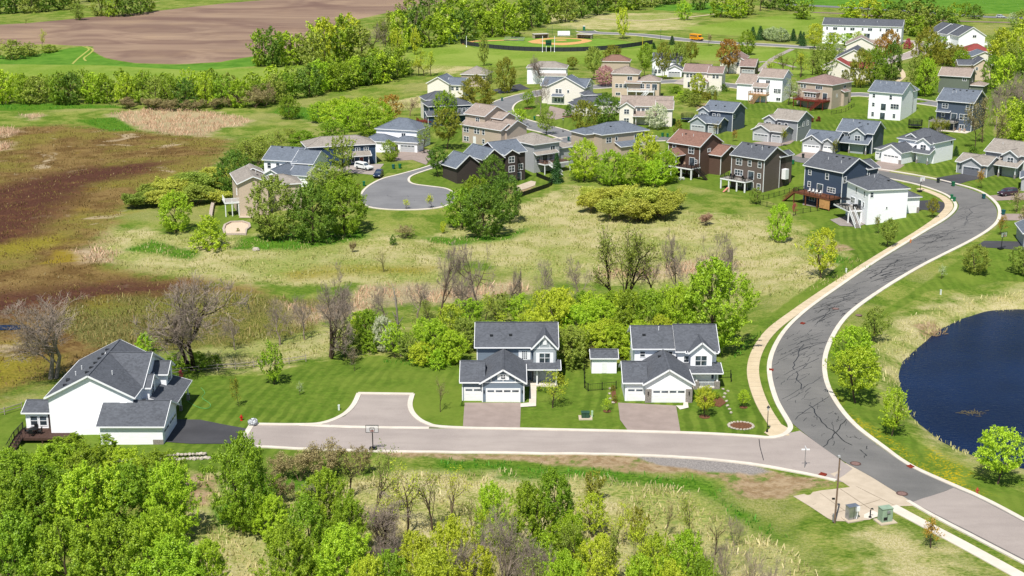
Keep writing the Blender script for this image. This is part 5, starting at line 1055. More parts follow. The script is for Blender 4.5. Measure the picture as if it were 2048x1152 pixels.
def grow(seed, levels, n, spread, zb=.25, trunk=.022, up=.35, top=1., stems=1, lean=.0, wid=.5, shrink=.62, bend=.18, jitter=.25, fine=False):
    """tapered trunk, limbs and twigs; returns a mesh builder and the twig tips"""
    rng = random.Random(seed); mb = MB(); tips = []; tw = MB() if fine else mb
    def branch(p, d, L, r, lev):
        k = 3 if lev < levels else 4; pts = [p]; q = p.copy(); dd = d.copy()
        for i in range(k):
            dd = (dd+Vector((rng.gauss(0,bend), rng.gauss(0,bend), rng.gauss(0,bend*.7)+up*.16))).normalized(); q = q+dd*(L/k)
            h = math.hypot(q.x, q.y)
            if h > wid: q.x *= wid/h; q.y *= wid/h
            q.z = max(q.z, .02); pts.append(q.copy())
        rad = [r*(1-.62*i/k) for i in range(k+1)]
        (tw if lev <= (0 if levels < 4 else 1) else mb).tube(pts, rad if lev > 1 or not fine else [max(x*.8, .0011) for x in rad], 6 if lev == levels else (4 if lev >= levels-1 else 3), cap=False)
        if lev == 0: tips.extend([(pts[-1], dd), (pts[-2], dd)]); return
        m = n[levels-lev]
        for i in range(m):
            t = (.3 if lev == levels else .22)+(.78 if lev < levels else .7)*(i+rng.random()*.8)/m
            t = min(t, 1.); f = t*k; j = min(int(f), k-1); b = pts[j].lerp(pts[j+1], f-j)
            axis = (pts[j+1]-pts[j]).normalized(); a = rng.uniform(0, 2*math.pi)+i*2.4
            e1 = axis.orthogonal().normalized(); e2 = axis.cross(e1); side = e1*math.cos(a)+e2*math.sin(a)
            ang = spread*rng.uniform(.7, 1.25); nd = (axis*math.cos(ang)+side*math.sin(ang)).normalized()
            branch(b, nd, L*shrink*rng.uniform(.65, 1.15)*(1.15-.4*t), max(rad[j]*.5, .0012), lev-1)
    for s in range(stems):
        a = 2*math.pi*s/max(1, stems)+rng.uniform(0, 1)
        d = Vector((math.cos(a)*lean, math.sin(a)*lean, 1)).normalized()
        branch(Vector((math.cos(a)*.02*(stems>1), math.sin(a)*.02*(stems>1), -.02)), d, top*rng.uniform(.85, 1.), trunk*(1 if stems == 1 else .6), levels)
    if fine: mb.tw = tw
    return mb, tips
def norm_mesh(mb, w=.47):
    v = np.array(mb.v); z = v[:,2].max(); h = np.percentile(np.hypot(v[:,0], v[:,1]), 96); f = w/h if w else 1
    mb.v = [tuple(p) for p in (v*np.array([f,f,1/z]))]
    if hasattr(mb, 'tw'): mb.tw.v = [tuple(p) for p in (np.array(mb.tw.v)*np.array([f,f,1/z]))]
    return z, f
def tip_leaves(tips, seed, per, leaf, rad, z):
    rng = np.random.default_rng(seed); P0 = np.array([list(t[0]) for t in tips])*np.array([z[1],z[1],1/z[0]]); idx = np.repeat(np.arange(len(P0)), per); M = len(idx)
    d = rng.normal(size=(M,3)); cen = P0[idx]+d*rad*np.array([1,1,.8]); cen[:,2] = np.clip(cen[:,2], .02, 1.03)
    return leaves_mesh('crown', cen, rng.normal(size=(M,3))+np.array([0,0,.6]), leaf*rng.uniform(.6,1.3,M), np.clip(rng.uniform(0,1,len(P0))[idx]+rng.normal(size=M)*.1,0,1), rng)
def trunk_mesh(seed, zb, r=.022, limbs=7, reach=.36, top=.8):
    mb, _ = grow(seed, 2, [limbs, 3], .75, trunk=r, top=top, wid=.42, shrink=.5, up=.5); v = np.array(mb.v); v[:,2] = np.minimum(v[:,2], .97); mb.v = [tuple(p) for p in v]; return mb
VAR = {}
def reg(key, fn, n): VAR[key] = (fn, n, {})
def variant(key, i):
    fn, n, c = VAR[key]; i %= n
    if i not in c: c[i] = fn(i)
    return c[i]
def leafy(kind, zb, r=.022, top=.8, **k):
    def f(i):
        cr = crown(kind, 11+i*7+len(kind), zb, **k); tr = trunk_mesh(3+i*5, zb, r, top=top).mesh('trunk', BARK); return tr, cr
    return f
def sprig(seed0, levels, n, spread, per, leaf, rad, stems=1, lean=0., trunk=.016, up=.4, wid=.5, bark=BARK, shrink=.6, top=.62, bend=.18):
    def f(i):
        mb, tips = grow(seed0+i*9, levels, n, spread, trunk=trunk, up=up, stems=stems, lean=lean, wid=wid, shrink=shrink, top=top, bend=bend, fine=not per)
        z = norm_mesh(mb); tr = mb.mesh('trunk', bark)
        return tr, (tip_leaves(tips, seed0+i, per, leaf, rad, z) if per else mb.tw.mesh('crown', TWIG))
    return f
def conifer(i):
    rng = np.random.default_rng(50+i); cen = []; nor = []; tone = []
    for lv in range(16):
        z = .06+.9*lv/16; r = .5*(1-z)**.9+.02; m = int(7+16*(1-z))
        for k in range(m):
            a = 2*math.pi*(k+rng.uniform(-.3,.3))/m; L = r*rng.uniform(.75,1.1)
            for q in np.linspace(.15, 1, 9):
                for _ in range(3):
                    cen.append([math.cos(a)*L*q+rng.normal()*.02, math.sin(a)*L*q+rng.normal()*.02, z-.09*q*q*r*2+rng.normal()*.008]); nor.append([math.cos(a)*.4, math.sin(a)*.4, .8]); tone.append(rng.uniform())
    cen = np.array(cen); cen[:,2] = np.clip(cen[:,2], .02, 1)
    cr = leaves_mesh('crown', cen, np.array(nor)+rng.normal(size=cen.shape)*.35, .028*rng.uniform(.6,1.2,len(cen)), np.array(tone), rng)
    return MB().tube([(0,0,-.02),(0,0,.5),(0,0,.96)], [.02,.013,.003], 6).mesh('trunk', BARKD), cr
reg('big', leafy('broad', .06, clumps=360, per=88, leaf=.0115, rc=.07, uneven=.55, inner=.35), 5)      # seen close: many small leaves
reg('dense', leafy('broad', .07, clumps=240, per=66, leaf=.0145, rc=.075, uneven=.22, inner=.55), 5)
reg('round', leafy('round', .3, clumps=160, per=52, leaf=.0175, rc=.085, uneven=.24, inner=.5), 4)
reg('mid', leafy('round', .22, clumps=130, per=48, leaf=.0175, rc=.085, uneven=.55, inner=.3), 4)
reg('column', leafy('column', .15, clumps=60, per=48, leaf=.026, rc=.12, uneven=.5), 3)
reg('far', leafy('broad', .05, clumps=105, per=42, leaf=.024, rc=.1, uneven=.42), 5)
reg('shrub', leafy('dome', .0, r=.012, top=.5, clumps=100, per=56, leaf=.022, rc=.11, uneven=.55, inner=.4), 4)
reg('conifer', conifer, 3)
reg('loose', sprig(100, 3, [8,5,4], .7, 4, .016, .035, trunk=.016, up=.45), 4)
reg('sparse', sprig(200, 3, [8,5,3], .62, 3, .013, .03, trunk=.015, up=.55), 3)
reg('sapling', sprig(300, 2, [12,5], .75, 5, .03, .05, trunk=.014, up=.6, wid=.5), 4)
reg('budding', sprig(340, 3, [12,4,3], .85, 5, .018, .04, trunk=.016, up=.3), 3)
reg('bare', sprig(400, 4, [8,6,6,6], .66, 0, 0, 0, trunk=.022, up=.35, bark=TWIG, shrink=.64, bend=.24), 4)
reg('barebig', sprig(440, 4, [7,6,6,6], .62, 0, 0, 0, stems=2, lean=.2, trunk=.034, up=.3, bark=BARKG, shrink=.66, bend=.26), 3)
reg('barebush', sprig(480, 3, [7,6,5], .5, 0, 0, 0, stems=5, lean=.45, trunk=.013, up=.4, bark=TWIG, bend=.2), 3)
reg('bushloose', sprig(520, 3, [6,5,4], .5, 4, .017, .03, stems=6, lean=.5, trunk=.012, up=.4, bark=TWIGR), 4)
reg('willow', sprig(560, 3, [7,6,4], .42, 7, .024, .04, stems=8, lean=.55, trunk=.011, up=.6, bark=TWIGR), 3)
reg('spread', sprig(700, 3, [9,7,6], .5, 2, .011, .03, stems=3, lean=.32, trunk=.03, up=.45, bark=BARKD), 2)
def deadmesh(i):
    mb, _ = grow(640+i, 2, [9,3], .9, trunk=.035, up=.1, top=1., wid=.22, shrink=.22); norm_mesh(mb, .3); return mb.mesh('trunk', BARKG), None
reg('dead', deadmesh, 2)
TREES = {}
FAR = {'upper left wood','top middle wood','wood behind the ball field','wood behind the row houses','grove left of the highway','back of the hedgerow','wood at the field edge','copse in the ploughed field','trees of the left field corner','right end of the hedgerow'}
FARV = []
reg('farlow', leafy('broad', .05, clumps=80, per=24, leaf=.034, rc=.1, uneven=.42), 5)
_tc = [0]
def tree(kind, x, y, top, w, leaf='green', label=None, name='tree', cat='tree', group=None, v=None, bark=None, hs=1.):
    p = P(x, y); sc = scale_at(p); dep = math.atan2(CAMH-p.z, p.y)
    h = (y-top)/(sc*math.cos(dep))*hs; wd = w/sc*(1.08 if kind == 'big' else 1.)
    _tc[0] += 1; i = _tc[0] if v is None else v
    tr, cr = variant('farlow' if group in FAR and kind == 'far' else kind, i)
    if group in FAR: FARV.append((tr, cr, p, wd, h, (i*2.399) % 6.283, leaf, kind)); return
    root = empty(name, p, (i*2.399) % 6.283, label, cat, group); root.scale = (wd, wd, h)
    def colored(me, m, key):
        if m is None: return me
        k = (me.name, m.name)
        if k not in TREES: c = me.copy(); c.materials.clear(); c.materials.append(m); TREES[k] = c
        return TREES[k]
    link('trunk' if 'shrub' not in name and 'bush' not in name else 'stem', colored(tr, bark, 't'), root)
    if cr is not None: link('crown', colored(cr, (TWIGR if bark is TWIGR else TWIG) if kind.startswith('bare') else LEAF[leaf], 'c'), root)
    return root
def many(kind, pts, leafs, label, group, name='tree', cat='tree', jit=.12, bark=None):
    for k, q in enumerate(pts):
        x, y, top, w = q[:4]; lf = q[4] if len(q) > 4 else (leafs if isinstance(leafs, str) else leafs[k % len(leafs)]); kd = q[5] if len(q) > 5 else (kind if isinstance(kind, str) else kind[k % len(kind)])
        tree(kd, x, y, top, w, lf, label, name, cat, group, bark=bark)

def build_far():
    """the far-off woods that read as one mass: one object"""
    mats = [BARK]+[LEAF[k] for k in LEAF]+[TWIG]; mi = {k: 1+n for n, k in enumerate(LEAF)}
    V = []; Ls = []; LT = []; MI = []; TN = []; nv = 0; rng = random.Random(2)
    for tr, cr, p, wd, h, a, leaf, kind in FARV:
        for me, m in ((tr, 0), (cr, len(mats)-1 if kind.startswith('bare') else mi[leaf])):
            if me is None: continue
            n = len(me.vertices); c = np.empty(n*3, np.float32); me.vertices.foreach_get('co', c); c = c.reshape(-1, 3)
            x = (c[:,0]*math.cos(a)-c[:,1]*math.sin(a))*wd+p.x; y = (c[:,0]*math.sin(a)+c[:,1]*math.cos(a))*wd+p.y
            V.append(np.stack([x, y, c[:,2]*h+p.z], 1)); l = np.empty(len(me.loops), np.int32); me.loops.foreach_get('vertex_index', l); Ls.append(l+nv); nv += n
            t = np.empty(len(me.polygons), np.int32); me.polygons.foreach_get('loop_total', t); LT.append(t); MI.append(np.full(len(t), m, np.int32))
            tn = np.zeros(n, np.float32)
            if 'tone' in me.attributes: me.attributes['tone'].data.foreach_get('value', tn)
            TN.append(np.clip(tn*.7+rng.uniform(-.1,.35), 0, 1))
    V = np.concatenate(V).astype(np.float32); Ls = np.concatenate(Ls); LT = np.concatenate(LT); MI = np.concatenate(MI); TN = np.concatenate(TN).astype(np.float32)
    me = bpy.data.meshes.new('distant_woods'); me.vertices.add(len(V)); me.vertices.foreach_set('co', V.ravel()); me.loops.add(len(Ls)); me.loops.foreach_set('vertex_index', Ls)
    me.polygons.add(len(LT)); me.polygons.foreach_set('loop_start', np.concatenate([[0], np.cumsum(LT)[:-1]]).astype(np.int32)); me.polygons.foreach_set('loop_total', LT)
    for m in mats: me.materials.append(m)
    me.polygons.foreach_set('material_index', MI); me.update(calc_edges=True); at = me.attributes.new('tone', 'FLOAT', 'POINT'); at.data.foreach_set('value', TN)
    tag(link('distant_woods', me), kind='stuff')
T = tree
# by the road and the pond
T('round',1702,752,658,84,'bright','bright leafy tree inside the road bend, standing behind its twin'); T('round',1711,806,703,96,'bright','bright leafy tree with dark shadow inside the road bend, nearest the kerb')
T('mid',1748,685,617,58,'olive','olive green tree at the road edge below the manhole cover'); T('mid',1783,872,783,64,'bright','young bright tree standing on the yellow flower bank beside the pond'); T('round',1995,968,862,96,'bright','bright round tree on the grass at the lower shore of the pond')
T('mid',1643,557,462,70,'yellow','yellow green tree standing alone in the meadow beside the pavement',v=2); T('dense',1558,484,408,48,'bright','bright bushy tree below the navy house with the wood deck')
T('round',1776,494,440,38,'olive','small olive tree on the lawn below the bright white walkout house'); T('sapling',1757,467,430,22,'rust','reddish sapling on the lawn close to the white walkout wall','sapling'); T('round',1865,436,398,24,'rust','small reddish tree on the lawn between white house and pavement')
T('dense',1950,546,490,54,'olive','dark round tree on the lawn above the pond'); T('sapling',1883,558,529,18,'pale','tiny pale leafed sapling on the lawn beside the road','sapling'); T('dense',2046,548,492,60,'olive','dark tree at the right edge below the black driveway')
T('sapling',2000,470,430,26,'orange','orange budded sapling beside the black basketball hoop','sapling'); T('sapling',2042,464,415,36,'tan','bare budded sapling at the right edge near the lower driveway','sapling'); T('sapling',2033,424,378,34,'tan','bare budded sapling beside the parked purple van','sapling'); T('sapling',1962,377,338,26,'orange','orange budded sapling in front of the grey tan roofed house','sapling')
# front gardens
T('column',548,769,686,56,'green','feathery green young tree on the lawn beside the rail fence'); T('sapling',477,812,752,30,'rust','rust and green sapling on the lawn above the black driveway','sapling'); T('sapling',600,791,763,15,'pale','tiny whitish sapling in the middle of the big lawn','sapling'); T('sparse',709,742,698,24,'tan','thin leafless sapling near the bare soil strip on the lawn','sapling')
T('sparse',881,824,755,36,'tan','thin budding sapling beside the blue grey house driveway','sapling'); T('budding',1105,816,744,62,'yellow','yellow budding young tree in front of the blue grey house porch'); T('sapling',1214,823,791,24,'bright','small green sapling between the two front driveways','sapling'); T('round',1409,834,775,40,'yellow','yellow leafed young tree in a mulch ring before the corner house'); T('round',1487,815,782,24,'bright','small round sapling in a mulch ring beside the corner pavement','sapling')
T('shrub',362,760,740,11,'magenta','magenta flowering shrub in front of the rail fence',name='shrub',cat='shrub'); T('sapling',1861,1096,1036,50,'orange','orange budded young tree beside the pavement at the lower right')
for x, y, t, w, lf in [(1394,800,788,20,'bright'),(1430,796,783,24,'green'),(1230,803,790,14,'rust'),(1225,782,770,12,'rust'),(1422,812,800,18,'rust')]: T('shrub',x,y,t,w,lf,'low shrub planted in the beds of the white corner house','shrub','shrub','shrubs around the corner house')
for x, y, t, w in [(925,812,802,10),(1079,782,773,12),(1091,785,776,10)]: T('shrub',x,y,t,w,'dark','low clipped shrub beside the blue grey house','shrub','shrub','shrubs around the blue grey house')
# lower left wood
many('big', [(30,1015,905,120),(105,1000,896,125),(180,1010,898,125),(255,1000,904,110),(318,1010,908,110),(20,1110,960,130),(95,1095,940,140),(185,1110,935,150),(270,1090,940,140),(345,1085,930,100),(40,1215,1040,150),(140,1220,1050,150),(235,1215,1040,150),(320,1200,1030,120)], ['green','bright','green','bright','green','green'], 'leafy green tree in the lower left wood below the white house', 'trees of the lower left wood')
many('big', [(350,1235,1085,150),(420,1215,1090,100)], 'bright', 'low bright tree at the front edge of the lower left wood', 'low trees at the front of the lower left wood')
many('shrub', [(150,905,868,70),(215,915,872,70),(120,912,875,60)], 'green', 'leafy shrub between the dark deck and the lower left wood', 'shrubs below the deck', 'shrub', 'shrub')
T('big',492,1062,878,118,'green','tall dense tree standing alone below the dead end of the street',v=1)
T('bushloose',560,1005,945,60,'tan','dry brown bush right of the tall dense tree',name='bush',cat='bush')
many('bushloose', [(600,962,905,75),(655,952,884,90),(560,955,905,50),(720,950,892,60)], 'tan', 'twiggy brown bush below the street kerb', 'twiggy bushes below the kerb', 'bush', 'bush')
many('big', [(545,1085,995,70),(655,1080,945,100),(620,1150,1000,100),(580,1215,1060,110),(690,1215,1060,120),(700,1130,1000,80)], ['bright','green','green','green','bright','green'], 'leafy tree in the thicket right of the tall dense tree', 'leafy trees of the lower thicket')
many('sparse', [(745,1055,890,120),(815,1070,930,110),(865,1065,925,110),(900,1050,940,90),(700,1000,905,80),(790,1100,970,90),(950,1110,1000,80)], ['olive','yellow','olive','yellow'], 'thin trunked budding tree in the dry grass below the street', 'budding trees in the dry grass')
many('barebig', [(770,1120,1010,110),(640,1040,965,70),(800,1190,1060,130)], 'tan', 'dark leafless tangle among the lower thicket trees', 'leafless trees of the lower thicket', bark=BARKD)
many('big', [(835,1215,1075,90),(905,1225,1045,90),(870,1270,1110,110)], 'yellow', 'bright yellow green tree in the lower middle thicket', 'yellow trees of the lower thicket')
many('big', [(985,1090,970,70),(1055,1135,975,90),(1105,1120,952,105)], ['bright','green','green','dark'], 'green tree in the lower middle thicket below the kerb', 'green trees of the lower middle')
many('column', [(1187,1005,943,48),(1275,1085,1018,44)], 'rust', 'small upright olive tree in the dry grass', 'upright olive trees')
many('loose', [(1185,1075,995,75,'yellow','mid'),(1235,1090,1005,65,'yellow','loose'),(1380,1092,995,60,'olive'),(1330,1075,1000,45,'tan','sparse'),(1430,1110,1030,60,'tan','sparse')], 'yellow', 'light yellow budding tree in the dry grass right of the thicket', 'light budding trees right of the thicket')
many('barebig', [(995,1225,1045,140),(1065,1240,1075,130),(935,1245,1085,110)], 'tan', 'pale grey leafless tree at the bottom edge', 'pale leafless trees at the bottom', bark=TWIG)
many('big', [(1190,1250,1110,100,'yellow','loose'),(1250,1235,1065,110,'yellow','loose'),(1310,1200,1075,80,'bright'),(1370,1235,1075,100,'bright'),(1230,1175,1050,90,'olive','loose'),(1160,1170,1050,90,'olive','loose'),(1400,1260,1125,80,'green')], 'bright', 'yellow green tree at the bottom edge right of the leafless trees', 'green trees at the bottom edge')
many('barebush', [(1450,1160,1080,80),(1500,1180,1100,80),(1540,1200,1120,80),(1470,1090,1030,60),(1420,1190,1100,80)], 'tan', 'twiggy grey bush in the dry grass at the lower right', 'twiggy bushes at the lower right', 'bush', 'bush')
many('big', [(780,1230,1110,90,'green'),(960,1250,1105,90,'yellow'),(1060,1260,1120,80,'olive','loose'),(1130,1255,1110,90,'bright'),(1010,1180,1060,80,'yellow','loose'),(1140,1150,1030,70,'bright'),(1200,1180,1075,80,'yellow'),(1280,1260,1120,90,'bright'),(1340,1265,1130,90,'yellow'),(1290,1130,1040,60,'yellow','loose'),(1080,1190,1070,80,'bright','loose'),(740,1250,1120,80,'yellow'),(1440,1270,1150,80,'olive','loose'),(960,1140,1030,70,'yellow','loose')], 'bright', 'yellow green sapling in the brush along the bottom edge', 'brush along the bottom edge')
# belt behind the front houses
T('big',1424,704,526,140,'bright','very large bright green tree behind the white corner house',v=3); T('big',1356,700,572,80,'bright','tall bright tree left of the very large tree behind the corner house')
T('dense',766,703,633,44,'white','white blossoming tree at the wood edge left of the blue grey house')
many('big', [(735,690,622,70,'green'),(870,722,642,80,'bright'),(905,726,664,70,'bright'),(845,730,684,50,'yellow'),(930,700,639,70,'olive'),(1105,690,584,90,'yellow'),(1075,670,614,60,'yellow'),(1150,690,614,80,'bright'),(1200,680,599,80,'bright'),(1255,690,584,80,'green'),(1300,690,584,80,'green'),(1140,730,654,80,'olive'),(1185,712,650,80,'yellow'),(1235,712,650,80,'bright'),(1280,725,644,80,'bright'),(1320,720,634,70,'yellow'),(1000,690,624,80,'yellow','loose'),(1050,700,629,80,'yellow','loose'),(960,690,634,70,'olive','loose'),(1165,640,584,50,'green'),(1220,640,584,50,'green'),(905,660,614,60,'olive','loose'),(830,690,634,60,'olive','loose')], 'bright', 'leafy tree in the belt of trees behind the front houses', 'trees behind the front houses')
many('shrub', [(740,705,665,50,'green'),(705,700,670,40,'olive'),(875,738,700,40,'bright'),(1150,738,700,40,'olive'),(1245,714,690,40,'olive'),(1190,714,688,40,'tan','bushloose'),(1270,738,700,40,'olive')], 'green', 'undergrowth bush at the foot of the trees behind the front houses', 'undergrowth behind the front houses', 'bush', 'bush')
T('barebig',106,757,600,150,'tan','leafless tree behind the big white house at the left',bark=BARKG,v=0); T('barebig',383,738,548,260,'tan','widest leafless tree beside the rail fence',bark=BARKD,v=1); T('barebig',662,715,540,165,'tan','twin stemmed leafless tree at the fence corner',bark=BARK,v=2); T('dead',803,712,563,70,'tan','dead bare trunk beside the white blossoming tree',name='dead_tree')
T('bare',878,640,498,110,'tan','crooked leafless tree above the green belt',bark=BARK); T('bare',962,640,502,120,'tan','leaning leafless tree at the dark creek',bark=BARK); T('spread',1240,620,438,135,'olive','tall budding tree with spreading limbs in front of the willow thicket',bark=BARKD,v=1); T('bare',1300,600,512,75,'tan','dark leafless tree right of the tall budding tree',bark=BARKD); T('bare',1355,600,462,100,'tan','grey leafless tree left of the large bright tree'); T('bare',1410,590,472,110,'tan','grey leafless tree just above the large bright tree'); T('bare',1440,600,500,70,'tan','small leafless tree at the right end of the bare trees')
T('sparse',768,544,496,36,'tan','small bare tree alone in the meadow'); T('bushloose',706,505,482,20,'tan','small brown bush in the meadow',name='bush',cat='bush'); T('shrub',786,490,470,18,'dark','small dark bush near the cul-de-sac meadow',name='bush',cat='bush'); T('bushloose',810,475,450,40,'tan','reddish twiggy bush below the cul-de-sac',name='bush',cat='bush'); T('column',886,467,443,14,'yellow','small yellow bush left of the dark maple clump',name='bush',cat='bush')
T('shrub',290,705,668,50,'bright','bright bush behind the roof of the big white house',name='bush',cat='bush'); many('shrub', [(350,735,708,50),(395,738,705,60),(430,735,712,40)], 'green', 'green bush at the foot of the widest leafless tree', 'bushes under the widest leafless tree', 'bush', 'bush')
T('bushloose',1412,450,426,40,'dusty','dusty pink twiggy bush in the meadow below the grey walkout',name='bush',cat='bush'); T('sapling',1586,432,405,14,'magenta','magenta flowering sapling below the stained wood deck','sapling'); T('column',1510,408,376,26,'olive','small olive shrub below the white deck posts',name='shrub',cat='shrub'); T('sparse',1540,592,570,14,'yellow','thin sapling in the dry grass left of the pavement','sapling')
many('mid', [(690,715,655,60,'olive'),(790,715,650,60,'bright'),(815,722,670,50,'olive'),(848,715,640,60,'bright'),(720,680,625,50,'yellow'),(900,690,612,70,'yellow'),(940,665,600,70,'bright'),(1000,650,590,70,'olive'),(1040,655,592,60,'bright'),(1125,655,580,70,'yellow'),(1180,655,585,60,'bright'),(1140,715,655,60,'bright'),(1210,700,640,60,'yellow'),(1250,665,585,70,'yellow'),(1330,660,575,70,'bright'),(970,640,590,60,'yellow','loose'),(1090,635,570,60,'olive','loose'),(860,660,600,60,'olive','loose')], 'bright', 'light leafed young tree filling the belt behind the front houses', 'young trees filling the belt')
many('bare', [(560,690,610,80),(610,680,600,70),(715,660,575,80),(770,650,570,70),(835,640,560,80),(920,640,545,80),(1010,625,535,70),(1085,620,530,70),(1160,612,525,70),(470,700,640,60)], 'tan', 'fine grey brown bare tree in the scattered row along the wetland edge', 'bare trees along the wetland edge')
# cul-de-sac
T('dense',548,478,358,100,'olive','dark olive maple covering the beige walkout wall'); T('dense',626,482,368,98,'dark','green maple in the middle of the three below the beige walkout'); T('dense',690,470,356,98,'green','fresh green maple at the kerb end of the three below the beige walkout')
T('dense',352,465,384,70,'bright','bright round tree at the marsh edge left of the beige walkout'); T('shrub',420,499,434,76,'bright','broad low bright bush beside the round planting bed',name='bush',cat='bush'); T('dense',470,392,305,78,'dark','dark upright tree left of the white house with the beige neighbour')
many('dense', [(925,455,378,78,'green'),(972,472,372,100,'dark'),(1012,445,350,66,'dark'),(950,420,352,60,'green')], 'green', 'dark maple in the clump between the cul-de-sac and the meadow', 'maple clump beside the cul-de-sac')
T('dense',984,380,313,58,'dark','dark tree against the charcoal brown house wall'); T('mid',684,352,276,66,'olive','olive tree in front of the navy blue house'); T('mid',655,402,330,90,'olive','loose olive tree before the white house garage'); T('dense',632,372,336,40,'white','white blossoming bush at the garage roof',name='bush',cat='bush')
T('dense',780,322,281,36,'green','small round green tree in front of the navy house corner'); T('round',876,353,297,46,'dark','dark round tree on the lawn inside the cul-de-sac curve'); T('sapling',865,418,388,24,'yellow','pale yellow sapling at the cul-de-sac kerb, right of the pair','sapling'); T('sapling',812,419,399,18,'yellow','pale yellow sapling at the cul-de-sac kerb, left of the pair','sapling')
T('loose',848,306,246,56,'olive','grey olive tree before the dark hip roofed white house'); T('round',894,298,222,62,'rust','tall olive tree in front of the tan three level house, lower one'); T('dense',890,250,184,48,'green','tall green tree in front of the dark hip roofed blue house'); T('dense',953,224,153,70,'rust','large rust green tree above the tan three level house'); T('dense',1011,186,117,42,'rust','upright rust green tree at the far street bend'); T('loose',975,190,130,44,'olive','loose olive tree beside the upright rust tree'); T('bare',1085,168,112,60,'tan','spreading budding tree before the white tan roofed house',bark=BARKD)
T('round',1057,217,184,26,'green','small green tree in a mulch ring on the curved lawn'); T('bare',1081,231,160,34,'tan','leafless tree in a mulch ring on the curved lawn'); T('mid',1036,254,220,46,'bright','bright layered tree in front of the curved street'); T('mid',1092,270,220,38,'olive','slim brownish tree beside the street lamp'); T('round',1168,282,205,52,'rust','orange and green street tree above the bright round bushes'); T('dense',1212,248,188,60,'dark','dark round tree right of the orange street tree'); T('dense',1313,258,208,46,'white','white flowering tree before the cream gabled house'); T('shrub',1137,233,210,22,'dark','small dark round shrub on the mulch bed',name='shrub',cat='shrub')
T('conifer',1113,365,302,34,'pine','dark spruce below the light grey house deck',cat='conifer',name='spruce_tree'); T('conifer',1202,300,285,16,'pine','small spruce top behind the bright bushes',cat='conifer',name='spruce_tree'); T('bare',1003,262,230,34,'tan','leafless reddish shrub at the corner of the tan house',name='shrub',cat='shrub',bark=TWIGR)
many('dense', [(1168,362,280,66),(1222,370,302,66),(1290,360,268,66),(1330,366,300,58),(1262,372,308,66),(1310,372,320,54)], ['bright','bright','yellow','bright'], 'bright round tree in the row between the stucco house and the willow thicket', 'bright row behind the willow thicket')
many('willow', [(1180,405,372,50),(1210,415,375,60),(1245,425,370,70),(1285,432,372,70),(1320,430,375,70),(1350,420,380,50),(1225,440,395,70),(1275,442,398,80),(1325,438,398,70),(1180,425,385,50)], 'willow', 'yellow green willow shrub of the thicket in the meadow', 'willow thicket in the meadow', 'willow_shrub', 'shrub')
many('willow', [(300,402,368,70),(345,395,355,80),(395,385,345,80),(440,380,345,60),(270,415,385,60),(330,412,380,80),(390,410,370,80),(430,408,380,60),(370,372,345,60),(430,362,335,70)], ['olive','willow'], 'low olive willow bush at the marsh edge left of the beige house', 'willow bushes at the marsh edge', 'willow_shrub', 'shrub')
many('bushloose', [(510,345,275,80),(545,310,262,80),(590,285,258,70),(490,330,285,60),(470,350,310,50)], 'olive', 'twiggy olive bush behind the cul-de-sac houses', 'twiggy bushes behind the cul-de-sac', 'bush', 'bush')
many('dense', [(608,298,262,60),(579,238,193,44),(665,285,240,60)], 'green', 'round tree in the meadow behind the cul-de-sac houses', 'round meadow trees')
many('dense', [(640,245,205,50),(670,255,200,60),(705,262,205,70),(740,270,215,70),(690,245,195,55),(730,240,195,60),(765,255,205,50)], 'bright', 'bright tree in the clump left of the dark hip roofed blue house', 'bright clump in the far meadow'); T('mid',782,245,192,50,'orange','orange yellow willow at the end of the bright clump'); T('bare',820,232,195,40,'tan','leafless reddish bush between the orange willow and the blue house',bark=TWIGR,name='bush',cat='bush')
# hedgerow between field and marsh
hr = []
rr = random.Random(4)
for i in range(25):
    t = i/24; x = -20+t*800; yb = 208 if x < 300 else (214 if x < 500 else 214-(x-500)*.19)
    hr.append((x+rr.uniform(-8,8), yb+rr.uniform(-2,2), yb-rr.uniform(50,66), rr.uniform(44,62)))
for i in range(20):
    t = i/19; x = 0+t*790; yb = 196 if x < 500 else 196-(x-500)*.17
    hr.append((x+rr.uniform(-8,8), yb+rr.uniform(-2,2), yb-rr.uniform(46,58), rr.uniform(44,60)))
many('far', hr[25:], ['green','bright','green','olive'], '', 'back of the hedgerow')
many('far', hr[:25], ['green','bright','green','olive','green','dark','bright'], 'leafy tree in the long hedgerow between marsh and green field', 'hedgerow trees')
many('bushloose', [(255,216,195,50),(300,218,196,50),(340,219,198,50),(385,219,198,50),(430,217,196,50),(470,214,192,46),(510,215,180,60),(530,212,165,50)], 'tan', 'brown budding bush at the foot of the hedgerow', 'brown bushes along the hedgerow', 'bush', 'bush')
many('far', [(25,118,82,60,'olive'),(60,112,85,50,'olive'),(100,105,90,40,'green'),(0,118,78,50,'yellow','loose'),(85,98,58,22,'yellow','loose'),(52,48,36,14,'green','sparse')], 'olive', 'loose tree at the left field corner', 'trees of the left field corner')
T('far',158,40,7,28,'olive','single tree in the ploughed field'); many('far', [(200,32,-14,40,'olive'),(225,33,-18,44,'green'),(250,32,-20,44,'dark'),(280,28,-20,44,'dark'),(300,24,-16,30,'green')], 'green', 'tree of the copse inside the ploughed field', 'copse in the ploughed field')
many('far', [(-10,28,-20,44),(25,27,-25,44),(60,26,-22,44),(90,23,-26,44),(120,20,-26,44),(150,16,-28,40),(10,14,-40,50),(70,12,-40,50),(130,8,-44,50),(180,4,-44,50)], ['dark','dark','olive'], 'dark tree of the wood at the upper left corner', 'upper left wood')
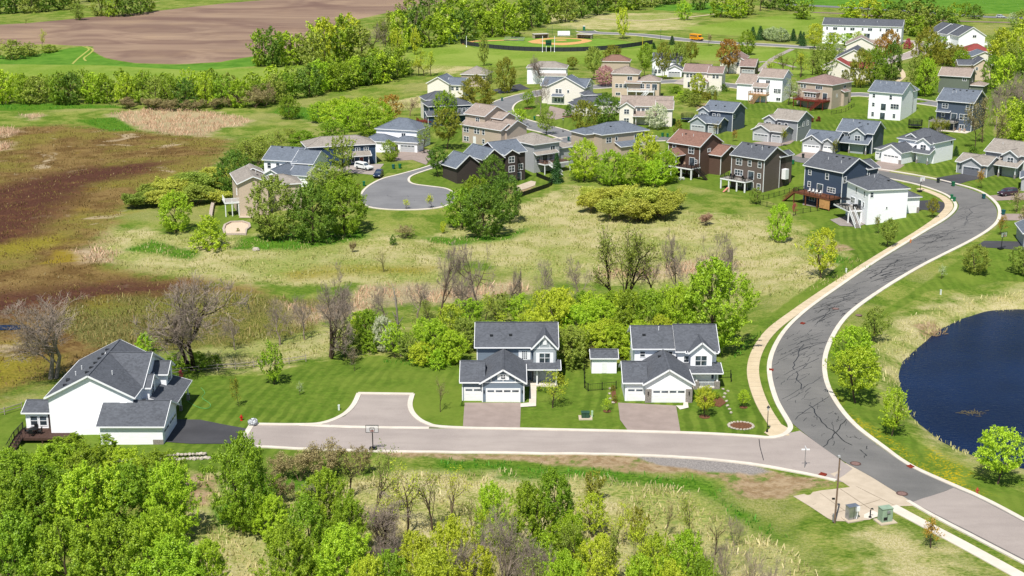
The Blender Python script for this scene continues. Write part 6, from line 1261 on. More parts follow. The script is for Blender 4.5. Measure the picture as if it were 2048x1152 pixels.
# wood between field and ball park
many('far', [(520,132,62,52,'green'),(545,134,58,56,'dark'),(575,130,66,54,'bright'),(600,128,70,50,'olive'),(625,132,62,60,'olive'),(650,125,40,66,'yellow'),(685,122,34,66,'green'),(720,120,50,60,'olive'),(745,115,45,60,'tan','bare'),(770,112,40,60,'olive','loose'),(560,112,66,50,'green'),(640,100,40,60,'bright'),(700,95,30,60,'yellow')], 'green', 'tree of the wood on the near edge of the ploughed field', 'wood at the field edge')
many('far', [(800,105,25,56,'bright'),(830,95,10,60,'dark'),(860,95,35,60,'green'),(890,88,15,66,'bright'),(925,82,20,66,'dark'),(955,75,10,60,'green'),(985,74,25,50,'green'),(1010,70,5,60,'bright'),(1040,60,0,60,'green'),(1065,55,-5,56,'dark'),(820,55,0,60,'olive'),(860,50,-10,60,'dark'),(900,45,-5,60,'green'),(940,42,-12,60,'bright'),(985,40,-14,60,'green'),(780,85,30,50,'olive'),(845,80,20,50,'tan','bare'),(1030,75,40,40,'green'),(900,70,35,60,'green'),(960,60,20,60,'bright'),(1000,52,10,60,'green')], 'green', 'leafy tree of the wood behind the ball field', 'wood behind the ball field')
many('far', [(690,178,128,60,'green'),(730,170,118,60,'dark'),(765,165,105,60,'bright'),(650,180,140,50,'bright'),(795,155,100,50,'green'),(815,150,118,40,'dark'),(830,110,55,24,'yellow','column')], 'green', 'leafy tree at the right end of the hedgerow below the wood', 'right end of the hedgerow'); T('column',793,140,60,30,'yellow','tall narrow yellow green tree between hedgerow and ball park'); many('loose', [(838,150,95,44),(862,152,100,40),(848,152,118,50)], 'yellow', 'loose yellow tree on the slope below the ball field corner', 'loose trees below the ball field corner'); T('column',967,132,73,26,'olive','narrow olive tree in front of the outfield fence')
many('far', [(1090,48,-15,56),(1130,44,-18,56),(1160,36,-22,56),(1195,30,-25,56),(1230,24,-25,56),(1265,20,-28,56),(1300,14,-30,56),(1340,8,-34,56),(1060,30,-20,50),(1120,20,-30,56),(1180,10,-36,56),(1240,4,-40,56)], ['green','olive','dark','dark','green'], 'tree of the dark wood at the top middle edge', 'top middle wood')
many('far', [(1440,34,-10,50,'green'),(1470,36,-8,56,'bright'),(1495,30,-15,50,'olive'),(1520,22,-25,44,'tan','bare'),(1545,18,-25,50,'dark'),(1580,22,-24,50,'dark'),(1605,38,0,50,'green'),(1400,20,-30,40,'dark'),(1570,8,-40,50,'dark')], 'green', 'tree of the grove left of the highway', 'grove left of the highway'); T('far',1368,40,2,34,'bright','single bright tree beside the dirt track'); T('column',1245,78,18,32,'yellow','tall thin budding tree at the parking road edge')
many('far', [(1700,42,2,56,'bright'),(1735,44,-2,60,'yellow'),(1770,46,2,60,'green'),(1800,50,2,60,'dark'),(1830,55,5,60,'olive'),(1860,62,10,60,'olive'),(1885,66,20,50,'dark'),(1905,50,8,40,'green'),(1790,66,20,60,'olive'),(1850,50,-5,60,'dark'),(1930,34,5,30,'green'),(1880,82,45,44,'rust'),(1830,72,30,50,'green'),(1950,38,10,34,'dark')], 'green', 'tree of the wood behind the white row houses', 'wood behind the row houses')
many('conifer', [(1505,78,52,22),(1520,80,50,24),(1586,82,56,20),(1600,88,60,18),(1606,92,62,18),(1572,82,60,18)], 'pine', 'dark spruce in the row along the park road', 'spruces along the park road', 'spruce_tree', 'conifer'); many('dense', [(1545,82,55,34),(1562,84,56,34),(1535,80,58,26)], 'pale', 'pale flowering tree between the spruces of the park road', 'pale trees along the park road'); T('conifer',1344,90,70,18,'pine','lone small spruce on the park lawn',cat='conifer',name='spruce_tree'); T('conifer',1307,98,84,16,'pine','small spruce at the outfield fence end',cat='conifer',name='spruce_tree'); T('sapling',1416,92,68,18,'tan','bare young tree beside the school bus','sapling')
many('round', [(1186,160,97,36,'olive'),(1225,138,92,38,'rust'),(1290,155,90,32,'green'),(1325,160,88,34,'rust'),(1358,150,88,36,'olive'),(1382,130,85,30,'rust'),(1145,140,115,24,'rust')], 'rust', 'street tree in the row below the ball field lawn', 'street trees below the ball field'); T('dense',1210,172,132,40,'pink','pink blossoming tree at the far street'); T('round',1455,148,82,46,'orange','orange budding tree before the brown roofed house'); T('dense',1493,110,62,36,'green','bright green tree at the path junction of the park road'); T('mid',1640,165,95,60,'olive','olive scrub tree beside the park path, nearest the road'); many('loose', [(1565,150,105,50),(1600,155,105,60),(1585,140,100,50),(1545,160,120,40),(1625,150,100,50)], ['olive','yellow'], 'olive scrub tree on the slope below the park path', 'scrub trees below the park path'); T('mid',1628,98,50,40,'yellow','yellow tree at the park road before the row houses'); many('mid', [(1668,92,66,34),(1690,92,68,36),(1715,90,64,30),(1660,98,72,30)], ['yellow','bright'], 'small yellow green tree in front of the white row houses', 'trees before the row houses')
many('dense', [(1660,128,92,22,'green'),(1675,118,88,28,'pale'),(1720,175,100,44,'rust'),(1748,170,95,44,'green'),(1782,160,85,46,'dark'),(1765,115,75,36,'orange'),(1780,105,60,40,'orange'),(1690,172,140,18,'rust'),(1735,140,100,40,'green')], 'green', 'street tree between the red roofed house and the curved walk', 'street trees by the curved walk'); T('shrub',1816,98,78,20,'magenta','magenta flowering tree at the taupe street bend',cat='tree'); many('dense', [(1850,150,60,60,'rust'),(1835,190,110,50,'olive'),(1850,192,118,50,'bright'),(1885,130,85,50,'rust'),(1870,115,70,50,'green'),(1912,135,92,50,'rust'),(1920,140,100,36,'green'),(1982,178,112,40,'green'),(1940,98,66,18,'pine','conifer')], 'green', 'green tree among the houses at the upper right', 'trees among the upper right houses')
T('budding',1576,210,158,44,'pale','pale flowering tree beside the tan wooden deck'); T('dense',1395,188,148,34,'yellow','yellow weeping tree before the cream mauve roofed house'); many('shrub', [(1352,186,172,30,'green'),(1375,205,180,40,'olive'),(1425,190,172,34,'pale'),(1446,182,168,26,'dark'),(1390,212,188,40,'olive'),(1362,198,182,26,'bright'),(1410,200,185,26,'rust')], 'green', 'shrub on the garden slope below the cream mauve roofed house', 'shrubs of the garden slope', 'shrub', 'shrub')
many('conifer', [(1419,200,180,10),(1430,200,178,10)], 'rust', 'narrow brown green cypress on the garden slope', 'cypresses on the garden slope', 'cypress_tree', 'conifer')
for x, y in [(1668,213),(1674,210),(1680,207),(1686,204),(1692,201)]: T('shrub',x,y,y-8,11,'red','red leafed shrub in the row beside the red deck house','shrub','shrub','red shrub row')
many('shrub', [(1622,244,233,14),(1637,243,233,12),(1386,252,238,12)], 'red', 'red leafed bush on the slope behind the second row houses', 'red bushes on the slope', 'shrub', 'shrub'); T('sapling',1562,293,258,22,'rust','rust sapling at the grey house driveway','sapling'); T('sapling',1668,316,278,20,'rust','rust sapling at the slate craftsman house driveway','sapling'); T('sapling',1465,283,260,18,'orange','orange sapling on the lawn left of the grey second row house','sapling'); T('sapling',1434,268,243,18,'tan','bare sapling before the slate blue garage','sapling'); T('shrub',1356,264,240,20,'rust','rust coloured bush left of the red bush and trampoline',name='bush',cat='bush')
T('conifer',1911,312,290,18,'pine','small spruce right of the white arched house',cat='conifer',name='spruce_tree'); T('shrub',1945,314,294,34,'dark','dark evergreen bush at the foot of the bare woods',name='bush',cat='bush'); T('bushloose',1880,268,235,36,'rust','rust bush in front of the grey deck',name='bush',cat='bush'); T('shrub',1745,322,312,16,'dark','dark shrub beside the white garage doors',name='shrub',cat='shrub')
many('far', [(2000,140,60,60,'yellow'),(2035,150,55,70,'yellow'),(2010,190,110,60,'bright'),(2045,200,100,60,'green'),(2075,180,60,70,'green'),(2010,230,150,60,'tan','bare'),(2040,250,150,70,'tan','bare'),(1990,260,170,60,'tan','bare'),(1965,285,190,60,'tan','loose'),(1950,300,205,50,'tan','loose'),(1985,310,220,60,'tan','loose'),(2020,290,200,70,'bright'),(2050,300,190,60,'green'),(2075,270,170,60,'bright'),(2035,305,235,50,'bright'),(1990,110,70,40,'olive'),(2060,110,20,60,'yellow'),(2040,60,20,40,'olive'),(2015,160,90,50,'olive'),(2075,320,230,60,'bright')], 'bright', 'tree of the wood along the upper right edge', 'upper right wood')
T('column',2024,50,26,22,'pale','pale tree beside the highway car')

build_far()
# ------------------------------------------------------------------ vehicles
def paint(key, col, rough=.25): 
    m = plain(key, col, rough, .5, var=.03); return m
TYRE = plain('tyre', '1b1b1c', .85, .1); RIM = plain('rim', '9a9da0', .35, .5, .6); LAMP = plain('headlight_glass', 'd8dde0', .1, .6); TAIL = plain('tail_light', '8f1a16', .2, .5); DARKP = plain('dark_plastic', '1f2022', .6)
def heading(a, b): d = b-a; return math.atan2(d.y, d.x)
def wheel(root, x, y, r=.34, w=.22):
    m = MB(); n = 14
    ring = [(r*math.cos(2*math.pi*i/n), r*math.sin(2*math.pi*i/n)) for i in range(n)]
    a = [(p[0], -w/2, p[1]) for p in ring]; b = [(p[0], w/2, p[1]) for p in ring]
    for i in range(n): j = (i+1) % n; m.face([a[i], a[j], b[j], b[i]])
    m.face(a[::-1]); m.face(b)
    o = link('wheel', cached(('wh', r), lambda: m.mesh('tyre', TYRE)), root); o.location = (x, y, r)
    def rim():
        q = MB()
        for s in (-1, 1): q.face([(r*.62*math.cos(2*math.pi*i/12)*1, s*(w/2+.01), r*.62*math.sin(2*math.pi*i/12)) for i in range(12)][::s])
        return q.mesh('rim', RIM)
    link('rim', cached(('ri', r), rim), o)
def side_solid(prof_pts, w0, w1, zlo, zhi, mb):
    """a body from its side outline; narrower towards the top"""
    wid = lambda z: (w0+(w1-w0)*max(0, min(1, (z-zlo)/(zhi-zlo))))/2
    L = [(x, wid(z), z) for x, z in prof_pts]; Rr = [(x, -wid(z), z) for x, z in prof_pts]; n = len(L)
    for i in range(n): j = (i+1) % n; mb.face([L[i], L[j], Rr[j], Rr[i]][::-1])
    mb.face(L[::-1]); mb.face(Rr)
def car(px, py, tx, ty, kind, col, label, cat='car', name='parked_car', key=None):
    p = P(px, py); q = P(tx, ty); root = empty(name, (p.x, p.y, p.z+.09), heading(p, q), label, cat)
    m = paint(key or 'car_paint_'+col, col)
    b = MB()
    if kind == 'suv':   lower = [(-2.3,.32),(2.25,.32),(2.35,.55),(2.3,.88),(1.25,1.04),(.9,1.07),(-2.2,1.1),(-2.35,.9)]; top = [(-2.25,1.05),(1.0,1.05),(.25,1.68),(-.4,1.76),(-1.85,1.73)]; win = [(-1.95,1.14),(.78,1.12),(.18,1.6),(-1.75,1.63)]; ws = ((.93,1.1),(.3,1.62))
    elif kind == 'van': lower = [(-2.5,.3),(2.4,.3),(2.5,.6),(2.35,.9),(1.5,1.1),(-2.45,1.12),(-2.55,.8)]; top = [(-2.45,1.06),(1.65,1.06),(.75,1.66),(0,1.76),(-2.2,1.74)]; win = [(-2.2,1.15),(1.35,1.14),(.65,1.58),(-2.05,1.62)]; ws = ((1.58,1.1),(.8,1.61))
    else:               lower = [(-2.9,.42),(2.8,.42),(2.9,.7),(2.85,1.02),(1.5,1.16),(-2.85,1.18),(-2.95,.8)]; top = [(-2.8,1.12),(1.2,1.12),(.55,1.82),(-.2,1.9),(-2.7,1.86)]; win = [(-2.5,1.24),(.95,1.22),(.45,1.74),(-2.4,1.76)]; ws = ((1.14,1.18),(.6,1.76))
    side_solid(lower, 1.86, 1.8, .3, 1.1, b); side_solid(top, 1.78, 1.4, 1.05, 1.8, b)
    o = b.build('body', m, root)
    bv = o.modifiers.new('bevel', 'BEVEL'); bv.width = .05; bv.segments = 2
    g = MB(); wid = lambda z: (1.78+(1.4-1.78)*(z-1.05)/.75)/2+.012
    for s in (1, -1):
        f = [(x, s*wid(z), z) for x, z in win]; xs = [win[0][0], -.75, -.6, win[1][0]]
        g.face(f[::-s])
    (x0, z0), (x1, z1) = ws; g.face([(x0+.02,-.78,z0),(x0+.02,.78,z0),(x1+.02,.64,z1),(x1+.02,-.64,z1)])
    xb = top[0][0]; xt = top[-1][0]; g.face([(xb-.02+(xt-xb)*.15,.78,1.2),(xb-.02+(xt-xb)*.15,-.78,1.2),(xt-.03-(xt-xb)*.1,-.66,1.62),(xt-.03-(xt-xb)*.1,.66,1.62)])
    g.build('window', GLASS, root)
    pl = MB()
    for s in (1, -1): pl.box(-.72, -.62, s*.885-.01, s*.885+.01, 1.1, 1.14); pl.box(.75, .95, s*.95-.06, s*.95+.06, 1.08, 1.2)
    pl.build('mirror', m, root)
    xf = max(x for x, z in lower)
    for s in (1, -1):
        MB().box(xf-.14, xf+.0, s*.68-.18, s*.68+.18, .66, .82).build('headlight', LAMP, root); MB().box(min(x for x, z in lower)-.01, -2.2, s*.74-.1, s*.74+.1, .78, 1.02).build('tail_light', TAIL, root)
    MB().box(xf-.1, xf+.03, -.85, .85, .34, .52).build('bumper', DARKP, root)
    r = .36 if kind != 'truck' else .4; xw = 1.42 if kind != 'truck' else 1.8
    for x in (xw, -xw):
        for y in (.83, -.83): wheel(root, x, y, r)
    return root
car(728,339,748,343,'truck','e2e3e2','white long sport utility car on the driveway of the navy house')
car(757,354,745,366,'suv','22304a','dark blue car parked at the kerb of the cul-de-sac street')
car(2015,391,2000,393,'van','43303a','dark purple minivan on the driveway at the right edge','minivan','parked_minivan')
car(2001,36,2014,37,'suv','b9bcc0','silver car driving on the far road at the upper right','car','car')
car(1388,158,1378,160,'suv','2a2c30','dark car beside the garage of the far white house')
def bus(px, py, tx, ty):
    p = P(px, py); q = P(tx, ty); r = empty('school_bus', (p.x, p.y, p.z+.12), heading(p, q), 'yellow school bus with a short hood on the park road', 'school bus')
    Y = paint('bus_yellow', 'e39a12', .4); b = MB(); side_solid([(-3.6,.5),(2.2,.5),(2.2,2.75),(1.9,2.95),(-3.4,2.95),(-3.6,2.75)], 2.35, 2.2, .5, 2.95, b); side_solid([(2.2,.5),(3.6,.5),(3.65,1.1),(3.4,1.5),(2.2,1.62)], 2.1, 1.8, .5, 1.6, b); b.build('body', Y, r)
    for s in (1, -1):
        for i in range(6): MB().box(-3.3+i*.82, -2.62+i*.82, s*1.13-.03, s*1.13+.03, 1.75, 2.4).build('window', GLASS, r)
        MB().box(-3.6, 2.2, s*1.17-.02, s*1.17+.02, 1.3, 1.4).build('stripe', DARKP, r)
        MB().box(3.55, 3.66, s*.7-.14, s*.7+.14, .85, 1.1).build('headlight', LAMP, r)
        for x in (-2.2, 2.7): wheel(r, x, s*1.0, .48, .3)
    MB().box(2.18, 2.24, -.95, .95, 1.65, 2.5).build('windscreen', GLASS, r); MB().box(3.6, 3.75, -1., 1., .5, .75).build('bumper', DARKP, r)
bus(1393,81,1410,83)
# ------------------------------------------------------------------ street things
GREENB = plain('bin_green', '1f6a45', .5, .3); TEALB = plain('bin_teal', '1f5a5c', .5, .3); DARKB = plain('bin_dark', '2b3330', .5, .3); BROWNB = plain('bin_brown', '6a3a2e', .5, .3)
def bin_(px, py, m, label, group=None, a=0):
    p = P(px, py); r = empty('wheelie_bin', (p.x, p.y, p.z+.1), a, label, 'bin', group)
    def body():
        b = MB(); b.v = [(-.26,-.3,.08),(.26,-.3,.08),(.26,.26,.08),(-.26,.26,.08),(-.33,-.4,1.02),(.33,-.4,1.02),(.33,.38,1.02),(-.33,.38,1.02)]
        b.f = [(3,2,1,0),(4,5,6,7),(0,1,5,4),(1,2,6,5),(2,3,7,6),(3,0,4,7)]; b.m = [0]*6; b.box(-.36,.36,-.43,.41,.96,1.03); return b.mesh('body', m)
    link('body', cached(('bb', m.name), body), r)
    link('lid', cached(('bl', m.name), lambda: MB().box(-.36,.36,-.46,.42,1.035,1.1).box(-.3,.3,-.4,.36,1.1,1.14).mesh('lid', m)), r); link('handle', cached('bh', lambda: MB().bar((-.3,.46,1.),(.3,.46,1.),.04).mesh('handle', DARKP)), r)
    for x in (-.28, .28):
        w = link('wheel', cached('bw', lambda: MB().tube([(-.04,0,0),(.04,0,0)], .12, 8).mesh('wheel', TYRE)), r); w.location = (x, .3, .12)
for x, y, m, l in [(787,338,TEALB,'green bin at the kerb before the small round tree, left one'),(800,337,GREENB,'green bin at the kerb before the small round tree, right one'),(728,372,GREENB,'green bin on the kerb where the cul-de-sac widens'),(716,378,BROWNB,'brown bin beside the green one at the cul-de-sac'),(1004,202,TEALB,'teal bin at the far street below the rust green tree'),(1069,240,GREENB,'green bin at the street beside the slim brownish tree'),(1149,281,GREENB,'green bin at the street corner behind the round bushes, right one'),(1137,282,TEALB,'teal bin at the street corner behind the round bushes, left one'),
  (1325,274,GREENB,'green bin above the brown roof, left of the pair'),(1335,275,GREENB,'green bin above the brown roof, right of the pair'),(1606,316,DARKB,'dark bin at the driveway edge of the slate craftsman house'),(1586,329,GREENB,'green bin at the kerb behind the umber grey walkout'),(1876,366,DARKB,'dark bin at the left edge of the black driveway on the bend'),(1906,373,GREENB,'green bin at the kerb in front of the black driveway on the bend'),(1903,399,GREENB,'green bin on the inner kerb of the bend, farther of the pair'),(1908,404,GREENB,'green bin on the inner kerb of the bend, nearer of the pair'),(1967,398,TEALB,'teal bin pair spot on the outer kerb before the minivan driveway'),(2006,430,TEALB,'teal bin with pale lid at the second driveway on the outer kerb')]: bin_(x, y, m, l.replace(' pair spot',''), None, random.uniform(-.4,.4))
def lamp(px, py, top, label):
    p = P(px, py); h = (py-top)/scale_at(p)/.95; r = empty('street_lamp', p, 0, label, 'street lamp')
    MB().lathe([(.16,0),(.16,.25),(.09,.5),(.055,.6),(.05,h-.7),(.07,h-.68)], 10).build('post', BLACK, r)
    MB().lathe([(.09,h-.7),(.19,h-.25),(.2,h-.24)], 8).build('lantern', plain('lamp_glass','cfd0c8',.2,.5), r); MB().lathe([(.26,h-.24),(.2,h-.14),(.05,h),(.01,h+.1)], 8).build('lantern_cap', BLACK, r)
lamp(1534,865,811,'black lantern street lamp beside the pavement at the street corner'); lamp(1126,264,237,'black street lamp beside the slim brownish tree'); lamp(1321,80,60,'black street lamp at the park road left of the bus')
p = P(1669,1046); r = empty('utility_pole', p, 0, 'tall weathered wooden utility pole at the concrete pad', 'utility pole'); hp = (1046-912)/scale_at(p)/.93
MB().tube([(0,0,-.3),(.06,0,hp*.5),(.1,0,hp)], [.12,.105,.09], 10).build('pole', plain('pole_wood','7a6657',.9,.1,var=.2,sc=6), r); MB().box(-.14,.14,-.2,.2,hp-.15,hp+.06).build('top_cap', plain('cap_grey','a7a8a8',.5), r); MB().box(-.5,-.16,-.08,.08,3.1,3.3).build('bracket', BLACK, r); MB().box(-.26,-.14,-.12,.12,.2,1.2).build('meter_box', plain('box_grey','7d7f80',.6), r)
p = P(1609,936); r = empty('street_sign', p, 0, 'street name sign post with two crossed white blades at the junction', 'street sign'); MB().tube([(0,0,-.2),(0,0,2.9)], .045, 8).build('post', plain('galvanised','8e9092',.4,.4,.5), r)
MB().box(-.55,.55,-.02,.02,2.55,2.75).build('sign_blade', TRIM, r); MB().box(-.02,.02,-.55,.55,2.78,2.98).build('sign_blade', TRIM, r)
def hoop(px, py, top, label, board, rz=0., col=None):
    p = P(px, py); h = 3.4; r = empty('basketball_hoop', (p.x,p.y,p.z+.1), rz, label, 'basketball hoop')
    MB().tube([(0,0,0),(0,-.05,2.2),(0,-.35,2.9)], .07, 8).build('post', BLACK, r); MB().box(-.5,.5,-.3,.6,0,.25).build('base', BLACK, r)
    MB().box(-.83,.83,-.43,-.39,2.75,3.75).build('backboard', board, r)
    f = MB(); 
    for a, b in [((-.86,2.72),(.86,2.72)),((.86,2.72),(.86,3.78)),((.86,3.78),(-.86,3.78)),((-.86,3.78),(-.86,2.72)),((-.3,2.95),(.3,2.95)),((.3,2.95),(.3,3.4)),((.3,3.4),(-.3,3.4)),((-.3,3.4),(-.3,2.95))]: f.bar((a[0],-.45,a[1]),(b[0],-.45,b[1]),.05)
    f.build('board_frame', col or BLACK, r)
    MB().tube([(.23*math.cos(t),-.68+.23*math.sin(t),3.02) for t in [2*math.pi*i/12 for i in range(13)]], .02, 5).build('rim', plain('rim_orange','a8482a',.5), r)
    MB().bar((0,-.35,2.9),(0,-.42,3.2),.1).build('arm', BLACK, r)
def clear_board():
    t = NT('clear_board'); t.b.inputs['Alpha'].default_value = .25; t.color((.7,.72,.75,1)); t.b.inputs['Roughness'].default_value = .1; return t.mat
CB = clear_board()
hoop(746,901,863,'basketball hoop with a clear backboard at the kerb of the dead end street', CB); hoop(1840,384,371,'white basketball hoop at the head of the pavement by the bend', TRIM, .6, plain('hoop_white','d5d6d6',.5)); hoop(2002,499,470,'black basketball hoop on the black driveway at the right edge', CB, .5)
def pedestal(px, py, h, w, m, label): 
    p = P(px, py); r = empty('utility_pedestal', p, 0, label, 'utility box'); MB().box(-w/2,w/2,-w/2,w/2,-.1,h*.86).build('body', m, r); MB().box(-w*.58,w*.58,-w*.58,w*.58,h*.86,h).build('cap', m, r)
PG = plain('pedestal_green','a9c8a4',.6); 
pedestal(1184,834,.95,.25,PG,'pale green utility pedestal beside the green transformer box'); pedestal(678,820,.8,.26,plain('pedestal_white','cfd6cf',.6),'pale utility pedestal on the lawn beside the turnaround'); pedestal(1692,546,.95,.28,plain('pedestal_white','cfd6cf',.6),'white utility pedestal left of the pavement below the yellow green tree'); pedestal(1881,589,.95,.28,plain('pedestal_white','cfd6cf',.6),'white utility pedestal on the grass between road and pond')
def cabinet(name, px, py, w, d, h, m, label, rz=0, pad=True, cat='utility box'):
    p = P(px, py); r = empty(name, (p.x,p.y,p.z+.08), rz, label, cat)
    MB().box(-w/2,w/2,0,d,.05,h-.06).build('body', m, r); MB().box(-w/2-.05,w/2+.05,-.06,d+.05,h-.06,h).build('lid', m, r); MB().box(-.015,.015,-.02,0,.1,h-.1).build('door_seam', DARKP, r)
    if pad: MB().box(-w/2-.4,w/2+.4,-.5,d+.3,-.3,.05).build('pad', C_PAD, r)
    return r
cabinet('transformer_box',1171,838,1.15,.9,.85,plain('transformer_green','33503f',.5),'dark green transformer box on the lawn between the two front houses'); r = cabinet('control_cabinet',1707,1041,1.35,.85,1.75,plain('stainless','a9adb2',.3,.5,.75),'stainless steel control cabinet at the concrete pad',.35); MB().box(.3,.72,-.16,-.02,1.1,1.7).build('meter_box', TRIM, r); MB().tube([(.5,-.08,1.1),(.4,-.1,.5),(.3,-.1,.1)], .04, 6).build('conduit', TRIM, r)
r = cabinet('equipment_cabinet',1774,1046,1.45,1.,1.8,plain('cabinet_green','8ba08a',.5),'pale green equipment cabinet right of the steel cabinet',.3); MB().box(-.5,.0,-.03,0,.3,.7).build('vent', DARKP, r); MB().box(-.1,.3,-.12,-.02,1.2,1.5).build('meter_box', plain('box_grey','7d7f80',.6), r)
p = P(1740,1036); r = empty('standpipe', (p.x,p.y,p.z+.08), 0, 'black bent standpipe between the two cabinets', 'pipe'); MB().tube([(0,0,0),(0,0,.95),(.05,0,1.15),(.22,0,1.2),(.3,0,1.05)], .08, 8).build('pipe', DARKP, r); MB().lathe([(.2,0),(.2,.1),(.1,.12)], 10).build('flange', DARKP, r); sheet('concrete_pad', [P(1728,1030),P(1745,1022),P(1755,1026),P(1756,1034),P(1740,1039),P(1728,1037)], C_CURB, .085)
def hydrant(px, py, m, label):
    p = P(px, py); r = empty('fire_hydrant', p, 0, label, 'fire hydrant'); MB().lathe([(.2,0),(.2,.06),(.13,.08),(.13,.6),(.17,.62),(.17,.68),(.13,.72),(.08,.84),(.03,.88)], 10).build('body', m, r); MB().bar((-.26,0,.5),(.26,0,.5),.14).build('outlet', m, r); MB().lathe([(.04,.88),(.04,.94)], 6).build('nut', m, r)
hydrant(1954,988,plain('hydrant_red','a34a34',.5),'faded red fire hydrant on the grass at the lower right kerb'); hydrant(1821,486,plain('hydrant_orange','c07a4a',.5),'orange fire hydrant beside the pavement in the middle of the road'); hydrant(483,841,plain('hydrant_bright','b5221c',.5),'bright red fire hydrant on the lawn at the black driveway'); hydrant(1226,264,plain('hydrant_yellow','c7a52a',.5),'yellow fire hydrant at the street behind the stucco house')
RUST = plain('rust_iron','7a2e1e',.8); IRON = plain('manhole_iron','5d4a44',.8,.2,.2,var=.25,sc=8)
def drain(px, py, tx, ty, label):
    p = P(px, py); q = P(tx, ty); r = empty('storm_drain', (p.x,p.y,p.z+.06), heading(p,q), label, 'drain'); MB().box(-.45,.45,-.3,.3,0,.125).build('grate', RUST, r); MB().box(-.45,.45,.3,.38,0,.2).build('hood', RUST, r)
drain(1606,648,1620,638,'rusty storm drain in the pavement side kerb above the bend'); drain(1543,741,1545,725,'rusty storm drain in the kerb at the middle of the bend'); drain(1820,935,1835,943,'rusty storm drain in the kerb beside the yellow flowers'); drain(1645,951,1660,955,'rusty storm drain at the corner before the concrete pad')
def manhole(px, py, rr, label):
    p = P(px, py); r = empty('manhole', (p.x,p.y,p.z+.07), 0, label, 'manhole'); MB().lathe([(rr*1.35,0),(rr*1.35,.015)], 20).build('patch', IRON, r); MB().lathe([(rr,.015),(rr,.022),(rr*.85,.022)], 20).build('cover', plain('cover_iron','8a6e66',.7,.3,.3,var=.2,sc=9), r)
manhole(1711,928,.55,'rusty round manhole in the junction'); manhole(1804,988,.55,'rusty round manhole near the end of the dark asphalt'); manhole(1671,618,.5,'manhole in the middle of the rising road'); manhole(1717,631,.5,'manhole cover at the right kerb of the rising road')
# ------------------------------------------------------------------ fences and walls
def fence(name, px, step, h, m, label, kind='rail', cat='fence', n=3, solid=None):
    g = resample(gpts(px, n), max(2, int(sum((a-b).length for a, b in zip(gpts(px, n), gpts(px, n)[1:]))/step)+1))
    o = g[0]; r = empty(name, o, 0, label, cat); L = lambda v, z: (v.x-o.x, v.y-o.y, Z(v.x,v.y)-o.z+z)
    rails = MB(); me = cached(('post', h, m.name), lambda: MB().box(-.06,.06,-.06,.06,-.3,h+.06).mesh('post', m))
    for i, v in enumerate(g):
        if i < 100: q = link('post', me, r); q.location = L(v, 0)
        if i+1 < len(g):
            w = g[i+1]
            if kind == 'rail': [rails.bar(L(v,z), L(w,z), .07, .1) for z in (h*.42, h*.85)]
            elif kind == 'solid': rails.face([L(v,0), L(w,0), L(w,h), L(v,h)]); rails.bar(L(v,h), L(w,h), .05)
            else:
                [rails.bar(L(v,z), L(w,z), .03, .05) for z in (.12, h*.9)]; k = 6
                for j in range(1, k): t = j/k; u = v.lerp(w, t); rails.bar(L(u,.1), L(u,h*.95), .018)
    rails.build('rail' if kind != 'solid' else 'screen', solid or m, r)
GWOOD = plain('weathered_wood','9a9184',.9,.1,var=.2,sc=4)
fence('rail_fence',[(325,753),(400,744),(437,741),(470,739),(510,735),(545,733),(580,728),(612,723)],2.6,1.15,GWOOD,'weathered split rail fence between the big lawn and the marsh'); fence('rail_fence',[(-30,838),(0,832),(44,819)],2.6,1.15,GWOOD,'short weathered rail fence left of the white sunroom')
fence('wire_fence',[(1168,739),(1169,783),(1232,778)],2.2,1.25,BLACK,'black metal fence around the white garden shed','bar',n=1); fence('wire_fence',[(1440,757),(1461,755),(1462,764)],1.8,1.3,BLACK,'short black fence at the right side of the corner house','bar',n=1)
fence('wire_fence',[(1547,417),(1511,408),(1515,398),(1528,400),(1580,385),(1602,390)],2.2,1.2,BLACK,'black fence in the garden between the umber grey and navy walkouts','bar',n=1); fence('wire_fence',[(1591,429),(1664,417)],2.2,1.2,BLACK,'black fence below the lattice of the navy walkout','bar',n=1)
fence('screen_fence',[(1073,353),(1105,366),(1102,373),(1036,396),(1034,389)],2.4,1.1,BLACK,'black screen fence around the curved patio','solid',n=1); fence('wire_fence',[(872,296),(905,300),(940,297)],2.6,1.2,BLACK,'black fence under the olive tree by the cul-de-sac','bar',n=1); fence('wire_fence',[(1662,229),(1690,224),(1708,213)],2.4,1.2,BLACK,'black fence below the red shrub row','bar',n=1)
ROCK = stone('field_stone',(.3,.26,.2),(.62,.55,.45),1.2)
def rock(px, py, s, label, group=None, seed=0, z=0.):
    rng = random.Random(seed); p = P(px, py); bm = bmesh.new(); bmesh.ops.create_icosphere(bm, subdivisions=2, radius=1)
    for v in bm.verts: v.co *= 1+.28*mnoise.noise(v.co*1.3+Vector((seed,0,0)))
    for v in bm.verts: v.co = Vector((v.co.x*s*rng.uniform(.98,1.02), v.co.y*s*.75, v.co.z*s*.55+s*.25))
    me = bpy.data.meshes.new('boulder'); bm.to_mesh(me); bm.free(); me.materials.append(ROCK); o = link('boulder', me); o.location = (p.x,p.y,p.z+z); o.rotation_euler = (0,0,rng.uniform(0,6)); tag(o, label, 'boulder', group); return o
for i in range(14): rock(322+i*7.4, 921-i*.35+(i%2), random.uniform(.33,.5), 'pale field stone in the low wall below the black driveway', 'stones of the low wall', i)
for i in range(12): rock(326+i*7.6, 915-i*.3, random.uniform(.28,.42), 'pale field stone in the low wall below the black driveway', 'stones of the low wall', 30+i, .25)
for i in range(7): rock(228+i*9, 925-i, random.uniform(.3,.45), 'pale field stone showing between the lower left trees', 'stones between the trees', 50+i)
rock(512,501,.95,'single pale boulder in the meadow below the beige walkout',None,77)
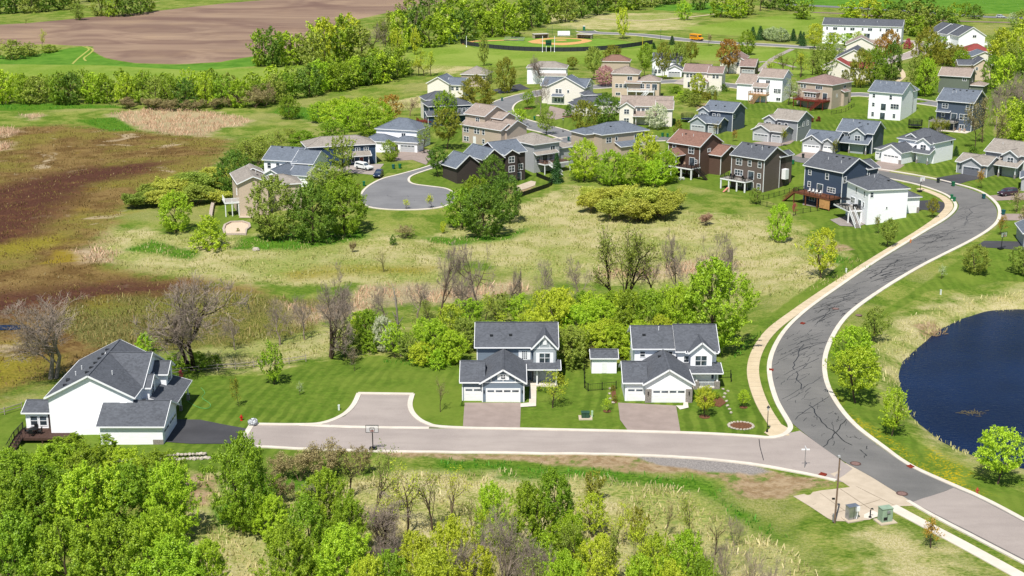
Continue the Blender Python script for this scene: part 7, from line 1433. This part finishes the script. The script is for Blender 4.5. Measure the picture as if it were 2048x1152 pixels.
for i in range(22):
    a = 2*math.pi*i/22; c = P(1482,852); o = rock(1482,852,.26,'pale edging stone around the mulch bed at the corner','edging stones of the corner bed',90+i); o.location = (c.x+1.75*math.cos(a), c.y+1.5*math.sin(a), c.z)
MULCH = plain('mulch','6a4a36',.95,.05,var=.3,sc=5); SANDP = plain('pale_gravel','c6b39c',.95,.05,var=.12,sc=4)
def disc(name, px, py, rx, ry, mat, off=.06, n=20): c = P(px, py); return sheet(name, [(c.x+rx*math.cos(2*math.pi*i/n), c.y+ry*math.sin(2*math.pi*i/n)) for i in range(n)], mat, off, 3.)
disc('mulch_bed',1482,852,1.7,1.45,MULCH); disc('mulch_bed',1409,834,.8,.8,MULCH); disc('mulch_bed',1487,815,.6,.6,MULCH); disc('mulch_bed',1214,823,.6,.6,MULCH); disc('mulch_bed',1057,217,1.6,1.6,MULCH); disc('mulch_bed',1081,231,1.5,1.5,SANDP); disc('mulch_bed',1137,233,2.2,2,MULCH)
sheet('mulch_bed', gpts([(1388,792),(1440,792),(1452,806),(1440,815),(1405,806)],1), MULCH, .07); sheet('mulch_bed', gpts([(1222,775),(1230,772),(1234,806),(1224,808)],1), MULCH, .07)
for i,(x,y) in enumerate([(1448,795),(1453,803),(1455,812),(1459,819),(1462,826),(1450,788),(1456,783),(1446,779),(1220,778),(1219,788),(1221,798),(1226,806)]): rock(x,y,.3,'pale edging stone along the corner house beds','edging stones of the corner house',140+i)
cw = [(450,452),(462,446),(485,445),(498,449),(500,456),(492,462),(492,470),(450,470),(447,460)]
sheet('gravel_bed', gpts(cw,1), SANDP, .1); fw = gpts(cw+[cw[0]],1); ro = MB(); oo = fw[0]
bw = empty('garden_wall', (0,0,0), 0, 'low curved stone wall around the round planting bed at the beige walkout', 'garden wall'); ribbon('wall', fw, .5, stone('wall_block',(.42,.33,.26),(.6,.5,.42),2.), 0, .45, mb=ro, build=False); ro.build('block_course', MATS['wall_block'], bw)
T('shrub',476,463,456,8,'rust','small rust shrub inside the round planting bed','shrub','shrub')
fw = gpts([(421,440),(424,420),(428,408),(434,406)],2); ro = MB(); bw = empty('garden_wall', (0,0,0), 0, 'pale retaining wall on the slope left of the white deck', 'garden wall'); ribbon('wall', fw, .8, SANDP, 0, .9, mb=ro, build=False); ro.build('block_course', MATS['wall_block'], bw)
sheet('patio', gpts([(1027,375),(1045,368),(1062,362),(1072,364),(1070,371),(1052,378),(1030,384)],1), C_PAD, .1); sheet('patio', gpts([(1660,440),(1700,430),(1738,446),(1715,454),(1680,452)],1), plain('patio_pavers','8d8580',.9), .08); sheet('patio', gpts([(1605,410),(1655,418),(1662,416),(1630,402),(1606,404)],1), plain('patio_pavers','8d8580',.9), .08); sheet('patio', gpts([(478,436),(505,436),(505,428),(480,430)],1), C_PAD, .08)
# ------------------------------------------------------------------ garden things
def on_house(k, x, y, z): h = HOUSES[k]; w = h.world(x, y); return (w[0], w[1], h.z0+z), h.ang
def chair(k, x, y, z, rz, m, label, group):
    l, a = on_house(k, x, y, z); r = empty('patio_chair', l, a+rz, label, 'chair', group)
    link('seat', cached(('cs', m.name), lambda: MB().box(-.28,.28,-.28,.28,.38,.44).mesh('seat', m)), r); link('backrest', cached(('ck', m.name), lambda: MB().box(-.28,.28,.24,.3,.44,.98).mesh('backrest', m)), r)
    for sx in (-.24,.24):
        for sy in (-.24,.24): q = link('leg', cached(('cl', m.name), lambda: MB().box(-.03,.03,-.03,.03,0,.38).mesh('leg', m)), r); q.location = (sx,sy,0)
def table(k, x, y, z, m, label, rr=.6):
    l, a = on_house(k, x, y, z); r = empty('patio_table', l, a, label, 'table'); MB().lathe([(rr,.7),(rr,.74)], 16).build('tabletop', m, r)
    for sx in (-.35,.35):
        for sy in (-.35,.35): MB().box(sx-.03,sx+.03,sy-.03,sy+.03,0,.7).build('leg', m, r)
CUSH = plain('cushion_grey','7c7c7e',.8); WCH = plain('chair_white','dcdcd8',.6)
for i in range(4): chair('H11', 3.+i*1.15, -1.6, 2.85, random.uniform(-.3,.3), WCH, 'white chair on the stained wood deck of the navy walkout', 'white chairs on the wood deck')
for x, y, a in [(.4,-1,0),(1.6,-1,0),(2.6,-2.2,1.5),(4.4,-1.2,.2),(5.6,-2,2.9)]: chair('H10', x, y, 2.75, a, BLACK, 'black chair on the white deck of the umber grey walkout', 'black chairs on the white deck')
table('H10', 1.8, -2.3, 2.75, BLACK, 'black round table on the white deck of the umber grey walkout')
for x, y, a in [(3,-1.6,0),(4.4,-1.8,.3),(6.4,-1.4,0)]: chair('H9', x, y, 2.8, a, plain('cushion_tan','a9907c',.8), 'tan cushioned chair on the deck of the brown walkout', 'tan chairs on the brown deck')
table('H9', 5.4, -2.6, 2.8, plain('table_tan','8a7566',.7), 'round tan table on the deck of the brown walkout'); table('F1', -2.4, -.2, .55, BLACK, 'black round table on the dark deck of the big white house', .7)
for x, y, a in [(-3.3,-.2,1.57),(-1.5,-.3,-1.57),(-2.4,-1.1,3.1),(-2.4,.7,0)]: chair('F1', x, y, .55, a, BLACK, 'black chair around the table on the dark deck', 'black chairs on the dark deck')
for x, a in [(6.5,0),(8.2,.1),(9.6,-.2)]: chair('H19', x, -2, .1, a, plain('cushion_tan','a9907c',.8), 'tan chair on the patio under the slate blue walkout', 'tan patio chairs')
for x in (9.9,10.9): chair('F3', x, -1.9, .35, 0, BLACK, 'black chair on the front porch of the corner house', 'black porch chairs')
l, a = on_house('H12', -1.8, 8, 2.75); r = empty('parasol', l, a, 'closed down black parasol on the deck of the bright white walkout', 'parasol'); r['label'] = 'black parasol on the deck of the bright white walkout'; MB().tube([(0,0,0),(0,0,2.)], .03, 6).build('pole', DARKP, r); MB().lathe([(1.35,1.55),(1.3,1.6),(.7,1.85),(.05,2.05)], 8).build('canopy', BLACK, r); MB().lathe([(.3,0),(.3,.1),(.06,.15)], 10).build('base', DARKP, r)
l, a = on_house('H12', -1., 4.2, 2.75); r = empty('grill', l, a, 'black barbecue grill on the deck of the bright white walkout', 'grill'); MB().box(-.5,.5,-.3,.3,.55,.85).build('firebox', BLACK, r); MB().tube([(-.5,0,.85),(.5,0,.85)], .3, 10).build('lid', BLACK, r); [MB().box(x-.03,x+.03,-.25,.25,0,.55).build('leg', BLACK, r) for x in (-.45,.45)]
def trampoline(px, py, label, pad, rr=2.1):
    p = P(px, py); r = empty('trampoline', p, 0, label, 'trampoline'); MB().lathe([(rr*.86,.86),(rr*.86,.88)], 24).build('mat', BLACK, r)
    q = MB(); n = 24
    for i in range(n):
        a, b = 2*math.pi*i/n, 2*math.pi*(i+1)/n; q.face([(rr*.84*math.cos(a),rr*.84*math.sin(a),.9),(rr*math.cos(a),rr*math.sin(a),.9),(rr*math.cos(b),rr*math.sin(b),.9),(rr*.84*math.cos(b),rr*.84*math.sin(b),.9)])
    q.build('pad', pad, r); net = MB()
    for i in range(48): a = 2*math.pi*i/48; net.bar((rr*.95*math.cos(a),rr*.95*math.sin(a),.9),(rr*.95*math.cos(a),rr*.95*math.sin(a),2.6),.035)
    for z in (1.3,1.8,2.3,2.6): net.tube([(rr*.95*math.cos(2*math.pi*i/24),rr*.95*math.sin(2*math.pi*i/24),z) for i in range(25)], .03, 4, cap=False)
    net.build('net', DARKP, r)
    for i in range(8): a = 2*math.pi*i/8; MB().tube([(rr*1.02*math.cos(a),rr*1.02*math.sin(a),-.1),(rr*1.02*math.cos(a),rr*1.02*math.sin(a),2.65)], .04, 6).build('pole', DARKP, r)
trampoline(1375,243,'trampoline with blue pad and net left of the slate blue house', plain('pad_blue','27508f',.6)); trampoline(1830,256,'trampoline with black net on the lawn behind the arched white house', DARKP)
p = P(1452,384); r = empty('play_slide', p, .5, 'small pink plastic slide on the lawn below the white deck', 'slide'); MB().bar((-.9,0,.1),(.5,0,1.1),.5,.1).build('chute', plain('plastic_pink','d9897f',.5), r); MB().box(.5,.9,-.3,.3,0,1.15).build('steps', plain('plastic_cream','d8c7a8',.5), r)
p = P(1363,360); r = empty('picnic_table', p, .3, 'small white picnic table under the brown walkout deck', 'table'); MB().box(-.7,.7,-.35,.35,.66,.72).build('tabletop', WCH, r); [MB().box(-.7,.7,s*.62-.13,s*.62+.13,.4,.45).build('bench', WCH, r) for s in (1,-1)]; [MB().bar((x,-.6,0),(x,.6,0.02),.06).bar((x,-.5,0),(x,-.1,.66),.06).bar((x,.5,0),(x,.1,.66),.06).build('leg', WCH, r) for x in (-.5,.5)]
hg = gpts([(402,776),(410,786),(404,796),(420,808),(418,816),(405,817),(390,812),(374,802)],5); ho = MB().tube([(v.x,v.y,v.z+.05) for v in hg], .028, 5).build('garden_hose', plain('hose_green','5fae66',.5)); tag(ho, 'bright green garden hose lying on the lawn beside the big white house', 'hose')
# wrapped bundle on the kerb
p = P(506,851); r = empty('wrapped_bundle', (p.x,p.y,p.z+.15), .5, 'grey and white wrapped bundle standing on the kerb of the dead end', 'bundle')
def lump(seed, sx, sy, sz):
    bm = bmesh.new(); bmesh.ops.create_icosphere(bm, subdivisions=3, radius=1)
    for v in bm.verts: v.co *= 1+.16*mnoise.noise(v.co*1.8+Vector((seed,0,0))); 
    for v in bm.verts: v.co = Vector((v.co.x*sx, v.co.y*sy, max(0, v.co.z*sz+sz*.7)))
    me = bpy.data.meshes.new('tarp'); bm.to_mesh(me); bm.free(); return me
t = NT('wrapped_sheet'); pc = t.coord('Object'); t.color(t.mix(t.step(t.noise(t.mapping(pc,(2,7,9),(.3,.2,.6)),1.,3,.6),.44,.54), srgb('5a6068'), srgb('d3d6d8'))); me = lump(3,.75,.6,.55); me.materials.append(t.mat); link('cover', me, r)
sm = MB(); [sm.tube([(x,.62*math.cos(a),.4+.5*math.sin(a)) for a in [math.pi*i/10-.3 for i in range(11)]], .025, 5) for x in (-.25,.25)]; sm.build('strap', DARKP, r)
# ------------------------------------------------------------------ ball field
INF = plain('infield_clay','c59a63',.95,.05,var=.08,sc=.8); FLDG = plain('outfield_grass','6c8a34',1.,.05,var=.15,sc=.3)
sheet('outfield', gpts([(925,88),(960,80),(1040,76),(1120,77),(1200,78),(1300,90),(1270,96),(1200,100),(1120,102),(1020,100),(950,96)],3), FLDG, .1, 8.); sheet('infield', gpts([(1055,84),(1075,79),(1110,76),(1150,77),(1178,80),(1183,83),(1160,88),(1125,91),(1090,89),(1065,87)],3), INF, .16, 8.); sheet('infield_grass', gpts([(1080,83),(1100,79),(1130,78),(1160,80),(1160,83),(1130,86),(1100,86)],3), FLDG, .22, 8.); disc('pitcher_mound',1122,81.5,2.8,2.8,INF,.28); sheet('warning_track', gpts([(925,90),(950,84),(1040,80),(1036,79),(950,82),(924,86)],1), INF, .2, 8.)
fence('outfield_fence',[(921,86),(935,91),(970,96),(1030,101),(1090,103),(1150,103),(1210,100),(1260,95),(1305,88)],3.,1.9,DARKP,'long dark screen fence around the outfield of the ball field','solid',solid=plain('fence_screen','33383a',.9))
def dugout(px, py, label, rz):
    p = P(px, py); r = empty('dugout', (p.x,p.y,p.z), rz, label, 'dugout'); MB().box(-3.6,-3.4,0,3,0,2.).box(3.4,3.6,0,3,0,2.).box(-3.6,3.6,2.8,3,0,2.).build('wall', plain('block_tan','b5a596',.9), r); MB().box(-3.8,3.8,-.3,3.3,2.,2.2).build('roof', plain('dugout_roof','b9b5ae',.6), r); MB().box(-3.2,3.2,2.2,2.6,.4,.5).build('bench', GREYWOOD, r)
dugout(1083,77,'open fronted dugout with pale roof left of home plate',.35); dugout(1168,78,'open fronted dugout with pale roof right of home plate',-.35)
p = P(1128,73); r = empty('bleachers', p, 0, 'white bleachers behind home plate', 'bleachers'); [MB().box(-3,3,i*.6,i*.6+.5,.3+i*.35,.38+i*.35).build('bench', TRIM, r) for i in range(4)]; MB().box(-3,3,2.8,2.9,0,2.4).build('press_panel', TRIM, r)
p = P(1027,82); r = empty('bleachers', p, -.3, 'grey bleachers beside the left foul line', 'bleachers'); [MB().box(-5,5,i*.7,i*.7+.6,.3+i*.4,.38+i*.4).build('bench', plain('alu','b4b7ba',.4,.5,.5), r) for i in range(4)]
def frame_net(px, label, h, name='backstop'):
    g = gpts(px,1); o = g[0]; r = empty(name, o, 0, label, 'backstop'); me = MB(); L = lambda v, z: (v.x-o.x, v.y-o.y, v.z-o.z+z)
    for v in g: MB().bar(L(v,0),L(v,h),.12).build('post', plain('green_metal','3c6a55',.6), r)
    for a, b in zip(g, g[1:]):
        for j in range(1,8): me.bar(L(a,h*j/8),L(b,h*j/8),.03)
        for j in range(10): t = j/10; u = a.lerp(b,t); me.bar(L(u,0),L(u,h),.03)
    me.build('mesh', plain('green_metal','3c6a55',.6), r)
frame_net([(1095,76),(1105,71),(1140,70),(1152,75)],'green wire backstop behind home plate',5.); frame_net([(898,90),(905,86),(915,85)],'green wire batting cage at the left end of the outfield fence',3.5,'batting_cage')
p = P(1097,104); r = empty('scoreboard', p, 0, 'green scoreboard on poles at the outfield fence', 'scoreboard'); MB().box(-1.3,1.3,-.1,.1,2.8,5.2).build('board', plain('score_green','14452f',.6), r); [MB().box(x-.09,x+.09,0,.2,0,5.2).build('post', TRIM, r) for x in (-1.,1.)]; MB().box(-.9,.9,-.13,-.1,3.4,3.9).build('panel', DARKP, r)
def flagpole(px, py, h, m, label, name='foul_pole'):
    p = P(px, py); r = empty(name, p, 0, label, 'pole'); MB().tube([(0,0,0),(0,0,h)], .12, 8).build('pole', m, r); MB().lathe([(.25,0),(.25,.15),(.13,.3)], 8).build('base', m, r)
flagpole(933,94,5.,TRIM,'white foul pole at the left end of the outfield fence'); flagpole(1285,96,5.,plain('pole_yellow','c9b23a',.5),'yellow foul pole at the right end of the outfield fence'); flagpole(1085,104,7,TRIM,'white pole left of the scoreboard','flag_pole'); flagpole(1109,104,7,TRIM,'white pole right of the scoreboard','flag_pole')
p = P(1168,61); r = empty('portable_toilet', p, 0, 'teal portable toilet at the end of the park road', 'portable toilet'); MB().box(-.6,.6,-.6,.6,0,2.1).build('cabin', TEALB, r); MB().box(-.63,.63,-.63,.63,2.1,2.3).build('roof', TRIM, r); MB().box(-.4,.4,-.63,-.6,.1,1.95).build('door', GREENB, r)
# ------------------------------------------------------------------ sealed cracks on the main road
ck = MB(); cr = random.Random(5)
def crack(pts, w=.13):
    for a, b in zip(pts, pts[1:]): 
        ck.face([(v[0], v[1], Z(v[0],v[1])+.072) for v in _quad(a, b, w)])
def _quad(a, b, w):
    d = (b-a).to_2d(); d.normalize(); n = Vector((-d.y, d.x))*w/2; a2, b2 = a.to_2d(), b.to_2d(); d = d*.03
    return [a2-d-n, b2+d-n, b2+d+n, a2-d+n]
def rp(s, t):   # along the road 0..149, across 0..1
    i = min(max(int(s), 0), 148); f = s-i; return RLs[i].lerp(RLs[i+1], f).lerp(RRs[i].lerp(RRs[i+1], f), t)
s = 16.
while s < 98:
    a = cr.uniform(0,.1) if cr.random() < .6 else cr.uniform(.2,.5); b = cr.uniform(.9,1.) if cr.random() < .6 else cr.uniform(.5,.8)
    k = 9; crack([rp(s+cr.uniform(-.12,.12)+.5*i/k, a+(b-a)*i/k) for i in range(k+1)], cr.uniform(.08,.14)); s += cr.uniform(2.2,5.)
s = 16.; t = .52
while s < 96:
    pts = []
    for i in range(cr.randint(7,20)): pts.append(rp(s, t)); s += cr.uniform(.35,.8); t = min(.72, max(.35, t+cr.uniform(-.045,.045)))
    crack(pts, cr.uniform(.1,.18)); s += cr.uniform(.2,3.)
for _ in range(330):
    s = cr.uniform(18,95) if cr.random() < .45 else cr.uniform(32,86); t = cr.uniform(.12,.9); pts = []; ds, dt = cr.uniform(-.25,.25), cr.uniform(-.07,.07)
    for i in range(cr.randint(3,8)): pts.append(rp(s, t)); s += ds+cr.uniform(-.2,.2); t = min(.96, max(.04, t+dt+cr.uniform(-.045,.045)))
    crack(pts, cr.uniform(.045,.085))
crack([P(*q) for q in [(1518,879),(1520,895),(1527,921)]], .1); crack([P(*q) for q in [(1826,1007),(1850,1000),(1880,988),(1907,977)]], .16)
for c in [[(790,400),(815,392),(830,402)],[(745,402),(780,408)],[(770,380),(775,392),(785,395)]]: crack([P(*q) for q in c], .1)
tag(ck.build('road_crack_seal', SEAL), kind='structure')
# ------------------------------------------------------------------ standing dry grass, reeds, pond debris
def blades(name, polys, n, h, w, cols, seed, label=None, dens=None):
    rng = np.random.default_rng(seed); V = []; tone = []
    for pl in polys:
        a = np.array(pl); lo, hi = a.min(0), a.max(0); area = abs(sum(a[i][0]*a[(i+1)%len(a)][1]-a[(i+1)%len(a)][0]*a[i][1] for i in range(len(a))))/2
        m = int(n*area); 
        if m < 3: continue
        q = rng.uniform(lo, hi, (int(m*(hi-lo).prod()/max(area,1))+1, 2)); q = q[inpoly_sdf(q[:,0], q[:,1], pl) > .1]
        cl = np.array([mnoise.noise(Vector((x*.22, y*.22, seed))) for x, y in q]); q = q[cl > rng.uniform(-.35,.25,len(q))]
        if not len(q): continue
        z = zh(q[:,0], q[:,1]); ang = rng.uniform(0, math.pi, len(q)); hh = h*rng.uniform(.5,1.3,len(q)); ww = w*rng.uniform(.6,1.4,len(q)); ln = rng.normal(size=(len(q),2))*.35*hh[:,None]
        dx, dy = np.cos(ang)*ww, np.sin(ang)*ww
        b0 = np.stack([q[:,0]-dx, q[:,1]-dy, z-.05], 1); b1 = np.stack([q[:,0]+dx, q[:,1]+dy, z-.05], 1); t1 = np.stack([q[:,0]+ln[:,0]+dx*.5, q[:,1]+ln[:,1]+dy*.5, z+hh], 1); t0 = np.stack([q[:,0]+ln[:,0]-dx*.5, q[:,1]+ln[:,1]-dy*.5, z+hh*.95], 1)
        V.append(np.stack([b0,b1,t1,t0], 1)); tone.append(np.clip(.55*rng.uniform(0,1,len(q))+.45*np.array([.5+.9*mnoise.noise(Vector((x*.09, y*.05, seed+7.))) for x, y in q]), 0, 1))
    V = np.concatenate(V).reshape(-1,3).astype(np.float32); tone = np.concatenate(tone); M = len(tone)
    me = bpy.data.meshes.new(name); me.vertices.add(4*M); me.vertices.foreach_set('co', V.ravel()); me.loops.add(4*M); me.loops.foreach_set('vertex_index', np.arange(4*M, dtype=np.int32)); me.polygons.add(M)
    me.polygons.foreach_set('loop_start', np.arange(0,4*M,4,dtype=np.int32)); me.polygons.foreach_set('loop_total', np.full(M,4,np.int32)); me.update(calc_edges=True)
    at = me.attributes.new('tone','FLOAT','POINT'); at.data.foreach_set('value', np.repeat(tone,4).astype(np.float32)); me.materials.append(leaf_mat(name+'_blades', cols[0], cols[1], .3)); return tag(link(name, me), label, None, None, 'stuff')
blades('reeds', WZ['reed'], 3., 1., .09, ('b09274','cdb496'), 1); blades('dry_grass', [WZ['dry'][2]], 6., .6, .08, ('8f8e4c','dccfa0'), 2); blades('meadow_grass', WZ['dry'][:2]+[WZ['dry'][4]], 2.6, .45, .1, ('7f8c3a','c2b880'), 3); blades('marsh_sedge', WZ['sedge'], 3.2, .7, .09, ('4f5c24','a89862'), 4); blades('marsh_grass', WZ['marsh'], 1.6, .4, .1, ('64522e','8c7748'), 8); blades('shore_grass', [WZ['dry'][3]], 3., .6, .08, ('9a9a55','d6c898'), 5); blades('long_grass', WZ['longgrass'], 2.5, .5, .08, ('2f6a18','6a9c30'), 6)
fl = MB(); fr = random.Random(9)
for i in range(34): q = Pz(1945+fr.gauss(0,16), 826+fr.gauss(0,3.2), WATER_Z); a = fr.uniform(0,3); fl.bar((q.x,q.y,q.z+.01),(q.x+math.cos(a)*fr.uniform(.3,1.3),q.y+math.sin(a)*fr.uniform(.3,1.3),q.z+.03),.09,.03)
tag(fl.build('pond_weed', plain('weed','5e563c',.9)), kind='stuff')
br = MB()
for i in range(26): q = Pz(1872+fr.gauss(0,7), 668+fr.gauss(0,2.5), WATER_Z); a = fr.uniform(0,3.1); br.bar((q.x,q.y,q.z+.02),(q.x+math.cos(a)*fr.uniform(.6,2),q.y+math.sin(a)*fr.uniform(.5,1.5),q.z+fr.uniform(.05,.7)),.1,.08)
tag(br.build('driftwood_pile', plain('driftwood','8a7458',.9)), 'brown driftwood pile at the upper left shore of the pond', 'driftwood')
